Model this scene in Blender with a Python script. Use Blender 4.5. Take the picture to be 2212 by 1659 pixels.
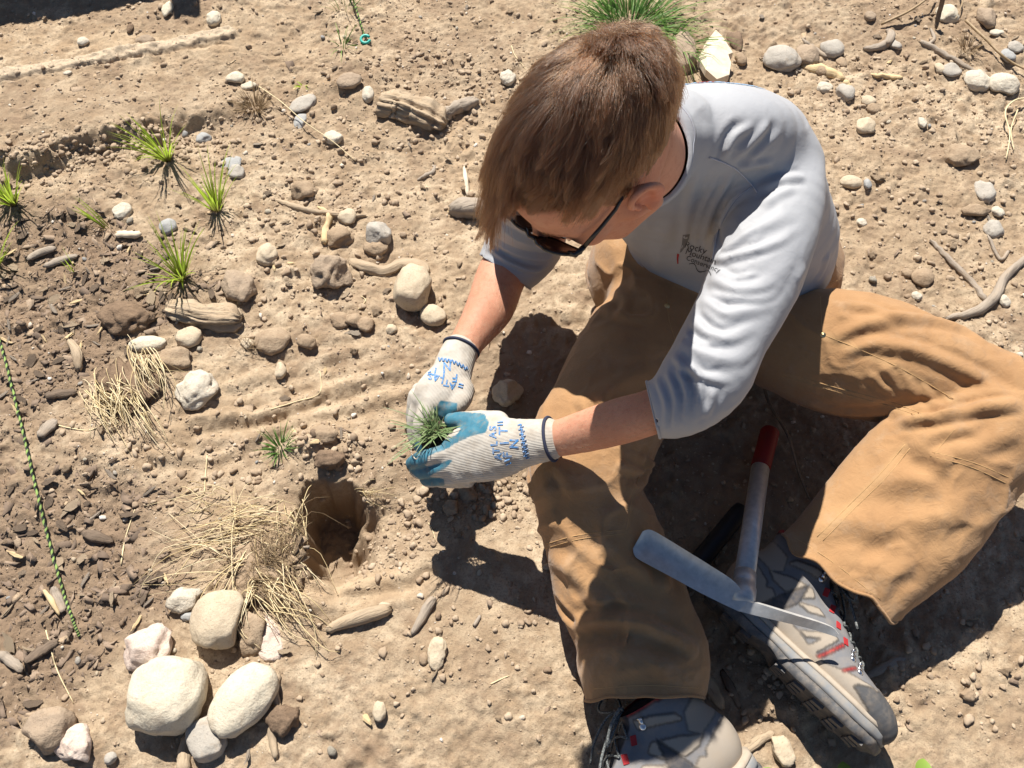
import bpy, bmesh, math, random
import numpy as np
from mathutils import Vector, Matrix
from mathutils.bvhtree import BVHTree

for o in list(bpy.data.objects): bpy.data.objects.remove(o)
SC = bpy.context.scene
COL = SC.collection
rng = np.random.default_rng(7)
random.seed(7)

# ------------------------------------------------------------------ camera
W0, H0, FPX = 2212.0, 1659.0, 1854.0
CAM_H, PITCH = 1.30, math.radians(60)
CAM = np.array([0.0, 0.0, CAM_H])
cd = bpy.data.cameras.new('camera'); cam = bpy.data.objects.new('camera', cd); COL.objects.link(cam)
cam.location = CAM; cam.rotation_euler = (math.pi/2-PITCH, 0, 0)
cd.sensor_width = 36; cd.lens = 36*FPX/W0; cd.clip_start = 0.02; cd.clip_end = 400
SC.camera = cam
FWD = np.array([0, math.cos(PITCH), -math.sin(PITCH)]); UPV = np.array([0, math.sin(PITCH), math.cos(PITCH)]); RGT = np.array([1.0, 0, 0])

# ------------------------------------------------------------------ world, sun, exposure
SUN_EL = math.radians(55); SUN_AZ = math.radians(16)      # sun stands behind the scene, a little to the left
SUN_DIR = np.array([-math.sin(SUN_AZ)*math.cos(SUN_EL), math.cos(SUN_AZ)*math.cos(SUN_EL), math.sin(SUN_EL)])
w = bpy.data.worlds.new('World'); SC.world = w; w.use_nodes = True
nt = w.node_tree; bg = nt.nodes['Background']
sky = nt.nodes.new('ShaderNodeTexSky'); sky.sky_type = 'NISHITA'; sky.sun_disc = False
sky.sun_elevation = SUN_EL; sky.sun_rotation = -SUN_AZ; sky.altitude = 2000; sky.air_density = 1.0; sky.dust_density = 0.6
nt.links.new(sky.outputs[0], bg.inputs[0]); bg.inputs[1].default_value = 0.05
sd = bpy.data.lights.new('sun', 'SUN'); sun = bpy.data.objects.new('sun', sd); COL.objects.link(sun)
sd.energy = 5.0; sd.angle = math.radians(0.5); sd.color = (1.0, 0.955, 0.88)
sun.rotation_euler = Vector(-SUN_DIR).to_track_quat('-Z', 'Y').to_euler(); sun.location = (-1, 3, 5)
SC.view_settings.view_transform = 'Standard'; SC.view_settings.look = 'None'
SC.view_settings.gamma = 1; SC.view_settings.use_curve_mapping = False; SC.view_settings.exposure = 0.82

# ------------------------------------------------------------------ helpers: pixels to space
def ray(u, v):
    d = RGT*(u-W0/2)/FPX + UPV*(H0/2-v)/FPX + FWD
    return d
def PX(u, v, z=0.0):
    d = ray(u, v); return CAM + d*((z-CAM_H)/d[2])
def depth(p): return float(np.dot(np.asarray(p)-CAM, FWD))
def proj(P):
    P = np.atleast_2d(P)-CAM; dz = P@FWD
    return np.stack([W0/2+FPX*(P@RGT)/dz, H0/2-FPX*(P@UPV)/dz], 1)
def tocam(p):
    v = CAM-np.asarray(p, float); return v/np.linalg.norm(v)
def nrm(v):
    v = np.asarray(v, float); return v/(np.linalg.norm(v)+1e-12)

# ------------------------------------------------------------------ helpers: noise
def _hash(ix, iy, iz, seed):
    h = (ix.astype(np.int64)*374761393 + iy.astype(np.int64)*668265263 + iz.astype(np.int64)*2147483647 + seed*974711) & 0xffffffff
    h = ((h ^ (h >> 13))*1274126177) & 0xffffffff
    h = (h ^ (h >> 16)) & 0xffffff
    return h.astype(np.float32)/float(0xffffff)*2-1
def vnoise3(P, seed=0):
    P = np.asarray(P, np.float64); f = np.floor(P); t = (P-f).astype(np.float32); i = f.astype(np.int64)
    t = t*t*t*(t*(t*6-15)+10); r = 0
    for dx in (0, 1):
        wx = t[..., 0] if dx else 1-t[..., 0]
        for dy in (0, 1):
            wy = t[..., 1] if dy else 1-t[..., 1]
            for dz in (0, 1):
                wz = t[..., 2] if dz else 1-t[..., 2]
                r = r + wx*wy*wz*_hash(i[..., 0]+dx, i[..., 1]+dy, i[..., 2]+dz, seed)
    return r
def fbm3(P, oct=4, seed=0, gain=.5):
    a = 1; r = 0
    for k in range(oct):
        r = r+a*vnoise3(P*(2**k)+17.3*k, seed+k*31); a *= gain
    return r
def vnoise2(x, y, seed=0):
    fx = np.floor(x); fy = np.floor(y); tx = (x-fx).astype(np.float32); ty = (y-fy).astype(np.float32)
    ix = fx.astype(np.int64); iy = fy.astype(np.int64); z = np.zeros_like(ix)
    tx = tx*tx*(3-2*tx); ty = ty*ty*(3-2*ty)
    a = _hash(ix, iy, z, seed); b = _hash(ix+1, iy, z, seed); c = _hash(ix, iy+1, z, seed); d = _hash(ix+1, iy+1, z, seed)
    return (a*(1-tx)+b*tx)*(1-ty)+(c*(1-tx)+d*tx)*ty
def sstep(a, b, x):
    t = np.clip((x-a)/(b-a), 0, 1); return t*t*(3-2*t)

# ------------------------------------------------------------------ helpers: objects
def tag(o, label=None, cat=None, group=None, kind=None):
    if label: o['label'] = label
    if cat: o['category'] = cat
    if group: o['group'] = group
    if kind: o['kind'] = kind
    return o
def empty(name, loc, label=None, cat=None, group=None):
    o = bpy.data.objects.new(name, None); COL.objects.link(o); o.location = loc; o.empty_display_size = .05
    return tag(o, label, cat, group)
def mesh_obj(name, V, F, mat, parent=None, smooth=True, origin=None, attrs=None):
    """V (n,3) world coordinates, F list of faces or int array (m,k)"""
    V = np.asarray(V, np.float32)
    if origin is None: origin = np.asarray(parent.matrix_world.translation if False else (0, 0, 0), np.float32)
    origin = np.asarray(origin, np.float32)
    me = bpy.data.meshes.new(name)
    if isinstance(F, np.ndarray):
        n, k = F.shape
        me.vertices.add(len(V)); me.vertices.foreach_set('co', (V-origin).ravel())
        me.loops.add(n*k); me.loops.foreach_set('vertex_index', F.astype(np.int32).ravel())
        me.polygons.add(n); me.polygons.foreach_set('loop_start', np.arange(0, n*k, k, dtype=np.int32))
        me.update(calc_edges=True)
    else:
        me.from_pydata([tuple(map(float, v)) for v in (V-origin)], [], [tuple(map(int, f)) for f in F]); me.update()
    if smooth and len(me.polygons): me.polygons.foreach_set('use_smooth', np.ones(len(me.polygons), bool))
    for k, a in (attrs or {}).items():
        a = np.asarray(a, np.float32)
        if a.ndim == 1:
            at = me.attributes.new(k, 'FLOAT', 'POINT'); at.data.foreach_set('value', a)
        else:
            at = me.attributes.new(k, 'FLOAT_COLOR', 'POINT')
            at.data.foreach_set('color', np.concatenate([a[:, :3], np.ones((len(a), 1), np.float32)], 1).ravel())
    if mat is not None:
        for m in (mat if isinstance(mat, (list, tuple)) else [mat]): me.materials.append(m)
    o = bpy.data.objects.new(name, me); COL.objects.link(o); o.location = origin
    if parent is not None:
        o.parent = parent; o.location = Vector(origin)-PLOC(parent)
    return o
def PLOC(p):
    v = Vector((0, 0, 0))
    while p is not None: v = v+p.location; p = p.parent
    return v
class Geo:
    """collects pieces of geometry into one mesh"""
    def __init__(s): s.V = []; s.F = []; s.n = 0; s.A = []
    def add(s, V, F, a=None):
        V = np.asarray(V, float)
        s.V.append(V); s.F += [tuple(int(i)+s.n for i in f) for f in F]; s.n += len(V)
        s.A.append(np.full(len(V), 0.0 if a is None else a) if np.isscalar(a) or a is None else np.asarray(a))
    def obj(s, name, mat, parent=None, origin=None, smooth=True, attr=None):
        V = np.concatenate(s.V); 
        return mesh_obj(name, V, s.F, mat, parent, smooth, origin, {attr: np.concatenate(s.A)} if attr else None)
def catmull(P, n):
    P = np.asarray(P, float); out = []
    Q = np.vstack([2*P[0]-P[1], P, 2*P[-1]-P[-2]])
    for i in range(1, len(Q)-2):
        for t in np.linspace(0, 1, n, endpoint=False):
            p0, p1, p2, p3 = Q[i-1], Q[i], Q[i+1], Q[i+2]
            out.append(.5*((2*p1)+(-p0+p2)*t+(2*p0-5*p1+4*p2-p3)*t*t+(-p0+3*p1-3*p2+p3)*t**3))
    out.append(P[-1]); return np.array(out)
def tube(pts, rad, sides=8, caps=True, squash=None, upref=None):
    P = np.asarray(pts, float); n = len(P); rad = np.broadcast_to(np.asarray(rad, float), (n,))
    T = np.gradient(P, axis=0); T /= np.linalg.norm(T, axis=1, keepdims=True)+1e-12
    up = np.array(upref if upref is not None else (0, 0, 1.0), float)
    if abs(np.dot(up, T[0])) > .95: up = np.array([1.0, 0, 0])
    V = []; s = nrm(np.cross(T[0], up))
    for i in range(n):
        s = nrm(s-np.dot(s, T[i])*T[i]); b = np.cross(s, T[i])
        for k in range(sides):
            a = 2*math.pi*k/sides
            V.append(P[i]+rad[i]*(s*math.cos(a)+b*math.sin(a)*(squash or 1)))
    F = [(i*sides+k, i*sides+(k+1) % sides, (i+1)*sides+(k+1) % sides, (i+1)*sides+k) for i in range(n-1) for k in range(sides)]
    if caps: F.append(tuple(range(sides-1, -1, -1))); F.append(tuple(range((n-1)*sides, n*sides)))
    return np.array(V), F
def box(c, ax, ay, az):
    c = np.asarray(c, float); V = [c+sx*np.asarray(ax)+sy*np.asarray(ay)+sz*np.asarray(az) for sz in (-1, 1) for sy in (-1, 1) for sx in (-1, 1)]
    return V, [(0, 2, 3, 1), (4, 5, 7, 6), (0, 1, 5, 4), (2, 6, 7, 3), (0, 4, 6, 2), (1, 3, 7, 5)]

# ------------------------------------------------------------------ helpers: implicit solids
class Field:
    def __init__(s, lo, hi, h):
        s.lo = np.asarray(lo, float); s.h = h
        s.n = np.ceil((np.asarray(hi)-s.lo)/h).astype(int)+1
        s.ax = [(s.lo[i]+h*np.arange(s.n[i])).astype(np.float32) for i in range(3)]
        s.f = np.full(s.n, .08, np.float32)
    def sl(s, lo, hi):
        a = np.clip(np.floor((np.asarray(lo)-s.lo)/s.h).astype(int), 0, s.n); b = np.clip(np.ceil((np.asarray(hi)-s.lo)/s.h).astype(int)+1, 0, s.n)
        return tuple(slice(a[i], b[i]) for i in range(3))
    def pts(s, sl): return s.ax[0][sl[0]][:, None, None], s.ax[1][sl[1]][None, :, None], s.ax[2][sl[2]][None, None, :]
    def comb(s, L, sl, k, sub=False):
        f = s.f[sl]
        if sub:
            L = -L; h = np.clip(.5-.5*(f-L)/k, 0, 1); r = f*(1-h)+L*h + k*h*(1-h); s.f[sl] = r; return
        if k <= 0: s.f[sl] = np.minimum(f, L); return
        h = np.clip(.5+.5*(f-L)/k, 0, 1); s.f[sl] = f*(1-h)+L*h-k*h*(1-h)
    def chain(s, secs, k=.01, sub=4, neg=False):
        """secs: (center, r_side, r_up, up)"""
        C = np.array([q[0] for q in secs], float); R = np.array([[q[1], q[2]] for q in secs], float); U = np.array([nrm(q[3]) for q in secs])
        if len(secs) > 2 and sub > 1:
            A = catmull(np.hstack([C, R, U]), sub); C, R, U = A[:, :3], np.maximum(A[:, 3:5], .0004), A[:, 5:]
        m = R.max()*1.15+max(k, .006)+.02
        SL = s.sl(C.min(0)-m, C.max(0)+m)
        L = np.full([q.stop-q.start for q in SL], .08, np.float32); off = [q.start for q in SL]
        for i in range(len(C)-1):
            a, b = C[i], C[i+1]; ab = b-a; l2 = float(ab@ab)+1e-12; T = ab/math.sqrt(l2)
            up = U[i]+U[i+1]; side = nrm(np.cross(T, up)); up = np.cross(side, T)
            mm = max(R[i].max(), R[i+1].max())*1.1+max(k, .006)+.012
            sl = s.sl(np.minimum(a, b)-mm, np.maximum(a, b)+mm)
            if any(q.stop <= q.start for q in sl): continue
            X, Y, Z = s.pts(sl); X = X-a[0]; Y = Y-a[1]; Z = Z-a[2]
            t = np.clip((X*ab[0]+Y*ab[1]+Z*ab[2])/l2, 0, 1)
            dx = X*side[0]+Y*side[1]+Z*side[2]; dy = X*up[0]+Y*up[1]+Z*up[2]
            dz = X*T[0]+Y*T[1]+Z*T[2]-t*math.sqrt(l2)
            rs = R[i, 0]*(1-t)+R[i+1, 0]*t; ru = R[i, 1]*(1-t)+R[i+1, 1]*t; ra = np.minimum(rs, ru)
            qx = dx/rs; qy = dy/ru; qz = dz/ra
            k0 = np.sqrt(qx*qx+qy*qy+qz*qz); k1 = np.sqrt((qx/rs)**2+(qy/ru)**2+(qz/ra)**2)+1e-6
            d = k0*(k0-1)/k1
            ls = tuple(slice(sl[j].start-off[j], sl[j].stop-off[j]) for j in range(3))
            L[ls] = np.minimum(L[ls], d)
        s.comb(L, SL, k, neg)
    def ball(s, c, r, k=.01, M=None, neg=False):
        """ellipsoid; r (3,), M rows = axes"""
        r = np.asarray(r, float)*np.ones(3); m = r.max()+max(k, .006)+.015; sl = s.sl(np.asarray(c)-m, np.asarray(c)+m)
        if any(q.stop <= q.start for q in sl): return
        X, Y, Z = s.pts(sl); X = X-c[0]; Y = Y-c[1]; Z = Z-c[2]
        M = np.eye(3) if M is None else np.asarray(M)
        q = [(X*M[i, 0]+Y*M[i, 1]+Z*M[i, 2])/r[i] for i in range(3)]
        k0 = np.sqrt(q[0]**2+q[1]**2+q[2]**2); k1 = np.sqrt((q[0]/r[0])**2+(q[1]/r[1])**2+(q[2]/r[2])**2)+1e-6
        s.comb(k0*(k0-1)/k1, sl, k, neg)
    def mesh(s, smooth=2):
        f = s.f; ins = f < 0; n = s.n
        c = np.zeros(n-1, np.uint8)
        for dx in (0, 1):
            for dy in (0, 1):
                for dz in (0, 1): c += ins[dx:n[0]-1+dx, dy:n[1]-1+dy, dz:n[2]-1+dz]
        act = (c > 0) & (c < 8); I = np.argwhere(act); idx = np.full(n-1, -1, np.int32); idx[act] = np.arange(len(I))
        off = [(0, 0, 0), (1, 0, 0), (0, 1, 0), (1, 1, 0), (0, 0, 1), (1, 0, 1), (0, 1, 1), (1, 1, 1)]
        val = np.stack([f[I[:, 0]+o[0], I[:, 1]+o[1], I[:, 2]+o[2]] for o in off], 1)
        acc = np.zeros((len(I), 3)); cnt = np.zeros(len(I))
        for a, b in ((0, 1), (2, 3), (4, 5), (6, 7), (0, 2), (1, 3), (4, 6), (5, 7), (0, 4), (1, 5), (2, 6), (3, 7)):
            va, vb = val[:, a], val[:, b]; m = (va < 0) != (vb < 0)
            t = np.where(m, va/(va-vb+1e-20), 0)[:, None]
            p = np.array(off[a])*(1-t)+np.array(off[b])*t
            acc += np.where(m[:, None], p, 0); cnt += m
        V = s.lo+s.h*(I+acc/cnt[:, None]); Q = []
        for ax in range(3):
            o1, o2 = (ax+1) % 3, (ax+2) % 3
            sa = [slice(None)]*3; sb = [slice(None)]*3; sa[ax] = slice(0, n[ax]-1); sb[ax] = slice(1, n[ax])
            ch = ins[tuple(sa)] != ins[tuple(sb)]
            E = np.argwhere(ch); ok = (E[:, o1] > 0) & (E[:, o2] > 0) & (E[:, o1] < n[o1]-1) & (E[:, o2] < n[o2]-1); E = E[ok]
            flip = ins[tuple(sa)][tuple(E.T)]
            def cell(d1, d2):
                K = E.copy(); K[:, o1] -= d1; K[:, o2] -= d2; return idx[tuple(K.T)]
            q = np.stack([cell(1, 1), cell(0, 1), cell(0, 0), cell(1, 0)], 1)
            q[~flip] = q[~flip][:, ::-1]; Q.append(q)
        Q = np.concatenate(Q); Q = Q[(Q >= 0).all(1)]
        return relax(V, Q, smooth), Q
def relax(V, Q, it):
    n = len(V); k = Q.shape[1]
    for j in range(it):
        for lam in (.55, -.5):
            acc = np.zeros_like(V); cnt = np.zeros(n)
            for i in range(k):
                a, b = Q[:, i], Q[:, (i+1) % k]
                for d in range(3): acc[:, d] += np.bincount(a, V[b, d], n)+np.bincount(b, V[a, d], n)
                cnt += np.bincount(a, minlength=n)+np.bincount(b, minlength=n)
            V = V+lam*(acc/np.maximum(cnt, 1)[:, None]-V)
    return V
def normals(V, Q):
    a, b, c = V[Q[:, 0]], V[Q[:, 1]], V[Q[:, 2]]
    fn = np.cross(b-a, c-a)
    if Q.shape[1] == 4: fn = fn+np.cross(c-a, V[Q[:, 3]]-a)
    N = np.zeros_like(V)
    for i in range(Q.shape[1]):
        for d in range(3): N[:, d] += np.bincount(Q[:, i], fn[:, d], len(V))
    return N/(np.linalg.norm(N, axis=1, keepdims=True)+1e-12)
def bvh_of(V, Q): return BVHTree.FromPolygons([tuple(v) for v in V.tolist()], Q.tolist())
def cast(bvh, u, v, maxd=5.0):
    d = Vector(ray(u, v)).normalized(); h = bvh.ray_cast(Vector(CAM), d, maxd)
    return (np.array(h[0]), np.array(h[1])) if h[0] is not None else (None, None)
def folds(V, Q, specs, N=None, passes=1):
    """raise or sink creases of cloth along traced lines: (pixel polyline, width m, height m)"""
    bvh = bvh_of(V, Q); N = normals(V, Q) if N is None else N; D = np.zeros(len(V))
    for spec in specs:
        pl, wd, amp = spec[:3]; P = catmull(np.array(pl, float), 8) if len(pl) > 2 else np.linspace(pl[0], pl[1], 14)
        H = []; HN = []
        for u, v in P:
            h, hn = cast(bvh, u, v)
            if h is not None: H.append(h); HN.append(hn)
        if len(H) < 3: continue
        H = np.array(H); HN = np.array(HN); m = 3.2*wd
        sel = np.where((V > H.min(0)-m).all(1) & (V < H.max(0)+m).all(1))[0]
        if not len(sel): continue
        vs = V[sel]; best = np.full(len(sel), 1e9); bt = np.zeros(len(sel)); bn = np.zeros((len(sel), 3))
        for i in range(len(H)-1):
            a, b = H[i], H[i+1]; ab = b-a
            if ab@ab > .05**2: continue
            t = np.clip(((vs-a)@ab)/(ab@ab+1e-12), 0, 1); dd = np.linalg.norm(vs-(a+t[:, None]*ab), axis=1)
            q = dd < best; best[q] = dd[q]; bt[q] = (i+t[q])/(len(H)-1); bn[q] = HN[i]
        x = best/wd; prof = np.exp(-x*x)-.42*np.exp(-((x-1.75)/.7)**2)
        env = np.clip(np.minimum(bt, 1-bt)*5, 0, 1)**.7 if len(spec) < 4 else np.clip(bt*1.9, 0, 1)**1.3*np.clip((1-bt)*6, 0, 1)**.7
        ok = ((N[sel]*bn).sum(1) > -.1)
        D[sel] += amp*prof*env*ok
    return V+N*D[:, None]
def in_poly(uv, poly):
    x, y = uv[:, 0], uv[:, 1]; r = np.zeros(len(uv), bool); P = list(poly)
    for i in range(len(P)):
        (x1, y1), (x2, y2) = P[i], P[i-1]
        c = (y1 > y) != (y2 > y)
        with np.errstate(divide='ignore', invalid='ignore'): r ^= c & (x < (x2-x1)*(y-y1)/((y2-y1) or 1e-9)+x1)
    return r
def cut(V, Q, point, normal, near=None, rad=None):
    """remove what lies on the +normal side of a plane (only near a point if given); clean edge"""
    bm = bmesh.new(); vs = [bm.verts.new(v) for v in V]
    for q in Q:
        try: bm.faces.new([vs[i] for i in q])
        except ValueError: pass
    if near is not None:
        near = Vector(near); fs = [f for f in bm.faces if (f.calc_center_median()-near).length < rad]
        geom = list({v for f in fs for v in f.verts})+list({e for f in fs for e in f.edges})+fs
    else: geom = bm.verts[:]+bm.edges[:]+bm.faces[:]
    bmesh.ops.bisect_plane(bm, geom=geom, plane_co=point, plane_no=normal, dist=1e-5)
    pn = Vector(nrm(normal)); pc = Vector(point)
    kill = [v for v in bm.verts if (v.co-pc).dot(pn) > 1e-4 and (near is None or (v.co-near).length < rad)]
    bmesh.ops.delete(bm, geom=kill, context='VERTS')
    bmesh.ops.triangulate(bm, faces=[f for f in bm.faces])
    bm.verts.index_update()
    V2 = np.array([v.co[:] for v in bm.verts]); Q2 = np.array([[v.index for v in f.verts] for f in bm.faces])
    loops = [[v.index for v in e.verts] for e in bm.edges if len(e.link_faces) == 1 and all(abs((v.co-pc).dot(pn)) < 2e-4 for v in e.verts)]
    bm.free(); return V2, Q2, loops
def order_loop(edges):
    adj = {}
    for a, b in edges: adj.setdefault(a, []).append(b); adj.setdefault(b, []).append(a)
    best = []
    seen = set()
    for s0 in adj:
        if s0 in seen: continue
        L = [s0]; seen.add(s0); cur = s0
        while True:
            nx = [x for x in adj[cur] if x not in seen]
            if not nx: break
            cur = nx[0]; seen.add(cur); L.append(cur)
        if len(L) > len(best): best = L
    return best
def sec(u1, v1, u2, v2, z, flat=.85):
    c = PX((u1+u2)/2, (v1+v2)/2, z); r = math.hypot(u1-u2, v1-v2)/2*depth(c)/FPX
    return (c, r, r*flat, tocam(c))
# ------------------------------------------------------------------ materials
class NT:
    def __init__(s, name, rough=.8):
        s.m = bpy.data.materials.new(name); s.m.use_nodes = True; s.t = s.m.node_tree; s.b = s.t.nodes['Principled BSDF']
        s.b.inputs['Roughness'].default_value = rough; s.b.inputs['Specular IOR Level'].default_value = .3
        s._pos = None
    def n(s, typ, **kw):
        x = s.t.nodes.new(typ)
        for k, v in kw.items():
            if hasattr(x, k): setattr(x, k, v)
        return x
    def pos(s, scale=None, rot=None):
        tc = s.n('ShaderNodeTexCoord')
        if scale is None and rot is None: return tc.outputs['Object']
        mp = s.n('ShaderNodeMapping')
        if scale is not None: mp.inputs['Scale'].default_value = scale if hasattr(scale, '__len__') else (scale,)*3
        if rot is not None: mp.inputs['Rotation'].default_value = rot
        s.t.links.new(tc.outputs['Object'], mp.inputs[0]); return mp.outputs[0]
    def noise(s, scale, detail=4, rough=.55, vec=None, dist=0):
        x = s.n('ShaderNodeTexNoise'); x.inputs['Scale'].default_value = scale; x.inputs['Detail'].default_value = detail
        x.inputs['Roughness'].default_value = rough; x.inputs['Distortion'].default_value = dist
        s.t.links.new(vec if vec is not None else s.pos(), x.inputs['Vector']); return x.outputs[0]
    def vor(s, scale, vec=None, feature='F1', out=0):
        x = s.n('ShaderNodeTexVoronoi', feature=feature); x.inputs['Scale'].default_value = scale
        s.t.links.new(vec if vec is not None else s.pos(), x.inputs['Vector']); return x.outputs[out]
    def wave(s, scale, vec, dist=0, dscale=1, detail=0):
        x = s.n('ShaderNodeTexWave'); x.inputs['Scale'].default_value = scale; x.inputs['Distortion'].default_value = dist
        x.inputs['Detail Scale'].default_value = dscale; x.inputs['Detail'].default_value = detail
        s.t.links.new(vec, x.inputs['Vector']); return x.outputs['Fac']
    def ramp(s, fac, stops):
        x = s.n('ShaderNodeValToRGB'); e = x.color_ramp.elements
        while len(e) < len(stops): e.new(.5)
        for i, (p, c) in enumerate(stops):
            e[i].position = p; e[i].color = (*c, 1) if hasattr(c, '__len__') else (c, c, c, 1)
        s.t.links.new(fac, x.inputs[0]); return x.outputs[0]
    def mix(s, fac, a, b, mode='MIX'):
        x = s.n('ShaderNodeMix', data_type='RGBA', blend_type=mode)
        for sock, v in ((x.inputs[0], fac), (x.inputs[6], a), (x.inputs[7], b)):
            if hasattr(v, 'is_output') or isinstance(v, bpy.types.NodeSocket): s.t.links.new(v, sock)
            elif hasattr(v, '__len__'): sock.default_value = (*v, 1)
            else: sock.default_value = v
        return x.outputs[2]
    def math(s, op, a, b=0.0, c=None):
        x = s.n('ShaderNodeMath', operation=op)
        for i, v in enumerate((a, b) if c is None else (a, b, c)):
            if isinstance(v, bpy.types.NodeSocket): s.t.links.new(v, x.inputs[i])
            else: x.inputs[i].default_value = v
        return x.outputs[0]
    def attr(s, name, out='Fac'):
        x = s.n('ShaderNodeAttribute', attribute_name=name); return x.outputs[out]
    def col(s, c):
        if isinstance(c, bpy.types.NodeSocket): s.t.links.new(c, s.b.inputs['Base Color'])
        else: s.b.inputs['Base Color'].default_value = (*c, 1)
        return s
    def rough(s, r):
        if isinstance(r, bpy.types.NodeSocket): s.t.links.new(r, s.b.inputs['Roughness'])
        else: s.b.inputs['Roughness'].default_value = r
        return s
    def bump(s, h, strength=.5, dist=.001, prev=None):
        x = s.n('ShaderNodeBump'); x.inputs['Strength'].default_value = strength; x.inputs['Distance'].default_value = dist
        s.t.links.new(h, x.inputs['Height'])
        if prev is not None: s.t.links.new(prev, x.inputs['Normal'])
        s.t.links.new(x.outputs[0], s.b.inputs['Normal']); return x.outputs[0]
    def set(s, **kw):
        for k, v in kw.items(): s.b.inputs[k.replace('_', ' ')].default_value = v
        return s

def rnd_node(m):
    x = m.n('ShaderNodeObjectInfo'); return x.outputs['Random']

# soil ---------------------------------------------------------------
M = NT('soil', .97); M.set(Specular_IOR_Level=.12)
big = M.noise(3.2, 5, .6); mid = M.noise(22, 6, .65); fine = M.noise(260, 4, .7); gr = M.noise(900, 3, .7)
c = M.mix(M.ramp(big, [(.38, 0), (.60, 1)]), (.425, .318, .210), (.555, .438, .305))
c = M.mix(M.ramp(mid, [(.42, 0), (.60, 1)]), c, (.35, .252, .162)); c = M.mix(M.ramp(M.noise(7.5, 6, .7, dist=.8), [(.50, 0), (.64, .8)]), c, (.285, .20, .132))
c = M.mix(M.ramp(fine, [(.50, 0), (.70, .85)]), c, (.255, .18, .12))
c = M.mix(M.ramp(gr, [(.58, 0), (.75, .55)]), c, (.56, .45, .33))
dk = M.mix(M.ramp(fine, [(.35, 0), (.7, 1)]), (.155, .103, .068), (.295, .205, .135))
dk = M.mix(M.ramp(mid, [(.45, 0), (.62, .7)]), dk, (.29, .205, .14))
c = M.mix(M.attr('darkened'), c, dk)
cl = M.mix(M.ramp(mid, [(.4, 0), (.7, 1)]), (.52, .39, .255), (.45, .32, .20))
c = M.mix(M.attr('clay'), c, cl)
c = M.mix(M.attr('pale'), c, M.mix(M.ramp(fine, [(.45, 0), (.7, 1)]), (.58, .465, .335), (.48, .37, .255)))
M.col(c); b0 = M.bump(M.noise(130, 6, .7), .55, .006); b1 = M.bump(M.noise(420, 5, .75), .7, .0032, b0); M.bump(M.noise(1300, 3, .7), .5, .0010, b1); M_SOIL = M.m
def soil_like(name, lo, hi, sp, bump=.8, scale=60):
    M = NT(name, .95); M.set(Specular_IOR_Level=.15); r = rnd_node(M)
    c = M.mix(M.ramp(M.noise(scale, 6, .65), [(.35, 0), (.65, 1)]), lo, hi)
    c = M.mix(M.ramp(M.noise(scale*6, 4, .7), [(.52, 0), (.7, .7)]), c, sp)
    c = M.mix(M.math('MULTIPLY', r, .35), c, (.30, .205, .13))
    M.col(c); b = M.bump(M.noise(scale*3, 6, .7), bump, .004); M.bump(M.noise(scale*14, 4, .7), .4, .0012, b); return M.m
M_CLOD = soil_like('clod_soil', (.31, .225, .15), (.42, .32, .22), (.22, .155, .10))
M_DARKCLOD = soil_like('damp_clod_soil', (.13, .09, .062), (.24, .165, .11), (.08, .055, .04))
M = NT('crumb_soil', .96); M.set(Specular_IOR_Level=.12)
t = M.attr('tone'); c = M.ramp(t, [(0, (.10, .072, .052)), (.25, (.24, .17, .115)), (.6, (.39, .295, .205)), (.85, (.47, .37, .265)), (.95, (.60, .53, .44)), (1, (.66, .62, .56))])
c = M.mix(M.ramp(M.noise(500, 3), [(.45, 0), (.7, .5)]), c, (.27, .195, .135)); M.col(c); M.bump(M.noise(900, 4, .7), .5, .001); M_CRUMB = M.m
def stone(name, a, b, sp, dirt=.35, bump=.6):
    M = NT(name, .85); M.set(Specular_IOR_Level=.3)
    c = M.mix(M.ramp(M.noise(28, 6, .6), [(.3, 0), (.7, 1)]), a, b)
    c = M.mix(M.ramp(M.noise(380, 3, .7), [(.55, 0), (.68, .75)]), c, sp)
    c = M.mix(M.ramp(M.noise(45, 6, .7, dist=.6), [(.52, 0), (.75, dirt)]), c, (.36, .255, .165))
    M.col(c); q = M.bump(M.noise(35, 6, .7), bump*.8, .008); q = M.bump(M.noise(110, 6, .65), bump, .003, q); M.bump(M.noise(700, 4, .7), .35, .0008, q); return M.m
M_CREAM = stone('cream_stone', (.52, .455, .345), (.62, .55, .43), (.38, .31, .23), .5)
M_GREY = stone('grey_stone', (.34, .305, .26), (.45, .41, .35), (.25, .22, .19), .6, .5)
M_BLUE = stone('bluish_stone', (.30, .30, .29), (.40, .39, .37), (.22, .22, .22), .55, .5)
M_TAN = stone('tan_stone', (.45, .36, .25), (.54, .45, .33), (.33, .25, .17), .6, .5)
M_PINK = stone('pink_stone', (.55, .42, .34), (.63, .53, .45), (.42, .28, .22), .4, .7)
M_WHITE = stone('white_stone', (.48, .42, .33), (.60, .54, .44), (.36, .29, .21), .65, .8)
M_BROWN = stone('brown_stone', (.30, .225, .16), (.38, .29, .205), (.22, .16, .11), .6, .9)
STONE = dict(cream=M_CREAM, grey=M_GREY, blue=M_BLUE, tan=M_TAN, pink=M_PINK, white=M_WHITE, brown=M_BROWN, clod=M_CLOD, dark=M_DARKCLOD)
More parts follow.
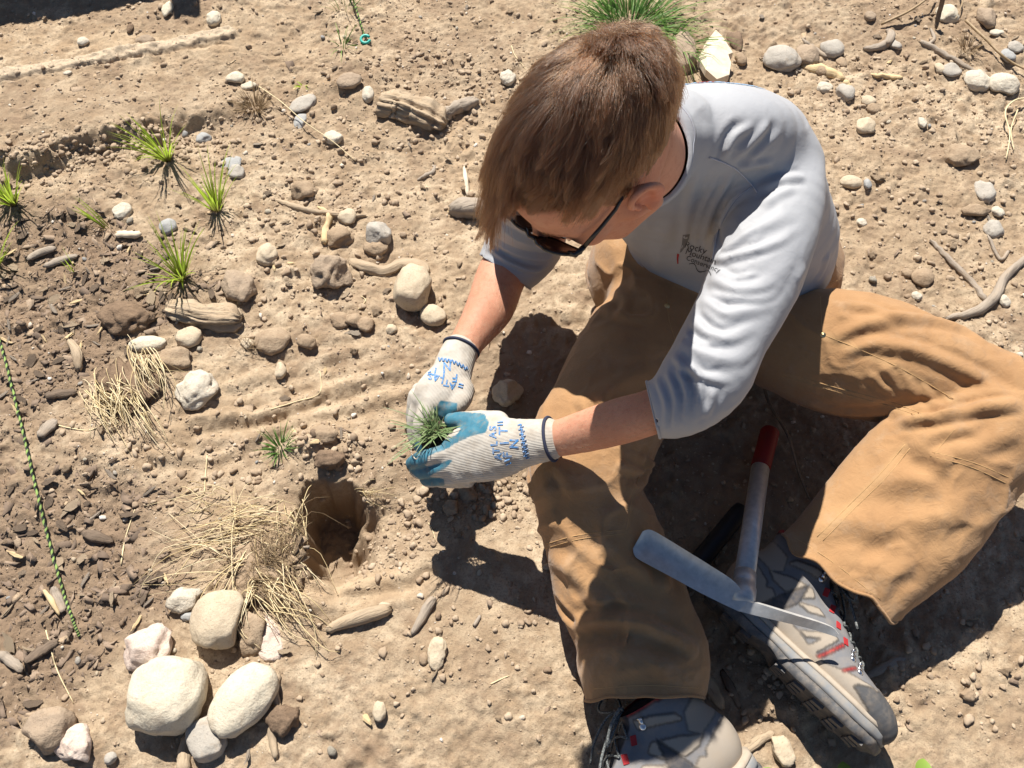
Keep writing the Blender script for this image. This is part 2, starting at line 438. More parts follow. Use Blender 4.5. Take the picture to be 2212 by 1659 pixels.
# wood ---------------------------------------------------------------
def wood(name, a, b, dark, bump=.8, sc=14):
    M = NT(name, .9); M.set(Specular_IOR_Level=.15); va = M.n('ShaderNodeVectorMath', operation='ADD'); M.t.links.new(M.pos((sc*1.6,)*3), va.inputs[0]); M.t.links.new(M.attr('gv', 'Vector'), va.inputs[1]); v = va.outputs[0]
    g = M.noise(1.0, 7, .68, v, .3)
    c = M.mix(M.ramp(g, [(.3, 0), (.7, 1)]), a, b); c = M.mix(M.ramp(g, [(.60, 0), (.72, .8)]), c, dark)
    c = M.mix(M.ramp(M.noise(30, 5), [(.5, 0), (.7, .5)]), c, (.36, .26, .17))
    M.col(c); M.bump(g, bump, .005); return M.m
M_LOG = wood('weathered_wood', (.36, .27, .18), (.47, .37, .26), (.16, .11, .07))
M_GREYWOOD = wood('grey_wood', (.30, .25, .20), (.40, .33, .26), (.12, .09, .065))
M_DARKWOOD = wood('dark_wood', (.13, .095, .07), (.22, .165, .12), (.06, .045, .035))
M_PALEWOOD = wood('pale_wood', (.60, .49, .36), (.68, .58, .45), (.42, .31, .21), .35)
M_YELLOWWOOD = wood('yellow_wood', (.58, .43, .23), (.65, .5, .3), (.36, .24, .12), .5)
M = NT('mulch_wood', .92); c = M.ramp(M.attr('tone'), [(0, (.13, .095, .07)), (.4, (.25, .18, .13)), (.72, (.38, .285, .20)), (.92, (.44, .32, .2)), (1, (.56, .43, .28))])
M.col(M.mix(M.ramp(M.noise(420, 4, .6), [(.4, 0), (.7, .5)]), c, (.16, .115, .08))); M.bump(M.noise(500, 4), .6, .0012); M_MULCH = M.m
# plants -------------------------------------------------------------
def plant(name, stops, transl=.25):
    M = NT(name, .5); c = M.ramp(M.attr('tone'), stops); M.col(c)
    tr = M.n('ShaderNodeBsdfTranslucent'); M.t.links.new(c, tr.inputs[0])
    mx = M.n('ShaderNodeMixShader'); mx.inputs[0].default_value = transl
    M.t.links.new(M.b.outputs[0], mx.inputs[1]); M.t.links.new(tr.outputs[0], mx.inputs[2])
    M.t.links.new(mx.outputs[0], M.t.nodes['Material Output'].inputs[0]); return M.m
M_GRASS = plant('fresh_grass', [(0, (.22, .14, .07)), (.18, (.30, .34, .06)), (.5, (.40, .56, .06)), (1, (.52, .66, .09))], .5)
M_DGRASS = plant('dark_grass', [(0, (.16, .16, .06)), (.3, (.09, .20, .04)), (.7, (.16, .29, .06)), (1, (.36, .44, .12))], .25)
M_SEED = plant('seedling_grass', [(0, (.30, .30, .16)), (.4, (.16, .24, .09)), (.8, (.24, .31, .15)), (1, (.42, .44, .28))], .25)
M_STRAW = plant('dry_straw', [(0, (.45, .32, .16)), (.4, (.70, .55, .30)), (1, (.82, .70, .46))], .12)
M_BROWNGRASS = plant('dead_grass', [(0, (.22, .15, .08)), (1, (.42, .30, .17))], .1)
M_LEAF = plant('green_leaf', [(0, (.16, .28, .04)), (1, (.30, .42, .08))], .3)
# cloth --------------------------------------------------------------
M = NT('shirt_fabric', .62); M.col(M.mix(M.ramp(M.noise(9, 4), [(.4, 0), (.65, 1)]), (.345, .35, .368), (.37, .375, .39)))
q = M.bump(M.noise(1600, 2), .12, .0005); M.bump(M.noise(70, 4, .6, dist=1.5), .16, .003, q); M_SHIRT = M.m
M = NT('shirt_seam', .65); M.col((.40, .415, .465)); M_SEAM = M.m
M = NT('print_dark', .7); M.col((.06, .06, .065)); M_INK = M.m
M = NT('print_grey', .7); M.col((.14, .14, .145)); M_INKG = M.m
M = NT('print_red', .7); M.col((.36, .03, .03)); M_INKR = M.m
M = NT('print_blue', .7); M.col((.26, .42, .62)); M_INKB = M.m
M = NT('canvas_duck', .85); M.set(Sheen_Weight=.15)
twill = M.wave(420, M.pos(None, (.5, .3, .8)), 1.2, 2)
c = M.mix(M.ramp(M.noise(11, 5, .6), [(.35, 0), (.68, 1)]), (.335, .185, .083), (.405, .234, .109))
c = M.mix(M.ramp(M.noise(14, 6, .7), [(.52, 0), (.72, .5)]), c, (.40, .29, .19)); c = M.mix(M.ramp(M.noise(30, 5, .65), [(.56, 0), (.76, .5)]), c, (.24, .135, .065))
c = M.mix(M.math('MULTIPLY', twill, .16), c, (.23, .12, .05))
c = M.mix(M.attr('seam'), c, (.43, .27, .13))
M.col(c); q = M.bump(twill, .3, .0007); q = M.bump(M.noise(240, 4), .25, .0014, q); M.bump(M.noise(60, 4, .6, dist=1.2), .35, .004, q); M_CANVAS = M.m
M = NT('canvas_thread', .8); M.col((.45, .28, .13)); M_THREAD = M.m
# skin ---------------------------------------------------------------
M = NT('skin', .6); M.set(Specular_IOR_Level=.25, Subsurface_Weight=.12, Subsurface_Scale=.006)
M.b.inputs['Subsurface Radius'].default_value = (1, .35, .2)
c = M.mix(M.ramp(M.noise(22, 5, .6), [(.35, 0), (.65, 1)]), (.49, .225, .14), (.545, .275, .18))
c = M.mix(M.ramp(M.noise(160, 4, .6), [(.52, 0), (.70, .5)]), c, (.40, .15, .09)); c = M.mix(M.ramp(M.noise(420, 2, .5), [(.66, 0), (.72, .45)]), c, (.30, .12, .07)); c = M.mix(M.ramp(M.noise(55, 5, .7), [(.56, 0), (.75, .5)]), c, (.40, .26, .18))
c = M.mix(M.attr('flush'), c, (.46, .15, .10)); c = M.mix(M.attr('scalp'), c, (.030, .018, .011)); M.col(c)
sp_ = M.math('SUBTRACT', .25, M.math('MULTIPLY', M.attr('scalp'), .25)); M.t.links.new(sp_, M.b.inputs['Specular IOR Level'])
q = M.bump(M.vor(1100), .12, .0004); M.bump(M.noise(300, 4), .12, .0008, q); M_SKIN = M.m
M = NT('eye_white', .2); M.col((.7, .68, .65)); M_EYE = M.m
M = NT('eye_iris', .2); M.col((.05, .035, .02)); M_IRIS = M.m
def hairmat(name, c):
    m = bpy.data.materials.new(name); m.use_nodes = True; t = m.node_tree; t.nodes.remove(t.nodes['Principled BSDF'])
    h = t.nodes.new('ShaderNodeBsdfHairPrincipled'); h.parametrization = 'COLOR'; h.inputs['Roughness'].default_value = .28
    h.inputs['Radial Roughness'].default_value = .5; h.inputs['Random Roughness'].default_value = .3
    inf = t.nodes.new('ShaderNodeAttribute'); inf.attribute_name = 'shade'; rp = t.nodes.new('ShaderNodeValToRGB')
    rp.color_ramp.elements[0].color = (*[x*.50 for x in c], 1); rp.color_ramp.elements[1].color = (*[x*1.75 for x in c], 1)
    t.links.new(inf.outputs['Fac'], rp.inputs[0]); t.links.new(rp.outputs[0], h.inputs['Color'])
    t.links.new(h.outputs[0], t.nodes['Material Output'].inputs[0]); return m
M_HAIR = hairmat('brown_hair', (.052, .0235, .0105))
M_ARMHAIR = hairmat('fair_hair', (.45, .28, .14))
M = NT('black_plastic', .22); M.set(Specular_IOR_Level=.5); M.col((.012, .012, .014)); M_BLACK = M.m
M = NT('tinted_lens', .16); M.set(Specular_IOR_Level=.35); M.col((.035, .022, .018)); M_LENS = M.m
# glove --------------------------------------------------------------
M = NT('glove_knit', .9)
k = M.attr('rib', 'Fac'); rib = M.math('SINE', M.math('MULTIPLY', k, 1.0))
dirt = M.ramp(M.noise(40, 5, .7), [(.40, 0), (.66, .75)])
c = M.mix(dirt, (.54, .50, .44), (.37, .31, .245)); c = M.mix(M.ramp(rib, [(0, .30), (.5, 0)]), c, (.36, .32, .27))
blue = M.mix(M.ramp(M.noise(60, 5), [(.4, 0), (.7, 1)]), (.035, .145, .21), (.07, .21, .28))
blue = M.mix(M.ramp(M.noise(70, 6, .75), [(.48, 0), (.70, .75)]), blue, (.22, .19, .15))
c = M.mix(M.attr('coat'), c, blue); M.col(c)
M.rough(M.math('SUBTRACT', .9, M.math('MULTIPLY', M.attr('coat'), .42)))
hh = M.math('MULTIPLY', rib, M.math('SUBTRACT', 1.0, M.attr('coat'))); q = M.bump(hh, .4, .0006); M.bump(M.noise(600, 4), .3, .0006, q); M_GLOVE = M.m
M = NT('glove_hem', .9); M.col((.035, .04, .07)); M_GHEM = M.m
M = NT('glove_ink', .75); M.col(M.mix(M.ramp(M.noise(260, 5, .75), [(.45, 0), (.62, .75)]), (.045, .20, .46), (.38, .38, .40))); M_GINK = M.m
# boots --------------------------------------------------------------
M = NT('boot_upper', .85)
c = M.attr('paint', 'Color'); c = M.mix(M.ramp(M.noise(60, 5, .6), [(.45, 0), (.75, .3)]), c, (.36, .28, .20))
M.col(c); q = M.bump(M.noise(900, 3), .35, .0006); M.bump(M.noise(160, 4), .2, .0012, q); M_BOOT = M.m
M = NT('boot_rubber', .7); M.col(M.mix(M.ramp(M.noise(70, 5, .65), [(.4, 0), (.7, .8)]), (.085, .085, .088), (.24, .20, .16))); M.bump(M.noise(500, 3), .3, .0006); M_RUBBER = M.m
M = NT('boot_midsole', .75); M.col(M.mix(M.ramp(M.noise(70, 5, .65), [(.4, 0), (.7, .7)]), (.21, .215, .22), (.32, .27, .21))); M_MID = M.m
M = NT('boot_rand', .8); M.col(M.mix(M.ramp(M.noise(90, 5, .65), [(.4, 0), (.7, .6)]), (.40, .34, .27), (.33, .26, .19))); M_RAND = M.m
M = NT('lace_grey', .85); v = M.pos(); M.col(M.mix(M.ramp(M.noise(700, 2), [(.45, 0), (.6, 1)]), (.055, .06, .06), (.22, .23, .22))); M_LACE = M.m
M = NT('red_webbing', .8); M.col((.36, .025, .028)); M_RED = M.m
# metal --------------------------------------------------------------
M = NT('galvanised_steel', .42); M.set(Metallic=.62)
n1 = M.noise(90, 5, .6); M.col(M.mix(M.ramp(n1, [(.35, 0), (.7, 1)]), (.44, .44, .43), (.58, .57, .55)))
M.rough(M.ramp(M.noise(150, 5, .7), [(.35, .34), (.7, .50)])); M.bump(M.noise(300, 5, .7), .08, .0006); M.set(Metallic=.38); M_STEEL = M.m
M = NT('bright_steel', .28); M.set(Metallic=1.0); M.col((.70, .70, .71)); M_BSTEEL = M.m
M = NT('red_grip', .6); M.col(M.mix(M.ramp(M.noise(60, 4), [(.45, 0), (.7, .6)]), (.20, .012, .011), (.15, .028, .02))); M_REDGRIP = M.m
M = NT('black_rubber', .45); M.col((.012, .013, .018)); M_BLKRUB = M.m
M = NT('brass', .3); M.set(Metallic=1.0); M.col((.70, .56, .30)); M_BRASS = M.m
M = NT('teal_plastic', .4); M.col((.04, .40, .33)); M_TEAL = M.m
M = NT('cord_braid', .8); M.col(M.ramp(M.attr('tone'), [(0, (.02, .026, .02)), (.5, (.02, .026, .02)), (.55, (.2, .3, .08)), (1, (.25, .36, .10))])); M_CORD = M.m
M = NT('plug_soil', .95); M.col(M.mix(M.ramp(M.noise(200, 5, .7), [(.45, 0), (.65, 1)]), (.022, .015, .011), (.10, .065, .045))); M.bump(M.noise(300, 5, .7), 1, .003); M_PLUG = M.m
M = NT('root_white', .7); M.col((.55, .47, .36)); M_ROOT = M.m

M = NT('dusty_timber', .92); M.col(M.mix(M.ramp(M.noise(25, 5, .65), [(.4, 0), (.6, 1)]), (.54, .425, .30), (.45, .335, .23))); M.bump(M.noise(120, 5, .7), .5, .003); M_DUSTWOOD = M.m
# ------------------------------------------------------------------ ground
def pxy(pts): return np.array([PX(u, v, 0)[:2] for u, v in pts])
def pl_dist(x, y, P):
    """distance to a polyline and signed side (positive = left of travel)"""
    best = np.full(x.shape, 1e9); side = np.zeros(x.shape)
    for (ax, ay), (bx, by) in zip(P[:-1], P[1:]):
        dx, dy = bx-ax, by-ay; t = np.clip(((x-ax)*dx+(y-ay)*dy)/(dx*dx+dy*dy), 0, 1)
        d = np.hypot(x-ax-t*dx, y-ay-t*dy); q = d < best
        best = np.where(q, d, best); side = np.where(q, np.sign(dx*(y-ay)-dy*(x-ax)), side)
    return best, side
def grow(a, b, h, far):
    core = np.arange(a, b+h/2, h); out = [core]; s = h; e = core[-1]; R = []
    while e < far: s *= 1.35; e += s; R.append(e)
    s = h; e = core[0]; L = []
    while e > -far: s *= 1.35; e -= s; L.append(e)
    return np.concatenate([L[::-1], core, R])
GX = grow(-1.28, 1.28, .0031, 70); GY = grow(.12, 1.95, .0031, 70)
BANK = pxy([(-260, 420), (-60, 385), (60, 372), (150, 345), (260, 318), (340, 285), (430, 268), (520, 240), (590, 205), (640, 170)])
HOLE_C = PX(722, 1128)[:2]
HOLE = pxy([(644, 1145), (648, 1095), (662, 1062), (695, 1045), (745, 1040), (776, 1066), (798, 1115), (804, 1180), (785, 1236), (735, 1252), (684, 1244), (652, 1205)])
FURROWS = [(pxy([(420, 905), (560, 895), (700, 845), (860, 800)]), .006), (pxy([(430, 960), (560, 935), (700, 890), (880, 850)]), .006), (pxy([(330, 985), (470, 985), (600, 930)]), .006), (pxy([(500, 830), (640, 790), (800, 745)]), .004), (pxy([(930, 1240), (900, 1265), (760, 1300), (640, 1270)]), -.006)]
EDGE = pxy([(-40, 192), (20, 183), (150, 161), (240, 142), (330, 123), (420, 103), (500, 86)]); CRACK = pxy([(180, 166), (250, 152), (320, 140), (400, 122), (490, 108), (505, 112)])
def cell_lumps(x, y, size, dens, seed):
    """half buried lumps of random size, one per cell at most"""
    X = x/size; Y = y/size; ix = np.floor(X).astype(np.int64); iy = np.floor(Y).astype(np.int64); h = np.zeros(x.shape, np.float32); z = np.zeros_like(ix)
    for dx in (-1, 0, 1):
        for dy in (-1, 0, 1):
            a, b = ix+dx, iy+dy; cx = a+.5+.42*_hash(a, b, z, seed); cy = b+.5+.42*_hash(a, b, z, seed+1); q = .5+.5*_hash(a, b, z, seed+2); e = 1+.4*_hash(a, b, z, seed+3)
            r = np.where(q < dens, .20+.42*(q/dens)**2, 0.0); u_ = X-cx; v_ = Y-cy; th = 3.1*_hash(a, b, z, seed+4); c_, s_ = np.cos(th), np.sin(th)
            d2 = ((u_*c_-v_*s_)*e)**2+((u_*s_+v_*c_)/e)**2
            h = np.maximum(h, np.sqrt(np.maximum(r*r-d2, 0))*np.minimum(1, 1.2*r+.35))
    return h*size
def hfun(x, y):
    z = .012*vnoise2(x*3.1, y*3.1, 1)+.006*vnoise2(x*8, y*8, 2)
    # trodden, smoother soil: lower middle and under the person
    smooth = np.exp(-(((x-.0)/.28)**2+((y-.36)/.17)**2))+np.exp(-(((x+.28)/.30)**2+((y-.62)/.10)**2))*.7
    smooth = np.clip(smooth+np.exp(-(((x+.95)/.45)**2+((y-1.42)/.09)**2))*.8, 0, 1); rough = 1-.62*smooth
    n1 = vnoise2(x*27, y*27, 3); n2 = vnoise2(x*61+.3*n1, y*61, 4); n3 = vnoise2(x*130, y*130, 5)
    z += rough*(.0052*np.abs(n1)+.0040*n2*np.clip(.6+vnoise2(x*9, y*9, 9), 0, 1.4)+.0019*n3)+.0009*vnoise2(x*300, y*300, 6)
    wx = x+.0016*n3+.003*n2; wy = y+.0016*vnoise2(x*130+9, y*130, 15)+.003*vnoise2(x*61, y*61+5, 14)
    cl_ = np.clip(.55+.8*vnoise2(x*6, y*6, 44), .15, 1.2)*rough
    z += cl_*(.42*cell_lumps(wx, wy, .030, .22, 100)+.55*cell_lumps(wx, wy, .0135, .42, 120))+rough*.7*cell_lumps(wx, wy, .0068, .55, 140)
    # cut bank along the path, upper left
    d, s = pl_dist(x, y, BANK); sd = d*s + .012*vnoise2(x*30, y*30, 8)+.006*vnoise2(x*75, y*75, 12)
    inb = sstep(BANK[-1, 0]+.02, BANK[-1, 0]-.25, x)
    z += .026*sstep(-.014, .024, sd)*inb*sstep(.9, .3, d)
    z -= .008*np.exp(-((sd+.03)/.03)**2)*inb
    z += inb*np.exp(-(sd/.035)**2)*(.9*cell_lumps(wx+.01, wy, .034, .6, 160)+.006*n1)
    dd, _ = pl_dist(x, y, EDGE); z += .008*sstep(.020, .012, dd+.004*n2); dd, _ = pl_dist(x, y, CRACK); z -= .004*np.exp(-(dd/.003)**2)
    # small bank of loose soil, upper middle
    z += .018*np.exp(-(((x+.30)/.14)**2+((y-1.50)/.10)**2))*(1+.5*n1)
    # planting hole with its sheer back wall and loose rim
    dh, sh = pl_dist(x, y, np.vstack([HOLE, HOLE[:1]]))
    inside = in_poly(np.stack([x.ravel(), y.ravel()], 1), HOLE).reshape(x.shape)
    sdh = np.where(inside, -dh, dh)+.009*vnoise2(x*24, y*24, 23)+.005*vnoise2(x*48, y*48, 21)+.003*vnoise2(x*110, y*110, 22)
    ang = np.arctan2(y-HOLE_C[1], x-HOLE_C[0]); soft = .5+.5*np.cos(ang+.45)      # gentler towards the lower right
    wall = .010+.060*soft**2
    z -= .135*sstep(wall*.35, -wall, sdh)
    z += .014*np.exp(-((sdh-.035)/.03)**2)*(1-.7*soft)*(1+.8*n1)*(~inside)
    c = PX(850, 1120); z -= .030*np.exp(-(((x-c[0])/.045)**2+((y-c[1])/.07)**2))
    for P, a in FURROWS:
        dd, _ = pl_dist(x, y, P); z += a*np.exp(-(dd/.011)**2)-.7*a*np.exp(-((dd-.02)/.01)**2)
    # loose heap behind the hands and hollow under the right arm
    c = PX(1075, 1010); z += .016*np.exp(-(((x-c[0])/.05)**2+((y-c[1])/.035)**2))*(1+.4*n1)
    c = PX(690, 960); z += .020*np.exp(-(((x-c[0])/.09)**2+((y-c[1])/.035)**2))*(1+.5*n1)
    c = PX(1120, 790); z -= .012*np.exp(-(((x-c[0])/.08)**2+((y-c[1])/.06)**2))
    out_ = np.maximum(np.maximum(np.abs(x)-1.29, y-1.96), .11-y); f_ = sstep(.10, .0, out_); z = z*f_+(1-f_)*(.012*vnoise2(x*3.1, y*3.1, 1)+.006*vnoise2(x*8, y*8, 2)+.02*inb*sstep(-.014, .024, sd)*sstep(.9, .3, d))
    far = np.hypot(x, y-1); z = np.where(far > 3, z*.3+.05*vnoise2(x*.3, y*.3, 40), z)
    return z
gx, gy = np.meshgrid(GX, GY, indexing='ij'); gz = hfun(gx, gy)
nx, ny = len(GX), len(GY)
def gh(x, y):
    """height of the built ground"""
    x = np.asarray(x, float); y = np.asarray(y, float)
    i = np.clip(np.searchsorted(GX, x)-1, 0, nx-2); j = np.clip(np.searchsorted(GY, y)-1, 0, ny-2)
    tx = (x-GX[i])/(GX[i+1]-GX[i]); ty = (y-GY[j])/(GY[j+1]-GY[j])
    return (gz[i, j]*(1-tx)+gz[i+1, j]*tx)*(1-ty)+(gz[i, j+1]*(1-tx)+gz[i+1, j+1]*tx)*ty
def GP(u, v, lift=0.0):
    z = 0.0
    for _ in range(8):
        p = PX(u, v, z); z = float(gh(p[0], p[1]))*.7+z*.3
    p = PX(u, v, z); return np.array([p[0], p[1], float(gh(p[0], p[1]))+lift])
MULCH_POLY = pxy([(-500, 470), (20, 440), (140, 400), (230, 470), (330, 500), (470, 560), (500, 640), (420, 690), (330, 720), (250, 800), (200, 850), (150, 930), (330, 1060), (330, 1160), (440, 1240), (370, 1330), (260, 1380), (235, 1440), (160, 1500), (60, 1540), (-60, 1659), (-300, 1700), (-700, 1000)])
def mulchness(x, y):
    P = np.vstack([MULCH_POLY, MULCH_POLY[:1]]); d, s = pl_dist(x, y, P)
    ins = in_poly(np.stack([x.ravel(), y.ravel()], 1), MULCH_POLY).reshape(x.shape)
    sd = np.where(ins, d, -d)+.035*vnoise2(x*11, y*11, 55)+.02*vnoise2(x*33, y*33, 56)
    r = sstep(-.02, .05, sd)
    c = PX(60, 980); r *= 1-.8*np.exp(-(((x-c[0])/.09)**2+((y-c[1])/.07)**2))
    return r
V = np.stack([gx, gy, gz], -1).reshape(-1, 3)
darkened = .76*mulchness(gx, gy)
for (u, v, a, b, k) in ((1600, 1000, .17, .14, .55), (1130, 800, .10, .09, .6), (860, 1010, .07, .05, .55), (730, 1130, .05, .07, .45), (1000, 160, .16, .14, .28), (60, 250, .25, .08, .35), (1900, 70, .4, .12, .25), (520, 250, .12, .05, .4), (1650, 1480, .1, .08, .4)):  # soft patches where the soil colour is made darker
    c = PX(u, v); darkened = np.maximum(darkened, k*np.exp(-(((gx-c[0])/a)**2+((gy-c[1])/b)**2))*(1+.5*vnoise2(gx*20, gy*20, 60)))
darkened = np.maximum(darkened, .45*in_poly(np.stack([gx.ravel(), gy.ravel()], 1), HOLE).reshape(gx.shape)*sstep(-.02, -.07, gz))  # painted shade: soil colour darkened deep inside the planting hole
clay = np.zeros_like(darkened); dd, _ = pl_dist(gx, gy, EDGE); pale = .95*sstep(.024, .010, dd)
for (u, v, a, b, k) in ((760, 1260, .10, .035, .9), (360, 940, .04, .03, .6), (1000, 330, .1, .1, .5), (620, 860, .2, .08, .35), (330, 110, .3, .03, .5)):
    c = PX(u, v); clay = np.maximum(clay, k*np.exp(-(((gx-c[0])/a)**2+((gy-c[1])/b)**2)))
idx = np.arange(nx*ny).reshape(nx, ny)
F = np.stack([idx[:-1, :-1], idx[1:, :-1], idx[1:, 1:], idx[:-1, 1:]], -1).reshape(-1, 4)
ground = mesh_obj('ground', V, F, M_SOIL, attrs={'darkened': np.clip(darkened, 0, 1).ravel(), 'clay': clay.ravel(), 'pale': pale.ravel()})
tag(ground, 'bare dry brown soil with crumbs and a dark mulched patch', None, None, 'structure')

# ------------------------------------------------------------------ crumbs, gravel and mulch that nobody could count
def ico(sub):
    bm = bmesh.new(); bmesh.ops.create_icosphere(bm, subdivisions=sub, radius=1)
    V = np.array([v.co[:] for v in bm.verts]); F = np.array([[v.index for v in f.verts] for f in bm.faces]); bm.free(); return V, F
ICO1, ICO2, ICO3, ICO4 = ico(1), ico(2), ico(3), ico(4)
def scatter(name, P, S, bases, tone, mat, flat=(.5, .85), sink=.3, label=None):
    """many pieces joined into one mesh: P (n,2), S sizes (radius)"""
    n = len(P); allV = []; allF = []; allT = []; off = 0
    which = rng.integers(0, len(bases), n); z = gh(P[:, 0], P[:, 1])
    for b, (BV, BF) in enumerate(bases):
        k = np.where(which == b)[0]
        if not len(k): continue
        m = len(k); a = rng.uniform(0, 2*np.pi, m); ca, sa = np.cos(a), np.sin(a)
        sc = np.stack([rng.uniform(.75, 1.25, m), rng.uniform(.7, 1.1, m), rng.uniform(*flat, m)], 1)*S[k][:, None]
        v = BV[None]*sc[:, None, :]
        x = v[..., 0]*ca[:, None]-v[..., 1]*sa[:, None]; y = v[..., 0]*sa[:, None]+v[..., 1]*ca[:, None]
        v = np.stack([x+P[k, 0][:, None], y+P[k, 1][:, None], v[..., 2]+(z[k]+sc[:, 2]*(1-2*sink))[:, None]], -1)
        allV.append(v.reshape(-1, 3)); allF.append((BF[None]+(off+np.arange(m)*len(BV))[:, None, None]).reshape(-1, BF.shape[1]))
        allT.append(np.repeat(tone[k], len(BV))); off += m*len(BV)
    o = mesh_obj(name, np.concatenate(allV), np.concatenate(allF), mat, attrs={'tone': np.concatenate(allT)}, smooth=False)
    return tag(o, label, None, None, 'stuff')
def lump(base, seed, amp=.35, fr=1.1):
    V, F = base; d = 1+amp*fbm3(V*fr+seed*7.1, 3, seed); return V*d[:, None], F
def rand_frame(n, ulo=-60, uhi=2280, vlo=-60, vhi=1700):
    """points spread evenly over the visible ground"""
    lo = np.array([-1.4, .15]); hi = np.array([1.4, 1.95]); out = []
    while len(out) < n:
        p = rng.uniform(lo, hi, (n*2, 2)); q = proj(np.c_[p, np.zeros(len(p))])
        p = p[(q[:, 0] > ulo) & (q[:, 0] < uhi) & (q[:, 1] > vlo) & (q[:, 1] < vhi)]; out += list(p)
    return np.array(out[:n])
def keep(P, mul=True):
    x, y = P[:, 0], P[:, 1]
    w_ = .42+.9*np.clip(vnoise2(x*5, y*5, 71)+.1, 0, 1)+.5*np.clip(vnoise2(x*14, y*14, 72), 0, 1)
    w_ *= 1-.75*np.exp(-(((x-.0)/.25)**2+((y-.36)/.14)**2))*.6
    c = PX(950, 170); w_ += .5*np.exp(-(((x-c[0])/.25)**2+((y-c[1])/.2)**2))
    c = PX(60, 300); w_ += .5*np.exp(-(((x-c[0])/.3)**2+((y-c[1])/.05)**2))
    w_ *= 1-.8*np.exp(-(((x-PX(300, 110)[0])/.3)**2+((y-PX(300, 110)[1])/.05)**2))
    inside = in_poly(P, HOLE); w_ = np.where(inside, .25, w_)
    return rng.uniform(0, 1.15, len(P)) < w_
P = rand_frame(38000); P = P[keep(P)]
S = np.clip(.0008*rng.pareto(2.15, len(P))+.0008, 0, .0056)
tone = np.clip(rng.normal(.66, .13, len(P)), 0, .84)
pale = rng.uniform(0, 1, len(P)) < .06; tone[pale] = rng.uniform(.9, 1, pale.sum())
mu = mulchness(P[:, 0], P[:, 1]); tone = np.where(pale, tone, tone*(1-.7*mu))
def chunk(base, seed):
    V, F = base; r = np.random.default_rng(seed+500); V = V.copy()
    for _ in range(7):
        d = nrm(r.normal(size=3)); hh = r.uniform(.45, .8); s = V@d; V = V-np.outer(np.maximum(s-hh, 0), d)
    return V*(1+.22*fbm3(V*2.2+seed, 2, seed))[:, None]*r.uniform(.8, 1.25, 3), F
B1 = [lump(ICO1, s, .55, 1.6) for s in range(8)]; B2 = [chunk(ICO2, s) for s in range(9)]
small = S < .0022
scatter('soil_crumbs', P[small], S[small], B1, tone[small], M_CRUMB, sink=.34, label='fine crumbs of dry soil and grit spread over the ground')
scatter('soil_lumps', P[~small], S[~small], B2, tone[~small], M_CRUMB, sink=.34, label='thumbnail sized lumps of dry soil spread over the ground')
# loose heaps: thick crumbs
def heap(n, spots, smin, smax):
    Q = []
    for (u, v, a, b) in spots:
        c = PX(u, v)[:2]; Q.append(c+rng.normal(0, 1, (n, 2))*np.array([a, b]))
    Q = np.concatenate(Q); return Q, smin+(smax-smin)*rng.uniform(0, 1, len(Q))**3.2
Q, S = heap(125, [(880, 110, .12, .10), (960, 300, .12, .08), (700, 480, .10, .05), (560, 240, .08, .05), (440, 320, .07, .04), (640, 330, .12, .06), (2080, 260, .16, .12), (1850, 330, .12, .10), (2050, 560, .14, .08), (700, 1000, .08, .03), (960, 960, .03, .02), (340, 990, .10, .05), (1020, 1400, .12, .05), (200, 50, .3, .05), (40, 372, .10, .012), (160, 352, .08, .012), (260, 325, .07, .012), (330, 300, .05, .012), (120, 400, .1, .015), (960, 150, .10, .05), (1010, 240, .06, .06), (90, 345, .16, .018), (280, 330, .08, .015), (1080, 1060, .035, .02), (1040, 1090, .04, .015), (720, 960, .05, .02), (900, 1110, .03, .03), (830, 1200, .04, .03), (1930, 1000, .2, .2), (1800, 210, .09, .04), (1900, 140, .14, .04), (1960, 420, .2, .14), (640, 440, .07, .05), (640, 640, .1, .04), (1660, 1470, .05, .035), (1980, 1480, .09, .03), (500, 1000, .12, .05)], .0014, .0075)
t2 = np.clip(rng.normal(.60, .14, len(Q)), 0, .84)
scatter('crumb_heaps', Q, S, B2, t2, M_CRUMB, sink=.25, label='loose crumbs of dug soil lying in low drifts')
# mulch chips
chips = []
for s in range(6):
    bm = bmesh.new(); bmesh.ops.create_cube(bm, size=2)
    V = np.array([v.co[:] for v in bm.verts])*np.array([1, .22+.06*s, .10]); F = np.array([[v.index for v in f.verts] for f in bm.faces]); bm.free()
    V[:, 1] *= 1+.35*rng.normal(size=8); V[:, 1] += .05*rng.normal(size=8); V[:, 0] *= 1+.25*rng.normal(size=8); V[:, 0] += V[:, 1]*rng.normal()*1.2; V[:, 2] += .05*rng.normal(size=8); chips.append((V, F))
def chip_scatter(name, P, L, tone, label, lift=-.0004):
    n = len(P); VV = []; FF = []; TT = []; off = 0; z = gh(P[:, 0], P[:, 1])
    for i in range(n):
        BV, BF = chips[i % 6]; a = rng.uniform(0, 6.28); t = rng.normal(0, .22); r = rng.normal(0, .3)
        Rm = np.array(Matrix.Rotation(a, 3, 'Z') @ Matrix.Rotation(t, 3, 'Y') @ Matrix.Rotation(r, 3, 'X'))
        VV.append((BV*L[i])@Rm.T+[P[i, 0], P[i, 1], z[i]+lift+.1*L[i]*abs(t)]); FF.append(BF+off); off += 8; TT.append(np.full(8, tone[i]))
    o = mesh_obj(name, np.concatenate(VV), np.concatenate(FF), M_MULCH, attrs={'tone': np.concatenate(TT)}, smooth=False)
    return tag(o, label, None, None, 'stuff')
P = rand_frame(15500, -80, 700, 330, 1700); P = P[rng.uniform(0, 1, len(P)) < mulchness(P[:, 0], P[:, 1])*1.05]
L = np.clip(.0015+.0018*rng.pareto(2.0, len(P)), 0, .0125); tn = np.clip(rng.beta(1.6, 2.6, len(P)), 0, 1)
chip_scatter('wood_mulch', P, L, tn, 'dark chipped wood mulch covering the soil at the left')
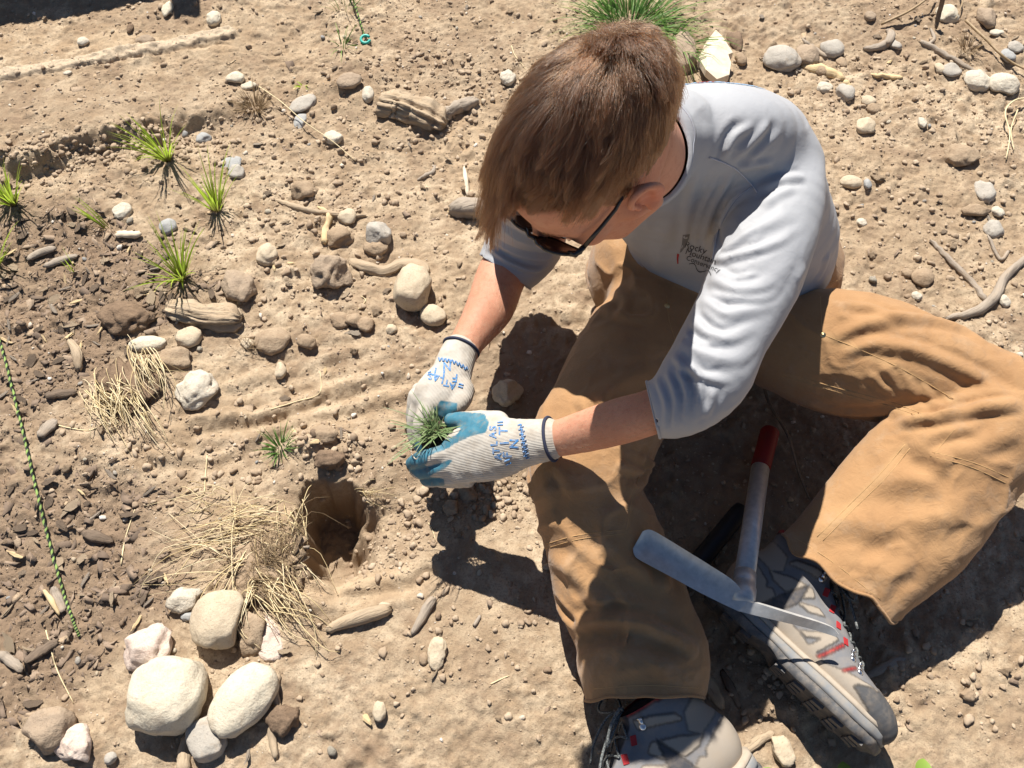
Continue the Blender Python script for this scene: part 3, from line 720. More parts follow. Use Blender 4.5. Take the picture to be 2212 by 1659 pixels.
P = rand_frame(1300); chip_scatter('litter', P, np.clip(.0025+.003*rng.pareto(2.5, len(P)), 0, .013), np.clip(rng.beta(2.2, 1.6, len(P)), 0, 1), 'scattered splinters and bark litter on the open soil')

# ------------------------------------------------------------------ stones and clods
def rock(u, v, wpx, hpx, kind, label, cat='rock', name=None, ang=0.0, rough=.10, hz=.75, sink=.28, sub=3, seed=None, group=None, facets=2, power=2.0):
    seed = seed if seed is not None else int(u*7+v*13) % 9973
    g = GP(u, v); dp = depth(g); sx = wpx/2*dp/FPX; sv = hpx/2*dp/FPX
    # seen from above at an angle: apparent half height = ry*sin(a)+..., keep the outline
    t = tocam(g); sa = t[2]; rz = hz*min(sx, sv); ry = math.sqrt(max(sv*sv-(rz*math.sqrt(1-sa*sa))**2, (sv*.45)**2))/sa
    B, F = (ICO2, ICO3, ICO4)[sub-2]; V = B.copy()
    V = np.sign(V)*np.abs(V)**(2/power) if power != 2 else V
    r = np.random.default_rng(seed)
    for _ in range(facets):
        d = nrm(r.normal(size=3)); h = r.uniform(.62, .86); s = V@d; V = V-np.outer(np.maximum(s-h, 0)*.93, d)
    d = 1+rough*1.6*fbm3(B*.9+seed*.37, 2, seed)+rough*.85*fbm3(B*2.7+seed, 4, seed+5)
    V = V*d[:, None]; a = math.radians(ang); ca, sn = math.cos(a), math.sin(a)
    V = V*np.array([sx, ry, rz]); V = np.stack([V[:, 0]*ca-V[:, 1]*sn, V[:, 0]*sn+V[:, 1]*ca, V[:, 2]], 1)
    c = np.array([g[0], g[1], g[2]+rz*(1-2*sink)]); 
    # slide along the view ray so that the middle lands on its pixel
    p = PX(u, v, c[2]); c[:2] = p[:2]; c[2] = float(gh(c[0], c[1]))+rz*(1-2*sink)
    nm = name or ('soil_clod' if kind in ('clod', 'dark') else ('rock' if wpx > 48 else 'pebble'))
    o = mesh_obj(nm, V+c, F, STONE[kind], origin=c)
    return tag(o, label, cat, group)
# the ring of stones, lower left
rock(365, 1500, 160, 152, 'cream', 'largest smooth cream boulder in the stone ring at lower left', sub=4, hz=.85, rough=.07, power=2.6, sink=.2, facets=0)
rock(528, 1510, 108, 158, 'cream', 'egg shaped cream stone right of the largest cream boulder', ang=-38, sub=4, rough=.06, hz=.8, sink=.2, power=2.3, facets=0)
rock(447, 1597, 74, 88, 'grey', 'small blocky pale stone wedged below the two cream stones', ang=28, sub=4, rough=.07, power=2.8, sink=.2, facets=0)
rock(322, 1402, 122, 98, 'pink', 'pinkish angular stone touching the top of the largest cream boulder', ang=35, sub=4, rough=.12, facets=7, sink=.22)
rock(475, 1342, 116, 122, 'tan', 'rounded triangular beige stone under the tips of the big straw clump', ang=15, sub=4, rough=.08, facets=3, sink=.2)
rock(398, 1293, 76, 60, 'white', 'jagged white stone beside the beige stone and straw', sub=3, rough=.2, facets=6, ang=-10, hz=.6)
rock(405, 1331, 30, 20, 'blue', 'small bluish pebble under the jagged white stone', 'pebble')
rock(577, 1385, 56, 92, 'pink', 'long half buried pink stone under the straw tips', ang=20, rough=.16, hz=.5, facets=4)
rock(545, 1365, 60, 70, 'clod', 'crumbly clod between the beige stone and the pink half buried stone', 'clod', rough=.28)
rock(106, 1578, 106, 92, 'brown', 'round brown dirt coated stone at the lower left corner', ang=25, sub=4, rough=.09, hz=.8)
rock(163, 1611, 82, 76, 'pink', 'rough pinkish white stone leaning on the brown stone', sub=4, rough=.13, facets=6)
rock(240, 1638, 26, 24, 'grey', 'small round grey pebble below the stone ring', 'pebble')
rock(612, 1555, 62, 58, 'dark', 'dark crumbly clod between the egg stone and the thin stick', 'clod', rough=.3)
# middle
rock(892, 622, 80, 92, 'tan', 'tall smooth beige stone on the soil left of the right forearm', sub=4, rough=.07, hz=.9, sink=.15, power=2.5, ang=-12, facets=0)
rock(935, 680, 58, 46, 'tan', 'small oval beige stone just below the tall beige stone', sub=4, rough=.05, sink=.2, ang=-18, facets=0)
rock(712, 588, 86, 88, 'brown', 'large pitted brown clod beside the curved bark piece', 'clod', 'soil_clod', rough=.17, sub=4, facets=4, sink=.25)
rock(516, 620, 66, 74, 'brown', 'dark brown stone with a bumpy crown above the split log', ang=20, rough=.12, sub=4)
rock(575, 549, 44, 48, 'tan', 'pale tan stone at the end of a loose row of clods', rough=.09, sub=4)
rock(588, 566, 22, 20, 'clod', 'crumb sized clod touching the pale tan stone', 'clod')
rock(816, 501, 50, 48, 'grey', 'smooth grey stone standing on a tan clod', rough=.08, sub=4, power=2.6, hz=.9, sink=.1)
rock(812, 535, 54, 40, 'clod', 'flat tan clod under the smooth grey stone', 'clod', rough=.15)
rock(263, 455, 40, 36, 'white', 'round whitish pebble above the dark mulch', 'pebble', rough=.07, sub=4)
rock(424, 837, 86, 78, 'white', 'rough cream stone beside the upper straw clump', sub=4, rough=.13, facets=5, hz=.6)
rock(318, 742, 82, 34, 'cream', 'long flat cream stone above the upper straw clump', ang=4, sub=4, rough=.06, hz=.8, facets=0)
rock(282, 688, 108, 72, 'dark', 'big dark moist clod in the mulch left of the split log', 'clod', rough=.24, sub=4)
rock(407, 728, 56, 44, 'tan', 'dusty tan stone half buried below the split log', rough=.1, ang=12)
rock(378, 775, 70, 44, 'clod', 'lumpy clod below the dusty tan stone', 'clod', rough=.25)
rock(586, 736, 88, 54, 'clod', 'wide half buried clod on the furrowed soil', 'clod', rough=.12, ang=8, hz=.7)
rock(662, 738, 44, 34, 'clod', 'rounded clod right of the wide half buried clod', 'clod', rough=.12)
rock(605, 800, 26, 34, 'tan', 'small upright tan pebble on the furrowed soil', 'pebble')
rock(606, 742+48, 20, 20, 'clod', 'little crumb behind the upright tan pebble', 'clod')
rock(534, 742, 30, 24, 'tan', 'small tan pebble left of the wide half buried clod', 'pebble')
rock(735, 695, 44, 34, 'clod', 'leftmost clod of three beside the small oval beige stone', 'clod', rough=.2)
rock(765, 690, 36, 34, 'clod', 'middle clod of three beside the small oval beige stone', 'clod', rough=.2)
rock(790, 702, 32, 32, 'clod', 'rightmost clod of three beside the small oval beige stone', 'clod', rough=.16)
rock(845, 712, 26, 22, 'tan', 'pale crumb of stone under the tall beige stone', 'pebble')
rock(722, 299, 46, 30, 'white', 'flat whitish stone left of the weathered log', ang=-15, rough=.1)
rock(655, 225, 64, 28, 'grey', 'long flat grey stone lying aslant near the long pale stem', ang=38, rough=.1, hz=.5)
rock(650, 262, 30, 36, 'blue', 'blue grey flat pebble below the long flat grey stone', 'pebble', hz=.4)
rock(508, 168, 42, 25, 'cream', 'cream pebble at the top of the path bank', 'pebble', ang=-20)
rock(534, 184, 34, 17, 'cream', 'thin cream pebble touching the pebble on the path bank', 'pebble', ang=10)
rock(753, 175, 56, 36, 'brown', 'flattened brown clod above the weathered log', 'clod', rough=.14, name='soil_clod')
rock(794, 204, 26, 34, 'white', 'white pebble at the left end of the weathered log', 'pebble', ang=10)
rock(1098, 168, 32, 32, 'white', 'bright white pebble just left of the hair', 'pebble', sub=4)
rock(462, 41, 32, 32, 'cream', 'round cream pebble on the gravelly path', 'pebble', sub=4)
rock(362, 19, 24, 30, 'cream', 'upright cream pebble at the top edge of the path', 'pebble')
rock(181, 91, 24, 18, 'white', 'small white pebble on the gravel above the pale ridge of the path', 'pebble')
rock(313, 86, 42, 22, 'brown', 'flat dark pebble with a dusty top above the pale ridge of the path', 'pebble', name='pebble', hz=.8)
rock(281, 62, 15, 20, 'dark', 'tiny dark pebble on the gravelly path', 'pebble', name='pebble')
rock(146, 157, 18, 10, 'white', 'tiny white pebble at the left end of the pale ridge of the path', 'pebble')
rock(500, 352, 46, 30, 'blue', 'flat bluish grey stone right of the tallest grass tuft', 'rock', hz=.4, facets=4)
rock(511, 375, 36, 30, 'grey', 'round grey pebble under the flat bluish grey stone', 'pebble')
rock(440, 300, 34, 24, 'blue', 'blue grey pebble on the crumbling bank', 'pebble', rough=.12)
rock(361, 490, 36, 34, 'blue', 'bluish pebble above the lowest bright grass tuft', 'pebble')
rock(752, 445+22, 40, 34, 'tan', 'tan clod near the broken straw stalk', 'clod', name='soil_clod')
rock(655, 415, 56, 40, 'clod', 'pointed clod above the dry splinters', 'clod', rough=.2, facets=4)
rock(735, 510, 60, 46, 'clod', 'broad crumbling clod left of the smooth grey stone', 'clod', rough=.2)
rock(700, 940, 62, 40, 'clod', 'rounded clod of dug soil above the brown clod at the hole', 'clod', rough=.18)
rock(706, 993, 62, 46, 'dark', 'brown clod overhanging the edge of the planting hole', 'clod', rough=.16, sub=4, sink=.0)
rock(1094, 850, 62, 60, 'tan', 'angular tan stone in the shadow of the right forearm', sub=4, rough=.14, facets=6, hz=.9, sink=.12)
rock(1690, 1625, 46, 62, 'tan', 'pale blocky stone between the two boots', sub=4, ang=15, facets=4, rough=.09, power=2.6, sink=.15)
rock(946, 1406, 42, 66, 'tan', 'upright yellowish stone alone on the bare soil', sub=4, rough=.14, facets=4, ang=-8)
rock(915, 1423, 22, 28, 'clod', 'small clod at the left of the upright yellowish stone', 'clod')
rock(820, 1535, 32, 44, 'tan', 'small smooth ochre pebble on the bare soil', 'pebble', sub=4, rough=.05)
rock(830, 1316-8, 26, 16, 'tan', 'tan pebble at the tip of the tapered log', 'pebble')
# upper right
rock(1687, 128, 82, 54, 'grey', 'broad grey stone behind the shoulder at the top right', sub=4, rough=.07, ang=-8)
rock(1798, 101, 50, 42, 'grey', 'round grey stone in the row of stones at the top right', rough=.08)
rock(1470, 116, 66, 76, 'brown', 'dark brown boulder between the big green grass and the plank shard', sub=4, rough=.08, power=2.5)
rock(1746, 120, 46, 46, 'brown', 'dusty brown clod right of the broad grey stone', 'clod', rough=.16, name='soil_clod')
rock(1775, 155, 32, 22, 'clod', 'flat clod below the dusty brown clod', 'clod')
rock(1590, 90, 36, 44, 'dark', 'dark clod beside the pale plank shard', 'clod', rough=.2)
rock(1600, 130, 28, 26, 'clod', 'small clod right of the pale plank shard', 'clod')
rock(2112, 172, 54, 44, 'white', 'left one of two white stones at the upper right', sub=4, rough=.08, facets=2)
rock(2170, 180, 66, 50, 'white', 'right and larger one of two white stones at the upper right', sub=4, rough=.07)
rock(2057, 150, 44, 27, 'grey', 'flat grey stone left of the two white stones', ang=6)
rock(2030, 148, 26, 24, 'tan', 'reddish tan pebble touching the flat grey stone', 'pebble')
rock(1840, 391, 48, 28, 'tan', 'smooth oval tan stone right of the shoulder', sub=4, rough=.04, facets=0)
rock(1874, 398, 18, 22, 'blue', 'blue grey pebble beside the smooth oval tan stone', 'pebble')
rock(2076, 332, 74, 50, 'clod', 'large tan clod on the open soil at the right', 'clod', rough=.14, sub=4)
rock(2127, 415, 38, 46, 'grey', 'grey stone with a dark shadow near the right edge', facets=3)
rock(1781, 190, 36, 24, 'white', 'whitish pebble behind the shoulder beside the yellow splinter', 'pebble', facets=3)
rock(1826, 201, 40, 40, 'grey', 'rounded pale grey stone behind the shoulder', rough=.09)
rock(1876, 218, 32, 22, 'tan', 'small tan pebble right of the rounded pale grey stone', 'pebble')
rock(1888, 235, 30, 26, 'clod', 'crumb clod under the small tan pebble', 'clod')
rock(1868, 272, 42, 32, 'tan', 'angular tan stone above the smooth oval tan stone', facets=5, rough=.14)
rock(1992, 265, 18, 22, 'white', 'small white pebble on the open soil at the right', 'pebble')
rock(2146, 495, 48, 36, 'grey', 'rough grey stone under the flat tilted clod', facets=4, rough=.14)
rock(2108, 455, 64, 24, 'clod', 'flat tilted clod with a dark hollow under it', 'clod', rough=.14, sink=-.1)
rock(2155, 456, 28, 22, 'white', 'whitish pebble right of the flat tilted clod', 'pebble')
rock(2047, 31, 44, 44, 'cream', 'cream angular stone under the tangle of dry roots', facets=6)
rock(2131, 40, 40, 46, 'brown', 'brown clod at the top right corner', 'clod', name='soil_clod', facets=3)
rock(2153, 71, 30, 14, 'white', 'white flat pebble near the top right corner', 'pebble')
rock(2177, 119, 32, 26, 'blue', 'blue grey pebble among twigs near the top right corner', 'pebble')
rock(2194, 101, 34, 22, 'grey', 'grey pebble at the right edge above the white stones', 'pebble')
rock(1934, 98, 26, 22, 'grey', 'grey pebble beside the curved root at the top right', 'pebble')
rock(1880, 33, 24, 20, 'brown', 'brown pebble alone near the top edge', 'pebble', name='pebble')
rock(1818, 135, 24, 22, 'clod', 'crumb beside the round grey stone in the row', 'clod')
rock(1992, 600, 44, 40, 'clod', 'round clod near the forked branch', 'clod', rough=.12)
rock(1862, 480, 22, 20, 'white', 'white pebble right of the hip', 'pebble')
rock(1880, 665, 26, 22, 'white', 'white pebble above the left thigh', 'pebble')
rock(1980, 640, 24, 20, 'white', 'whitish pebble above the knee', 'pebble')
rock(1960, 590, 26, 20, 'clod', 'pale crumb clod left of the forked branch', 'clod')
rock(2170, 650, 24, 26, 'white', 'white pebble below the forked branch', 'pebble')
rock(1185, 1080+15, 30, 22, 'tan', 'tan pebble against the right trouser leg in the sun patch', 'pebble')
rock(975, 1095, 34, 32, 'clod', 'crumb clod at the edge of the hand shadow', 'clod', rough=.2)
rock(1010, 1065, 40, 32, 'clod', 'crumbly clod under the left glove', 'clod', rough=.22)
rock(1505, 1420+100, 40, 30, 'clod', 'clod in front of the right trouser hem', 'clod', rough=.2)
rock(2090, 1500, 34, 26, 'clod', 'clod in sun right of the boot toe', 'clod', rough=.2)
# nameless ones: nothing tells them apart
def spread(n, kinds, lab, cat, grp, smin, smax, spots=None, rough=.12):
    """a set of look-alikes sharing mesh data"""
    protos = []
    for k, kd in enumerate(kinds):
        V, F = chunk(ICO3, k+40+int(n)) if cat == 'clod' else ICO2; V = V*(1+rough*1.5*fbm3(V*1.6+k*3.3, 3, k+300))[:, None]*np.array([1, .82, .66])
        me = mesh_obj('proto', V, F, STONE[kd]); protos.append(me.data); bpy.data.objects.remove(me)
    Q = rand_frame(n*3, 10, 2200, 5, 1650); pq = proj(np.c_[Q, np.zeros(len(Q))])
    ok = ~in_poly(pq, [(1040, 40), (1480, 20), (1800, 160), (1830, 600), (2212, 760), (2212, 1100), (1950, 1640), (1280, 1659), (1130, 1050), (900, 1050), (880, 850), (1030, 540)])
    ok &= ~in_poly(Q, HOLE); Q = Q[ok][:n]
    for (x, y) in Q:
        s = (smin+(smax-smin)*rng.uniform(0, 1)**2.2); o = bpy.data.objects.new('pebble' if cat == 'pebble' else 'soil_clod', protos[rng.integers(len(protos))]); COL.objects.link(o)
        o.location = (x, y, float(gh(x, y))+s*.25); o.scale = (s, s*rng.uniform(.8, 1.1), s*rng.uniform(.8, 1.1)); o.rotation_euler = (rng.normal(0, .2), rng.normal(0, .2), rng.uniform(0, 6.28))
        tag(o, lab, cat, grp)
spread(60, ['white', 'cream', 'grey', 'blue', 'tan'], 'small pale pebble scattered on the loose soil', 'pebble', 'pale pebbles scattered over the soil', .0035, .0085)
spread(70, ['clod', 'clod', 'brown', 'clod'], 'small brown dirt clod scattered on the loose soil', 'clod', 'dirt clods scattered over the soil', .005, .0125, rough=.22)
# ------------------------------------------------------------------ wood lying about
def stick(name, pts, rpx, mat, label, cat, lift=0.6, sides=12, rough=.12, squash=1.0, grain=0.0, seed=0, zs=None, group=None, sub=6, taper_ends=True):
    """pts: pixels along the middle line; rpx: radius in pixels at each; lift: centre height in radii"""
    P = np.array(pts, float); R = np.broadcast_to(np.array(rpx, float), (len(P),)) if np.ndim(rpx) else np.full(len(P), rpx)
    A = catmull(np.c_[P, R, np.zeros(len(P)) if zs is None else zs], sub) if len(P) > 2 else np.array([np.r_[P[0]*(1-t)+P[1]*t, R[0]*(1-t)+R[1]*t, 0 if zs is None else zs[0]*(1-t)+zs[1]*t] for t in np.linspace(0, 1, 10)])
    C = []; rr = []
    for u, v, q, zz in A:
        g = GP(u, v); r = q*depth(g)/FPX; z = g[2]+r*squash*lift+zz; p = PX(u, v, z); z = float(gh(p[0], p[1]))+r*squash*lift+zz; C.append(PX(u, v, z)); rr.append(r)
    C = np.array(C); rr = np.array(rr); k = np.ones(3)/3
    if len(C) > 6: C[1:-1, 2] = np.convolve(C[:, 2], k, 'valid')
    V, F = tube(C, rr, sides, True, squash); n = len(C); V = V.reshape(n, sides, 3); rn = np.random.default_rng(seed+1000+int(P[0, 0]))
    ang = np.arange(sides)*2*np.pi/sides; t = np.arange(n)/n
    na = fbm3(np.stack(np.broadcast_arrays(np.cos(ang)[None]*1.4+seed, np.sin(ang)[None]*1.4, t[:, None]*5), -1), 3, seed+3)
    gr = fbm3(np.stack(np.broadcast_arrays(np.cos(ang)[None]*4.5+seed, np.sin(ang)[None]*4.5, t[:, None]*1.0), -1), 3, seed+9, .7)
    V = C[:, None]+(V-C[:, None])*(1+rough*na*1.5+grain*gr)[..., None]
    if taper_ends:
        e = np.clip(np.minimum(np.arange(n), np.arange(n)[::-1])/1.2+.55, 0, 1); V = C[:, None]+(V-C[:, None])*e[:, None, None]
        V[0] += (C[0]-C[1])*rn.uniform(-.6, .8, (sides, 1)); V[-1] += (C[-1]-C[-2])*rn.uniform(-.6, .8, (sides, 1))
    ll = np.r_[0, np.cumsum(np.linalg.norm(np.diff(C, axis=0), axis=1))]; gv = np.stack(np.broadcast_arrays(np.cos(ang)[None]*rr[:, None]*190+seed, np.sin(ang)[None]*rr[:, None]*190, ll[:, None]*14), -1)
    o = mesh_obj(name, V.reshape(-1, 3), F, mat, origin=C.mean(0), attrs={'gv': gv.reshape(-1, 3)}); return tag(o, label, cat, group)
stick('log', [(826, 222), (870, 232), (920, 250), (962, 268)], [27, 30, 30, 20], M_LOG, 'weathered split log on the soil above the tall beige stone', 'log', sides=56, rough=.16, grain=.36, squash=.75, lift=.55, sub=9, seed=4)
stick('branch_stub', [(958, 248), (980, 236), (1000, 226), (1030, 216)], [14, 12, 14, 10], M_GREYWOOD, 'short knobby branch stub against the right end of the weathered log', 'branch', sides=16, rough=.2, grain=.1, lift=.8, seed=2)
stick('log', [(972, 452), (1010, 450), (1060, 446), (1110, 445)], [16, 22, 20, 18], M_GREYWOOD, 'grey chunk of wood half under the hanging fringe of hair', 'log', sides=22, rough=.15, grain=.14, seed=3, lift=.5)
stick('bark_piece', [(757, 562), (790, 578), (830, 584), (870, 570), (912, 578), (922, 592)], [9, 14, 13, 11, 15, 8], M_LOG, 'curved piece of driftwood bark behind the tall beige stone', 'bark', sides=16, rough=.22, grain=.15, squash=.7, seed=6)
stick('log', [(360, 664), (400, 674), (450, 686), (520, 690)], [14, 22, 25, 22], M_LOG, 'grooved split log lying beneath the lowest bright grass tuft', 'log', sides=52, rough=.12, grain=.42, squash=.8, seed=8, lift=.5, sub=8)
stick('log', [(706, 1362), (740, 1346), (790, 1330), (842, 1316)], [9, 13, 16, 13], M_LOG, 'smooth tapered log in front of the planting hole', 'log', sides=18, rough=.07, grain=.05, seed=5)
stick('stick', [(890, 1370), (905, 1345), (925, 1310), (938, 1290)], [6, 9, 11, 8], M_GREYWOOD, 'short grey stick at the edge of the hand shadow', 'stick', sides=14, rough=.1, seed=7)
stick('stick', [(596, 1640), (588, 1580), (600, 1540), (592, 1490), (602, 1455)], [6, 10, 9, 10, 8], M_LOG, 'long thin crooked stick right of the egg shaped stone', 'stick', sides=12, rough=.14, seed=11)
stick('stick', [(397, 1672), (398, 1630), (405, 1590)], [15, 14, 10], M_LOG, 'thick short stick below the largest cream boulder', 'stick', sides=16, rough=.12, grain=.1, seed=12)
stick('stick', [(902, 389), (918, 380), (934, 372), (940, 358)], [3, 5, 5, 3], M_GREYWOOD, 'thin curved bark strip beneath the weathered log', 'stick', sides=8, seed=13)
stick('stick', [(1024, 1352), (1038, 1330)], [5, 4], M_GREYWOOD, 'tiny stick right of the short grey stick', 'stick', sides=8, seed=14)
stick('twig', [(598, 432), (640, 448), (690, 458), (740, 464), (790, 466)], [4, 6, 6, 5, 4], M_LOG, 'twig running past the pointed clod', 'twig', sides=8, rough=.2, seed=15)
stick('splinter', [(702, 525), (705, 495), (712, 465), (690, 448)], [8, 7, 6, 4], M_YELLOWWOOD, 'torn straw coloured splinter beside the pointed clod', 'splinter', sides=8, rough=.3, grain=.2, seed=16)
stick('splinter', [(1002, 360), (1006, 385), (1010, 420)], [3, 5, 4], M_PALEWOOD, 'pale curl of wood left of the hair above the grey chunk', 'splinter', sides=8, seed=17, lift=1.2)
stick('branch', [(2046, 688), (2110, 672), (2150, 640), (2170, 600), (2212, 562), (2250, 530)], [6, 10, 11, 9, 8, 7], M_GREYWOOD, 'forked grey branch above the left knee', 'branch', sides=12, rough=.1, seed=18)
stick('branch', [(2010, 520), (2050, 560), (2095, 605), (2130, 650)], [5, 6, 6, 7], M_GREYWOOD, 'straight side shoot meeting the forked grey branch', 'branch', sides=10, rough=.1, seed=19)
stick('branch', [(2135, 510), (2160, 560), (2180, 540)], [3, 4, 3], M_GREYWOOD, 'fine dark twig near the right edge above the forked branch', 'twig', sides=8, seed=20)
stick('root', [(1866, 105), (1895, 103), (1918, 92), (1924, 72), (1914, 64)], [5, 9, 10, 8, 3], M_GREYWOOD, 'curved grey root piece in the row of stones', 'root', sides=12, rough=.15, seed=21)
stick('twig', [(1988, 88), (2030, 112), (2080, 140), (2122, 166)], [5, 6, 5, 4], M_GREYWOOD, 'straight twig slanting down to the two white stones', 'twig', sides=8, seed=22)
stick('twig', [(1735, 87), (1760, 108), (1785, 122)], [4, 6, 4], M_GREYWOOD, 'short twig behind the round grey stone', 'twig', sides=8, seed=23)
stick('twig', [(2022, 60), (2028, 30), (2036, 0), (2040, -40)], [4, 5, 5, 5], M_DARKWOOD, 'dark upright twig with a long shadow at the top right', 'twig', sides=8, seed=24, zs=[.005, .03, .06, .09])
stick('twig', [(2000, 100), (2018, 84), (2010, 62)], [4, 4, 3], M_GREYWOOD, 'broken twig end under the dark upright twig', 'twig', sides=8, seed=25)
stick('twig', [(1730, 142), (1765, 148), (1800, 160), (1822, 170)], [7, 11, 11, 6], M_YELLOWWOOD, 'long yellow splinter of wood below the broad grey stone', 'splinter', sides=10, rough=.15, grain=.1, squash=.5, seed=26)
stick('splinter', [(1885, 160), (1920, 166), (1948, 168)], [4, 6, 4], M_YELLOWWOOD, 'small yellow wood splinter below the curved root', 'splinter', sides=8, seed=27)
stick('splinter', [(1826, 176), (1836, 190)], [7, 6], M_YELLOWWOOD, 'stubby yellow wood crumb beside the rounded pale grey stone', 'splinter', sides=8, seed=28)
stick('splinter', [(1872, 1462), (1905, 1445), (1940, 1428), (1955, 1422)], [5, 11, 9, 3], M_GREYWOOD, 'frayed piece of bark in the shadow right of the boot', 'bark', sides=10, rough=.3, squash=.5, seed=29)
stick('splinter', [(1500, 1455), (1530, 1475), (1560, 1530)], [10, 15, 9], M_LOG, 'broken bark piece between the trouser hem and the sole', 'bark', sides=10, rough=.3, squash=.5, seed=30)
stick('splinter', [(1580, 1640), (1640, 1600), (1672, 1580)], [8, 11, 5], M_LOG, 'wood splinter pointing at the pale blocky stone', 'splinter', sides=10, rough=.25, squash=.5, seed=31)
stick('splinter', [(1560, 1450), (1580, 1490), (1596, 1530)], [7, 10, 6], M_DARKWOOD, 'dark bark strip under the sole of the boot', 'bark', sides=8, rough=.3, squash=.5, seed=32)
stick('stick', [(60, 560), (88, 545), (120, 536)], [6, 9, 6], M_GREYWOOD, 'upper of two grey sticks lying in the mulch', 'stick', sides=10, squash=.7, seed=33, zs=[.004]*3)
stick('stick', [(96, 575), (130, 563), (168, 550)], [6, 9, 5], M_GREYWOOD, 'lower of two grey sticks lying in the mulch', 'stick', sides=10, squash=.7, seed=34, zs=[.004]*3)
stick('stick', [(250, 505), (285, 507), (305, 505)], [9, 9, 7], M_PALEWOOD, 'pale stub of wood in the mulch under the whitish pebble', 'stick', sides=10, squash=.7, seed=35, zs=[.004]*3)
stick('bark_piece', [(98, 855), (130, 850), (165, 848)], [8, 11, 7], M_DARKWOOD, 'dark flat bark slab left of the upper straw clump', 'bark', sides=10, squash=.6, seed=36, zs=[.004]*3)
stick('bark_piece', [(84, 942), (105, 922), (122, 908)], [12, 15, 9], M_GREYWOOD, 'bluish grey bark scrap beside the green cord', 'bark', sides=8, squash=.45, seed=37, zs=[.004]*3)
stick('bark_piece', [(55, 1430), (90, 1405), (125, 1385)], [8, 13, 8], M_DARKWOOD, 'dark brown bark slab near the lower end of the green cord', 'bark', sides=10, squash=.5, seed=38, zs=[.004]*3)
stick('stick', [(0, 1412), (25, 1430), (48, 1448)], [10, 11, 8], M_GREYWOOD, 'grey stick at the left edge above the brown stone', 'stick', sides=10, squash=.7, seed=39, zs=[.004]*3)
stick('stick', [(115, 1270), (125, 1295), (137, 1322)], [9, 11, 8], M_GREYWOOD, 'brown wood chip standing beside a yellow splinter near the cord', 'stick', sides=10, squash=.5, seed=40, zs=[.004]*3)
stick('splinter', [(96, 1275), (112, 1300), (128, 1328)], [4, 6, 3], M_YELLOWWOOD, 'pale yellow splinter near the lower end of the green cord', 'splinter', sides=8, seed=41, zs=[.006]*3)
stick('bark_piece', [(150, 735), (165, 760), (170, 800)], [7, 11, 8], M_LOG, 'tan curl of bark standing in the mulch', 'bark', sides=10, squash=.6, seed=42, zs=[.004, .012, .006])
stick('bark_piece', [(180, 1150), (205, 1158), (245, 1170)], [9, 13, 6], M_DARKWOOD, 'dark chip pair below the green cord top', 'bark', sides=8, squash=.5, seed=43, zs=[.004]*3)
stick('splinter', [(625, 1183), (650, 1183), (668, 1181)], [3, 5, 4], M_GREYWOOD, 'thin flat wood chip above the big straw clump', 'splinter', sides=8, squash=.6, seed=44)
# pale plank shard, upper right
def slab(name, px, mat, label, cat, z=.004, th=.012, tilt=0.0):
    P = [GP(u, v) for u, v in px]; zb = min(p[2] for p in P)+z; bot = [PX(u, v, zb+tilt*i/len(px)) for i, (u, v) in enumerate(px)]; n = len(bot)
    V = bot+[b+np.array([0, 0, th]) for b in bot]; F = [tuple(range(n-1, -1, -1)), tuple(range(n, 2*n))]+[(i, (i+1) % n, n+(i+1) % n, n+i) for i in range(n)]
    o = mesh_obj(name, np.array(V), F, mat, smooth=False, origin=np.mean(V, 0)); bv = o.modifiers.new('b', 'BEVEL'); bv.width = .0015; bv.segments = 2; return tag(o, label, cat)
slab('plank_shard', [(1506, 138), (1522, 104), (1543, 78), (1557, 92), (1580, 128), (1570, 132), (1576, 150), (1572, 176), (1545, 186), (1522, 165)], M_PALEWOOD, 'pale triangular shard of plank standing behind the shoulder', 'plank', th=.018, tilt=.05)
# look-alike chips among the mulch
def chip_set(n, grp, lab, mats, ulo, uhi, vlo, vhi, cond, smin, smax):
    protos = []
    for k, m_ in enumerate(mats):
        BV, BF = chips[k % 6]; bm = bmesh.new(); vs = [bm.verts.new(v) for v in BV]; [bm.faces.new([vs[i] for i in f]) for f in BF]; bmesh.ops.subdivide_edges(bm, edges=bm.edges[:], cuts=2); bm.verts.index_update()
        V = np.array([v.co[:] for v in bm.verts]); F = [[v.index for v in f.verts] for f in bm.faces]; bm.free(); V[:, 1] *= (1.0-np.abs(V[:, 0])**3*.35); V[:, 0] += .18*vnoise3(V*np.array([0, 7, 5])+k*3.1, k)*np.sign(V[:, 0]); V += .13*fbm3(V*3+k*5, 2, k)[:, None]*np.array([1, .6, .5])
        o = mesh_obj('chip', V, F, m_, smooth=False); protos.append(o.data); bpy.data.objects.remove(o)
    Q = rand_frame(n*12, ulo, uhi, vlo, vhi); Q = Q[cond(Q)][:n]
    for x, y in Q:
        o = bpy.data.objects.new('wood_chip', protos[rng.integers(len(protos))]); COL.objects.link(o); s = rng.uniform(smin, smax)
        o.location = (x, y, float(gh(x, y))+.0035); o.scale = (s,)*3; o.rotation_euler = (rng.normal(0, .25), rng.normal(0, .2), rng.uniform(0, 6.28)); tag(o, lab, 'wood chip', grp)
chip_set(120, 'wood chips in the mulch', 'wood chip lying in the dark mulch at the left', [M_GREYWOOD, M_LOG, M_DARKWOOD, M_DARKWOOD, M_LOG, M_DARKWOOD, M_YELLOWWOOD], 0, 520, 420, 1640, lambda Q: rng.uniform(0, 1, len(Q)) < mulchness(Q[:, 0], Q[:, 1]), .006, .0135)
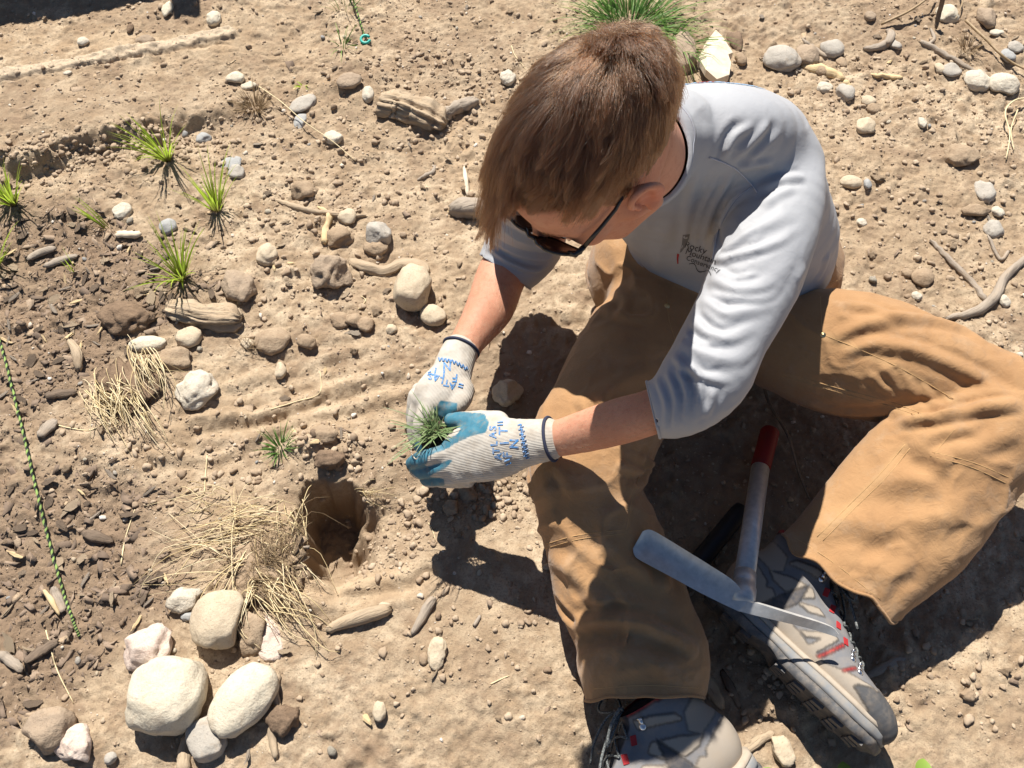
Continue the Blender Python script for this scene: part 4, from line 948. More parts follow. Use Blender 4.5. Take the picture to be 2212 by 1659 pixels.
chip_set(45, 'splinters on the open soil', 'small wood splinter lying on the open soil', [M_LOG, M_GREYWOOD, M_YELLOWWOOD, M_LOG, M_GREYWOOD], 500, 2212, 10, 1640, lambda Q: ~in_poly(proj(np.c_[Q, np.zeros(len(Q))]), [(1040, 40), (1800, 160), (2212, 760), (1950, 1640), (1280, 1659), (640, 1250), (640, 1000), (900, 950)]), .005, .011)

# ------------------------------------------------------------------ grass, straw, cord
def blade(G, base, tip_dir, L, wd, droop, tone0, tone1, seg=6, rn=rng):
    d = nrm(tip_dir); side = nrm(np.cross(d, [0, 0, 1.0]) if abs(d[2]) < .97 else [1, 0, 0]); a = rn.uniform(-.8, .8); side = nrm(side*math.cos(a)+np.cross(d, side)*math.sin(a))
    p = np.array(base, float); V = []; T = []; hd = np.array([d[0], d[1], 0])
    for i in range(seg+1):
        t = i/seg; w_ = wd*(1-t**2.2)*(.55+.9*min(t*3, .5)); up = np.cross(side, d)
        V += [p-side*w_+up*w_*.5, p, p+side*w_+up*w_*.5]; T += [tone0+(tone1-tone0)*min(1, t*1.25)]*3
        d = nrm(d+np.array([0, 0, -1])*droop/seg*(.4+1.4*t)+nrm(hd+1e-6)*droop*.35/seg); p = p+d*L/seg
    F = []
    for i in range(seg):
        a = 3*i; F += [(a, a+1, a+4, a+3), (a+1, a+2, a+5, a+4)]
    G.add(V, F, np.array(T))
def tuft(name, u, v, n, Lr, wd, spread, droop, mat, label, lean=(0, 0), tone=(0, 1), base_r=.008, dead=0, cat='grass tuft', seed=0):
    r = np.random.default_rng(seed+1000+int(u)); g = GP(u, v); root = empty(name, g, label, cat); G = Geo()
    for i in range(n):
        a = r.uniform(0, 6.283); q = r.uniform(0, 1)**.6; off = base_r*r.uniform(0, 1)**.5
        d = np.array([math.cos(a)*q*spread+lean[0], math.sin(a)*q*spread+lean[1], 1.0]); b = g+np.array([math.cos(a)*off, math.sin(a)*off, -.004])
        blade(G, b, d, r.uniform(*Lr), wd*r.uniform(.7, 1.2), droop*r.uniform(.4, 1.5), tone[0], min(1, tone[1]*r.uniform(.6, 1.1)), rn=r)
    G.obj('blades', mat, root, origin=g, attr='tone')
    if dead:
        G = Geo()
        for i in range(dead):
            a = r.uniform(0, 6.283); d = np.array([math.cos(a)*r.uniform(.1, .7), math.sin(a)*r.uniform(.1, .7), 1.0]); blade(G, g+np.array([math.cos(a), math.sin(a), 0])*base_r*.9, d, r.uniform(.012, .035), wd*.6, .6, .0, r.uniform(0, 1), 4, r)
        G.obj('dead_stems', M_BROWNGRASS, root, origin=g, attr='tone')
    return root
tuft('grass_tuft', 362, 345, 42, (.05, .135), .0017, .62, .5, M_GRASS, 'tallest bright green grass tuft, at the foot of the cut bank', lean=(-.10, .05), dead=30, seed=1)
tuft('grass_tuft', 468, 452, 36, (.05, .135), .0016, .55, .45, M_GRASS, 'bright green grass tuft right of the tallest tuft', lean=(-.02, .05), dead=22, seed=2)
tuft('grass_tuft', 392, 602, 46, (.05, .15), .0018, .75, .55, M_GRASS, 'bright green grass tuft standing above the grooved split log', lean=(-.12, .03), dead=30, seed=3)
tuft('grass_tuft', 28, 440, 46, (.05, .125), .0019, .65, .5, M_GRASS, 'bright grass tuft at the left edge beside the cut bank', lean=(0, .02), dead=26, seed=4)
tuft('grass_tuft', 232, 492, 8, (.05, .11), .0017, .25, .5, M_GRASS, 'thin sprig of grass leaning left in the mulch', lean=(-.62, .30), dead=10, seed=5)
tuft('grass_tuft', -12, 575, 16, (.06, .13), .002, .5, .5, M_GRASS, 'grass cut off by the left edge above the mulch', lean=(.30, .1), dead=10, seed=6)
tuft('grass_tuft', 160, 585, 3, (.05, .07), .0014, .1, .2, M_GRASS, 'single thin green blade standing in the mulch', seed=7)
tuft('grass_tuft', 605, 968, 70, (.022, .055), .0009, 1.1, .5, M_DGRASS, 'small dark green grass tuft above the planting hole', base_r=.010, tone=(.1, .75), seed=8)
tuft('grass_clump', 1362, 60, 430, (.06, .17), .0012, 1.6, 1.2, M_DGRASS, 'big dense green grass clump at the top behind the head', base_r=.07, tone=(.15, 1.0), dead=90, cat='grass clump', seed=9)
tuft('grass_clump', 1460, 100, 40, (.08, .16), .0014, .8, 1.4, M_DGRASS, 'bent green blades hanging over the dark boulder behind the head', lean=(.3, -.6), base_r=.03, tone=(.2, .8), cat='grass clump', seed=10)
tuft('dead_grass_clump', 552, 236, 130, (.03, .07), .0007, .8, .9, M_BROWNGRASS, 'dead brown grass clump on the crumbling bank', base_r=.018, cat='dead grass', seed=11)
tuft('dead_grass_clump', 2090, 118-12, 60, (.03, .06), .0007, .8, .9, M_BROWNGRASS, 'dead grass clump in the row of stones at the top right', base_r=.014, cat='dead grass', seed=12)
tuft('weed_sprig', 740, 210-108, 14, (.03, .07), .0012, 1.0, .9, M_DGRASS, 'small green weed sprig at the upper end of the long pale stem', base_r=.01, cat='weed', seed=13)
tuft('weed_sprig', 655, 185, 10, (.012, .03), .0016, 1.3, .9, M_GRASS, 'tiny green weed near the thin cream pebble', base_r=.006, tone=(.4, .7), cat='weed', seed=14)
tuft('weed_sprig', 745, 22, 16, (.05, .10), .0009, .9, .8, M_DGRASS, 'thin dry weed beside the dark cord at the top', base_r=.02, cat='weed', seed=15)
def leafy(u, v, ang, L, label):
    g = GP(u, v); root = empty('leafy_sprout', g, label, 'seedling'); G = Geo()
    for k in range(3):
        a = ang+k*1.9; d = np.array([math.cos(a), math.sin(a), .5]); s = nrm(np.cross(d, [0, 0, 1])); V = []; F = []
        for i in range(7):
            t = i/6; w_ = L*.42*math.sin(math.pi*min(1, t*.96+.02))**.8; p = g+np.array([0, 0, .006])+d*L*t-np.array([0, 0, L*.5*t*t]); V += [p-s*w_+[0, 0, w_*.25], p, p+s*w_+[0, 0, w_*.25]]
        for i in range(6): F += [(3*i, 3*i+1, 3*i+4, 3*i+3), (3*i+1, 3*i+2, 3*i+5, 3*i+4)]
        G.add(V, F, np.full(21, .5+.25*k))
    G.obj('leaves', M_LEAF, root, origin=g, attr='tone')
leafy(1822, 1690, 1.5, .026, 'green sprout with round leaves below the pale blocky stone at the bottom edge')
leafy(1985, 1684, 1.2, .028, 'green leaf poking up at the bottom edge right of the boot')
leafy(1668, 1684, 2.2, .018, 'little yellow green leaf at the bottom edge beside the heel')
# straw
def straws(G, spec, rn):
    for (u0, v0, u1, v1, n, s0, s1, h0, h1, rad) in spec:
        rad = rad*.76; h0, h1 = h0*.7, h1*.7; n = max(3, int(n*.85))
        for i in range(n):
            a0 = np.array([u0, v0])+rn.normal(0, s0, 2); a1 = np.array([u1, v1])+rn.normal(0, s1*1.5, 2); k = rn.uniform(.35, 1.12); a1 = a0+(a1-a0)*k
            m = (a0+a1)/2+rn.normal(0, np.linalg.norm(a1-a0)*.15, 2); P = []
            for t, q in ((0, a0), (.33, a0*.6+m*.4), (.66, m*.7+a1*.3), (1, a1)):
                g = GP(q[0], q[1]); g[2] = max(g[2], -.012); P.append(g+np.array([0, 0, .003+max(0, h0+(h1-h0)*t+rn.normal(0, .003)+.010*math.sin(math.pi*t))]))
            C = catmull(np.array(P), 3); rr = rad*rn.uniform(.6, 1.25)*np.linspace(1.1, .55, len(C)); V, F = tube(C, rr, 4, True); G.add(V, F, np.full(len(V), np.clip(rn.normal(.62, .22), 0, 1)))
rn = np.random.default_rng(21)
g = GP(285, 850); root = empty('straw_clump', g, 'upper clump of uprooted yellow straw beside the rough cream stone', 'straw clump'); G = Geo()
straws(G, [(300, 780, 345, 870, 26, 16, 16, .022, .026, .0011), (330, 775, 370, 880, 14, 10, 14, .02, .03, .0010), (240, 850, 280, 930, 36, 26, 22, .02, .014, .0011), (270, 850, 300, 930, 26, 26, 20, .022, .010, .0011), (215, 860, 265, 960, 22, 16, 16, .012, .006, .0010), (310, 900, 345, 975, 14, 10, 18, .02, .008, .0010), (300, 870, 375, 965, 6, 8, 12, .025, .02, .0009), (245, 870, 200, 880, 24, 16, 14, .01, .006, .0008), (305, 780, 420, 800, 5, 8, 10, .01, .008, .0007)], rn)
G.obj('stalks', M_STRAW, root, origin=g, attr='tone')
V, F = lump(ICO4, 77, .6, 3.2); c = GP(275, 835)+[0, 0, .004]; mesh_obj('root_soil', V*np.array([.042, .046, .010])+c, F, M_DARKCLOD, root, origin=c)
g = GP(520, 1180); root = empty('straw_clump', g, 'large spread clump of uprooted straw left of the planting hole', 'straw clump'); G = Geo()
straws(G, [(560, 1120, 350, 1180, 24, 26, 30, .012, .006, .0010), (600, 1100, 420, 1150, 17, 26, 24, .014, .008, .0010), (470, 1080, 360, 1100, 17, 20, 24, .012, .012, .0010), (480, 1190, 320, 1270, 14, 26, 22, .01, .004, .0010), (540, 1200, 440, 1330, 8, 16, 16, .014, .006, .0012),
           (570, 1270, 640, 1400, 21, 26, 26, .016, .006, .0011), (590, 1260, 690, 1390, 15, 20, 20, .016, .006, .0011), (560, 1270, 520, 1370, 10, 10, 14, .018, .02, .0010), (640, 1200, 690, 1100, 8, 18, 22, .01, .01, .0009), (630, 1230, 690, 1280, 15, 22, 20, .012, .006, .0009), (640, 1120, 690, 1210, 10, 12, 16, .008, .006, .0010), (500, 1130, 510, 1060, 8, 20, 14, .01, .012, .0009), (580, 1150, 640, 1170, 21, 40, 30, .012, .008, .0009), (520, 1150, 560, 1240, 11, 40, 30, .014, .01, .0009)], rn)
G.obj('stalks', M_STRAW, root, origin=g, attr='tone')
G = Geo(); straws(G, [(590, 1190, 620, 1210, 130, 34, 40, .010, .012, .0005), (560, 1240, 600, 1270, 70, 24, 30, .010, .010, .0005), (600, 1280, 620, 1320, 60, 22, 26, .012, .006, .0005)], rn); G.obj('roots', M_BROWNGRASS, root, origin=g, attr='tone')
V, F = lump(ICO4, 78, .6, 3.2); c = GP(580, 1215)+[0, 0, .002]; mesh_obj('root_soil', V*np.array([.052, .048, .009])+c, F, M_CLOD, root, origin=c)
def single(name, px, r, mat, label, cat, zs=None, group=None, sides=5):
    P = np.array(px, float); A = catmull(np.c_[P, np.zeros(len(P)) if zs is None else zs], 6); C = np.array([GP(u, v)+np.array([0, 0, r+z]) for u, v, z in A]); V, F = tube(C, r*np.linspace(1, .6, len(C)), sides, True)
    o = mesh_obj(name, V, F, mat, origin=C.mean(0), attrs={'tone': np.full(len(V), .7)}); return tag(o, label, cat, group)
single('straw', [(448, 985), (444, 1030), (440, 1068), (418, 1078)], .0012, M_STRAW, 'lone bent straw on the finger furrows', 'straw')
single('straw', [(110, 915), (150, 925), (195, 930), (228, 912)], .0012, M_STRAW, 'lone straw lying below the bark scrap by the cord', 'straw')
single('straw', [(262, 1220), (270, 1170), (282, 1130), (292, 1100)], .0013, M_STRAW, 'lone upright straw left of the large straw clump', 'straw')
single('straw', [(100, 1362), (110, 1400), (125, 1450), (160, 1520)], .0012, M_STRAW, 'long straw left of the stone ring', 'straw')
single('straw', [(560, 192), (610, 235), (660, 275), (720, 315), (770, 352)], .0013, M_STRAW, 'long pale stem slanting past the flat grey stones', 'straw', zs=[.006, .02, .015, .012, .004])
single('straw', [(1105, 100), (1112, 120), (1128, 140), (1135, 150)], .0011, M_STRAW, 'short curled straw above the bright white pebble', 'straw')
single('straw', [(585, 885), (640, 868), (690, 850), (692, 800)], .0010, M_STRAW, 'bent straw above the small dark green tuft', 'straw')
single('straw', [(775, 668), (790, 650), (780, 640)], .0012, M_STRAW, 'short straw below the pitted brown clod', 'straw')
single('straw', [(926, 1130), (936, 1150), (940, 1165)], .0009, M_STRAW, 'green straw in the edge of the hand shadow', 'straw')
single('straw', [(1060, 1478), (1085, 1466), (1100, 1460)], .0011, M_STRAW, 'yellow straw end on the bare soil near the right leg', 'straw')
single('dry_roots', [(1900, 60), (1960, 40), (2000, 12), (2010, -20)], .0032, M_BROWNGRASS, 'pale dry root arching at the top right', 'root', zs=[.006, .02, .03, .05], sides=7)
single('dry_roots', [(2080, 55), (2120, 95), (2170, 140), (2240, 175)], .0036, M_BROWNGRASS, 'dry stem running toward the right edge above the white stones', 'root', zs=[.01, .012, .01, .01], sides=7)
single('dry_roots', [(2062, -20), (2070, 20), (2060, 50)], .0022, M_BROWNGRASS, 'short dry root beside the cream angular stone', 'root', zs=[.03, .02, .01])
single('dry_roots', [(2212, 225), (2180, 235), (2160, 260), (2175, 300), (2170, 350)], .0022, M_STRAW, 'loop of pale dry root at the right edge', 'root', zs=[.015, .02, .02, .01, .004])
single('dry_roots', [(2190, 250), (2178, 290), (2188, 330)], .0014, M_STRAW, 'thin dry fibre hanging beside the loop of pale root', 'root', zs=[.015, .01, .004])
single('twig', [(1640, 810), (1655, 880), (1690, 960), (1720, 1030), (1745, 1085)], .0030, M_DARKWOOD, 'thin dark root in the shadow beside the red tool grip', 'root', zs=[.012, .014, .03, .012, .008])
G = Geo(); straws(G, [(795, 1075, 830, 1068, 26, 10, 14, .008, .004, .0006)], rn); o = G.obj('dry_grass_wisp', M_STRAW, None, origin=GP(810, 1072), attr='tone'); tag(o, 'wisp of dry grass on the right rim of the planting hole', 'dry grass')
G = Geo(); straws(G, [(545, 755, 520, 760, 26, 12, 14, .008, .004, .0006)], rn); o = G.obj('dry_grass_wisp', M_BROWNGRASS, None, origin=GP(540, 760), attr='tone'); tag(o, 'orange brown wisp of roots beside the rough cream stone', 'dry grass')
# green flecked cord: two-tone braid
def cord(px, r, label, zs=None):
    P = np.array(px, float); A = catmull(np.c_[P, np.zeros(len(P)) if zs is None else zs], 14); C = np.array([GP(u, v)+np.array([0, 0, r+z]) for u, v, z in A]); k = np.ones(5)/5; C[2:-2, 2] = np.convolve(C[:, 2], k, 'valid'); C = catmull(C, 3)
    V, F = tube(C, r, 8, True); n = len(C); ph = (np.arange(n)[:, None]*1.05+np.arange(8)[None]*np.pi/4); tone = (np.sin(ph)*.5+.5); V = V.reshape(n, 8, 3); V = C[:, None]+(V-C[:, None])*(1+.18*np.sin(ph*1.0))[..., None]
    o = mesh_obj('cord', V.reshape(-1, 3), F, M_CORD, origin=C.mean(0), attrs={'tone': tone.ravel()}); return tag(o, label, 'cord')
cord([(-20, 690), (5, 745), (30, 840), (55, 940), (78, 1040), (105, 1150), (135, 1260), (158, 1335), (172, 1375)], .0021, 'thin black cord flecked with green running down the left edge', zs=[.006, .006, .006, .006, .006, .006, .006, .003, 0])
cord([(745, -30), (760, 5), (772, 35), (786, 75), (792, 84)], .0020, 'dark thin cord running off the top edge to a teal clip', zs=[.04, .03, .02, .004, .002])
c = GP(790, 88)+[0, 0, .004]; V, F = tube([c+np.array([math.cos(a)*.010, math.sin(a)*.009, .003*math.sin(a)]) for a in np.linspace(.6, 6.1, 22)], .0032, 8, True); tag(mesh_obj('teal_clip', V, F, M_TEAL, origin=c), 'small teal plastic ring clip on the soil at the end of the dark cord', 'clip')
# ------------------------------------------------------------------ the person
person = empty('person', (.375, .90, 0), 'person in grey shirt and brown canvas trousers sitting on the soil bent over a seedling', 'person')
# head frame from how the head sits in the picture
HS = .895                                           # head size
O = PX(1281, 334, .66)
hV = tocam(O); hE = nrm(np.array([0, 0, 1.])-hV[2]*hV); hX = np.cross(hE, hV)
def hv(a, b, c): return hX*a+hE*b+hV*c
Fh = nrm(hv(-.50, -.84, -.05)); Lh = hv(.74, -.469, .48); Lh = nrm(Lh-Fh*(Lh@Fh)); Uh = np.cross(Fh, Lh)
HM = np.array([Lh, Fh, Uh])*HS                      # rows: left, forward, up
def HW(p): return O+np.asarray(p, float)@HM         # head-local to world
NECK = PX(1378, 340, .562)
nax = nrm((-.24, -.56, .80))

# ---- shirt ----------------------------------------------------------
def shirt_solid(grow=0.0, h=.0036):
    f = Field((-.14, .40, .03), (.62, 1.12, .70), h); g = grow
    fr = (-.18, -1, .02)
    T = [((.360, .915, .10), .174, .126), ((.358, .905, .19), .170, .127), ((.328, .895, .28), .156, .117), ((.280, .868, .375), .155, .110),
         ((.234, .838, .452), .155, .092), ((.196, .800, .512), .120, .068), ((.180, .775, .545), .072, .058), (tuple(NECK-nax*.006), .064, .062), (tuple(NECK+nax*.05), .0595, .0585)]
    f.chain([(c, a+g, b+g, fr) for c, a, b in T], k=.02)
    A = [sec(1600, 300, 1755, 420, .465, .75), sec(1578, 420, 1772, 470, .462, .8), sec(1540, 540, 1742, 575, .450, .85), sec(1512, 630, 1702, 660, .440, .85),
         sec(1478, 705, 1655, 745, .430, .85), sec(1438, 775, 1608, 850, .412, .85), sec(1412, 815, 1515, 928, .392, .9), sec(1396, 824, 1424, 942, .375, .9), sec(1350, 838, 1378, 950, .345, .9)]
    f.chain([(c, a+g, b+g, u) for c, a, b, u in A], k=.022)
    B = [((.09, .835, .47), .07, .07, fr), ((.05, .865, .39), .066, .066, fr), ((.02, .90, .30), .062, .062, fr)] + \
        [sec(1062, 470, 1215, 545, .185, .9), sec(1046, 520, 1180, 590, .16, .9), sec(1028, 566, 1128, 630, .145, .9), sec(1010, 610, 1100, 670, .145, .9)]
    f.chain([(c, a+g, b+g, u) for c, a, b, u in B], k=.03)
    return f
f = shirt_solid(); SV, SQ = f.mesh(3)
N = normals(SV, SQ); wp = SV+.012*np.stack([fbm3(SV*16+k*9, 2, 60+k) for k in range(3)], 1); rg = (1-np.abs(vnoise3(wp*np.array([19, 19, 30]), 61)))**4-.25
SV = SV+N*(.0018*fbm3(SV*np.array([9, 9, 14]), 3, 5)+.0016*rg*np.clip(.4+fbm3(SV*7, 2, 64), 0, 1))[:, None]
FO = [
 # armhole and chest
 ([(1588, 366), (1553, 423), (1530, 476), (1521, 530), (1518, 590)], .0065, .0085), ([(1624, 405), (1585, 429), (1559, 479), (1547, 520), (1545, 560)], .0060, .0075),
 ([(1518, 361), (1495, 411), (1480, 496), (1474, 560)], .008, .0045), ([(1450, 470), (1425, 540), (1420, 590)], .012, .004), ([(1370, 480), (1360, 540)], .012, .003),
 ([(1555, 385), (1525, 440), (1505, 500), (1500, 560)], .005, .005),
 # shoulder
 ([(1682, 262), (1650, 303), (1615, 335), (1592, 360)], .0075, -.0055), ([(1662, 268), (1630, 305), (1598, 345)], .007, .004), ([(1600, 259), (1571, 291), (1550, 345)], .006, -.004), ([(1628, 268), (1585, 300), (1562, 345)], .006, .0045),
 ([(1673, 350), (1627, 358), (1588, 367)], .006, .006), ([(1740, 386), (1715, 384), (1679, 393), (1626, 414)], .0065, .0075), ([(1715, 403), (1679, 420), (1641, 446)], .0075, .005),
 # upper arm
 ([(1722, 456), (1679, 473), (1621, 502), (1577, 534), (1552, 556)], .0085, .0090, 'o'), ([(1744, 479), (1679, 523), (1621, 543), (1566, 560), (1545, 560)], .0060, .0085, 'o'), ([(1650, 505), (1600, 540), (1562, 570)], .0045, .0040),
 ([(1726, 551), (1665, 610), (1600, 628), (1560, 612), (1535, 594)], .0100, .0080, 'o'), ([(1640, 590), (1590, 600), (1550, 585)], .0040, .0040), ([(1700, 600), (1665, 640), (1600, 648), (1556, 640), (1530, 627)], .0048, .0060, 'o'),
 ([(1679, 650), (1614, 670), (1560, 678), (1516, 642)], .0088, .0085, 'o'), ([(1600, 690), (1556, 700), (1512, 668)], .0045, .0050, 'o'), ([(1640, 700), (1580, 730), (1530, 722), (1494, 688)], .0068, .0075, 'o'),
 ([(1560, 745), (1510, 738), (1480, 716)], .0040, .0045), ([(1645, 740), (1590, 775), (1530, 768), (1470, 735)], .0085, .0065, 'o'), ([(1590, 820), (1545, 822), (1490, 800), (1452, 768)], .0052, .0070, 'o'), ([(1560, 800), (1520, 800), (1500, 780)], .004, -.003),
 # above the cuff
 ([(1490, 770), (1512, 840), (1500, 915)], .0058, .0062), ([(1462, 790), (1485, 850), (1476, 928)], .005, .006), ([(1440, 800), (1462, 862), (1455, 934)], .0045, .0055), ([(1540, 835), (1535, 870), (1520, 905)], .006, .0055), ([(1417, 815), (1438, 872), (1437, 940)], .004, .004),
 # side of the waist
 ([(1790, 545), (1780, 580), (1760, 610)], .008, .005), ([(1740, 575), (1720, 610)], .01, .003),
 # right sleeve
 ([(1075, 478), (1120, 512), (1170, 528), (1230, 520)], .0065, .014), ([(1060, 510), (1110, 540), (1165, 556), (1200, 550)], .006, .013), ([(1052, 532), (1100, 566), (1150, 584), (1185, 575)], .005, .010), ([(1090, 462), (1140, 490), (1200, 500)], .007, .013),
]
FO = [(q[0], q[1]*.85, q[2]*.58, *q[3:]) for q in FO]
SV = folds(SV, SQ, FO); SV = relax(SV, SQ, 1)
def waver(V, pt, n, near, rad, amp, fr):
    n = nrm(n); d = (np.asarray(pt)-V)@n; k = (d > -.002) & (d < .035) & (np.linalg.norm(V-np.asarray(near), axis=1) < rad)
    V = V.copy(); V[k] += n*(amp*fbm3(V[k]*fr, 2, 91)*np.clip(1-d[k]/.035, 0, 1))[:, None]; return V
# openings: cuffs, neck, hem
a, b = PX(1397, 824, .375), PX(1425, 942, .375); nn = np.cross(b-a, tocam(a)); nn = nn*np.sign(nn[0])*-1
cuts = []
SV, SQ, e1 = cut(SV, SQ, a, nn, near=PX(1400, 885, .36), rad=.075); cl1 = SV[order_loop(e1)]
a, b = PX(1040, 552, .15), PX(1131, 613, .15); nn = np.cross(b-a, tocam(a)); nn = nn*(1 if nn[1] < 0 else -1)
SV, SQ, e2 = cut(SV, SQ, PX(1086, 584, .15), nn, near=PX(1075, 600, .15), rad=.085); cl2 = SV[order_loop(e2)]
SV, SQ, e3 = cut(SV, SQ, NECK+nax*.022, nax, near=NECK+nax*.075, rad=.105); cl3 = SV[order_loop(e3)]
SV, SQ, e4 = cut(SV, SQ, (.36, .9, .185), (-.10, -.06, -1), near=(.40, .9, .07), rad=.27); SV = waver(SV, (.36, .9, .185), (-.10, -.06, -1), (.37, .9, .19), .26, .012, 14); cl4 = SV[order_loop(e4)]
N = normals(SV, SQ)
shirt = mesh_obj('shirt', SV, SQ, M_SHIRT, person, origin=(.3, .85, .4)); md = shirt.modifiers.new('thick', 'SOLIDIFY'); md.thickness = .0016; md.offset = -1
SB = bvh_of(SV, SQ)
def ring(loop, r, name, mat, parent, push=0.0, squash=1.0, offs=0.0):
    L = np.asarray(loop); L = L[::max(1, len(L)//90)]; n = len(L)
    for _ in range(4): L = .5*L+.25*(np.roll(L, 1, 0)+np.roll(L, -1, 0))
    V, F = tube(np.vstack([L, L[:2]]), r, 8, caps=False); return mesh_obj(name, V, F, mat, parent, origin=L.mean(0))
def strip_on(loop, width, axis, name, mat, parent, lift=.0018):
    """a flat ribbed band lying along an opening"""
    L = np.asarray(loop); L = L[::max(1, len(L)//120)]
    for _ in range(3): L = .5*L+.25*(np.roll(L, 1, 0)+np.roll(L, -1, 0))
    c = L.mean(0); out = L-c; out -= np.outer(out@axis, axis); out /= np.linalg.norm(out, axis=1, keepdims=True)
    rows = []
    for t in np.linspace(0, 1, 5):
        rows.append(L+axis*(.004-width*t)[None] if False else L+np.outer(np.ones(len(L)), axis)*(.003-width*t)+out*(lift*(1 if 0 < t < 1 else .2)+t*width*1.05))
    return rows
# neck band: follows the shirt surface just outside the opening
L = cl3[::max(1, len(cl3)//110)]
for _ in range(6): L = .5*L+.25*(np.roll(L, 1, 0)+np.roll(L, -1, 0))
c = L.mean(0); G = Geo(); rows = []
for k, (d, lift) in enumerate(((-.001, -.0020), (-.001, .0022), (.006, .0028), (.012, .0026), (.0165, .0022), (.0172, -.001))):
    R = []
    for p in L:
        o = p-c; o = nrm(o-nax*(o@nax)); q = Vector(p+o*d-nax*d*.3); h = SB.find_nearest(q); R.append(np.array(h[0])+np.array(h[1])*lift)
    rows.append(np.array(R))
n = len(L); V = np.concatenate(rows); F = [(r*n+i, r*n+(i+1) % n, (r+1)*n+(i+1) % n, (r+1)*n+i) for r in range(len(rows)-1) for i in range(n)]
collar = mesh_obj('collar', V, F, M_SHIRT, shirt, origin=c)
stv, stf = tube(np.vstack([rows[3]+normals(SV, SQ)[0]*0, rows[3][:1]]), .0007, 5, caps=False); mesh_obj('stitching', stv, stf, M_SEAM, shirt, origin=c)
for lp, nm in ((cl1, 'cuff_hem'), (cl2, 'cuff_hem')): ring(lp, .0021, nm, M_SHIRT, shirt)
ring(cl4, .0018, 'shirt_hem', M_SHIRT, shirt)
def seam_line(px, bvh, r, mat, name, parent, lift=.0004, step=6):
    P = catmull(np.array(px, float), step) if len(px) > 2 else np.linspace(px[0], px[1], 12); H = []
    for u, v in P:
        h, hn = cast(bvh, u, v)
        if h is not None and (not H or np.linalg.norm(h-H[-1]) < .06): H.append(h+hn*lift)
    if len(H) < 3: return None
    V, F = tube(np.array(H), r, 5); return mesh_obj(name, V, F, mat, parent, origin=np.array(H).mean(0))
seam_line([(1532, 340), (1560, 350), (1588, 364), (1608, 382), (1626, 402), (1636, 416)], SB, .0011, M_SEAM, 'shoulder_seam', shirt)
seam_line([(1626, 402), (1590, 430), (1562, 475), (1548, 515), (1540, 560)], SB, .0009, M_SEAM, 'armhole_seam', shirt)

# flat print laid onto cloth ------------------------------------------
def decal(name, V2, F, org, e1, e2, bvh, mat, parent, lift=.0006):
    """V2 (n,2) in metres on the plane org,e1,e2; dropped onto the cloth along the sight line"""
    out = []
    for x, y in V2:
        p = np.array(org)+e1*x+e2*y; u, v = proj(p)[0]; h, hn = cast(bvh, u, v)
        if h is None: hh = bvh.find_nearest(Vector(p)); h, hn = np.array(hh[0]), np.array(hh[1])
        out.append(h+hn*lift)
    return mesh_obj(name, np.array(out), F, mat, parent, smooth=False, origin=np.array(out).mean(0))
def text2d(s, size, space=1.0, bold=0.0):
    cu = bpy.data.curves.new('txt', 'FONT'); cu.body = s; cu.size = size; cu.space_character = space; cu.resolution_u = 3; cu.offset = bold
    o = bpy.data.objects.new('txt', cu); COL.objects.link(o); bpy.context.view_layer.update()
    me = bpy.data.meshes.new_from_object(o.evaluated_get(bpy.context.evaluated_depsgraph_get()))
    bm = bmesh.new(); bm.from_mesh(me); bmesh.ops.triangulate(bm, faces=bm.faces[:])
    mx = size*.22
    for _ in range(2):
        es = [e for e in bm.edges if e.calc_length() > mx]
        if es: bmesh.ops.subdivide_edges(bm, edges=es, cuts=1); bmesh.ops.triangulate(bm, faces=bm.faces[:])
    bm.verts.index_update(); V = np.array([v.co[:2] for v in bm.verts]); F = [[v.index for v in q.verts] for q in bm.faces]
    bm.free(); bpy.data.objects.remove(o); bpy.data.curves.remove(cu); bpy.data.meshes.remove(me); return V, F
def pxplane(u, v, bvh, ang):
    """origin on the surface under a pixel and unit vectors: reading direction at an angle in the picture"""
    h, hn = cast(bvh, u, v); t = tocam(h); E = nrm(np.array([0, 0, 1.])-t[2]*t); X = np.cross(E, t); a = math.radians(ang)
    return h, X*math.cos(a)+E*math.sin(a), -X*math.sin(a)+E*math.cos(a)
for s, (u, v), sz, an in (('Rocky', (1477, 533), .0125, -5), ('Mountain', (1479, 547), .0120, -6), ('Conservancy', (1481, 560), .0098, -8)):
    V2, F2 = text2d(s, sz); o, a, b = pxplane(u, v, SB, an); decal('lettering', V2, F2, o, a, b, SB, M_INK, shirt)
V2, F2 = text2d('CONSERVATION CORPS', .0052); o, a, b = pxplane(1484, 578, SB, -12)
sw = np.array([[i*.0016, .0035*math.sin(i*.42)+.0062] for i in range(24)])
V3 = np.vstack([sw+[0, .0006], sw-[0, .0006]]); F3 = [(i, i+1, 24+i+1, 24+i) for i in range(23)]
decal('emblem', V3, F3, o, a, b, SB, M_INK, shirt)
o, a, b = pxplane(1472, 540, SB, -3)
tower = [(-.0045, .021), (.0005, .023), (.004, .0245), (.0045, .018), (.0035, .006), (.001, -.002), (-.001, -.004), (-.0018, .008)]
V3 = [(x, y) for x, y in tower]; decal('emblem', np.array(V3+[(0, .012)]), [(i, (i+1) % 8, 8) for i in range(8)], o, a, b, SB, M_INKG, shirt)
red = [(-.004, -.006), (-.001, -.006), (-.0005, -.012), (.002, -.019), (.0005, -.0195), (-.0028, -.012)]
decal('emblem', np.array(red+[(-.0012, -.011)]), [(i, (i+1) % 6, 6) for i in range(6)], o, a, b, SB, M_INKR, shirt)
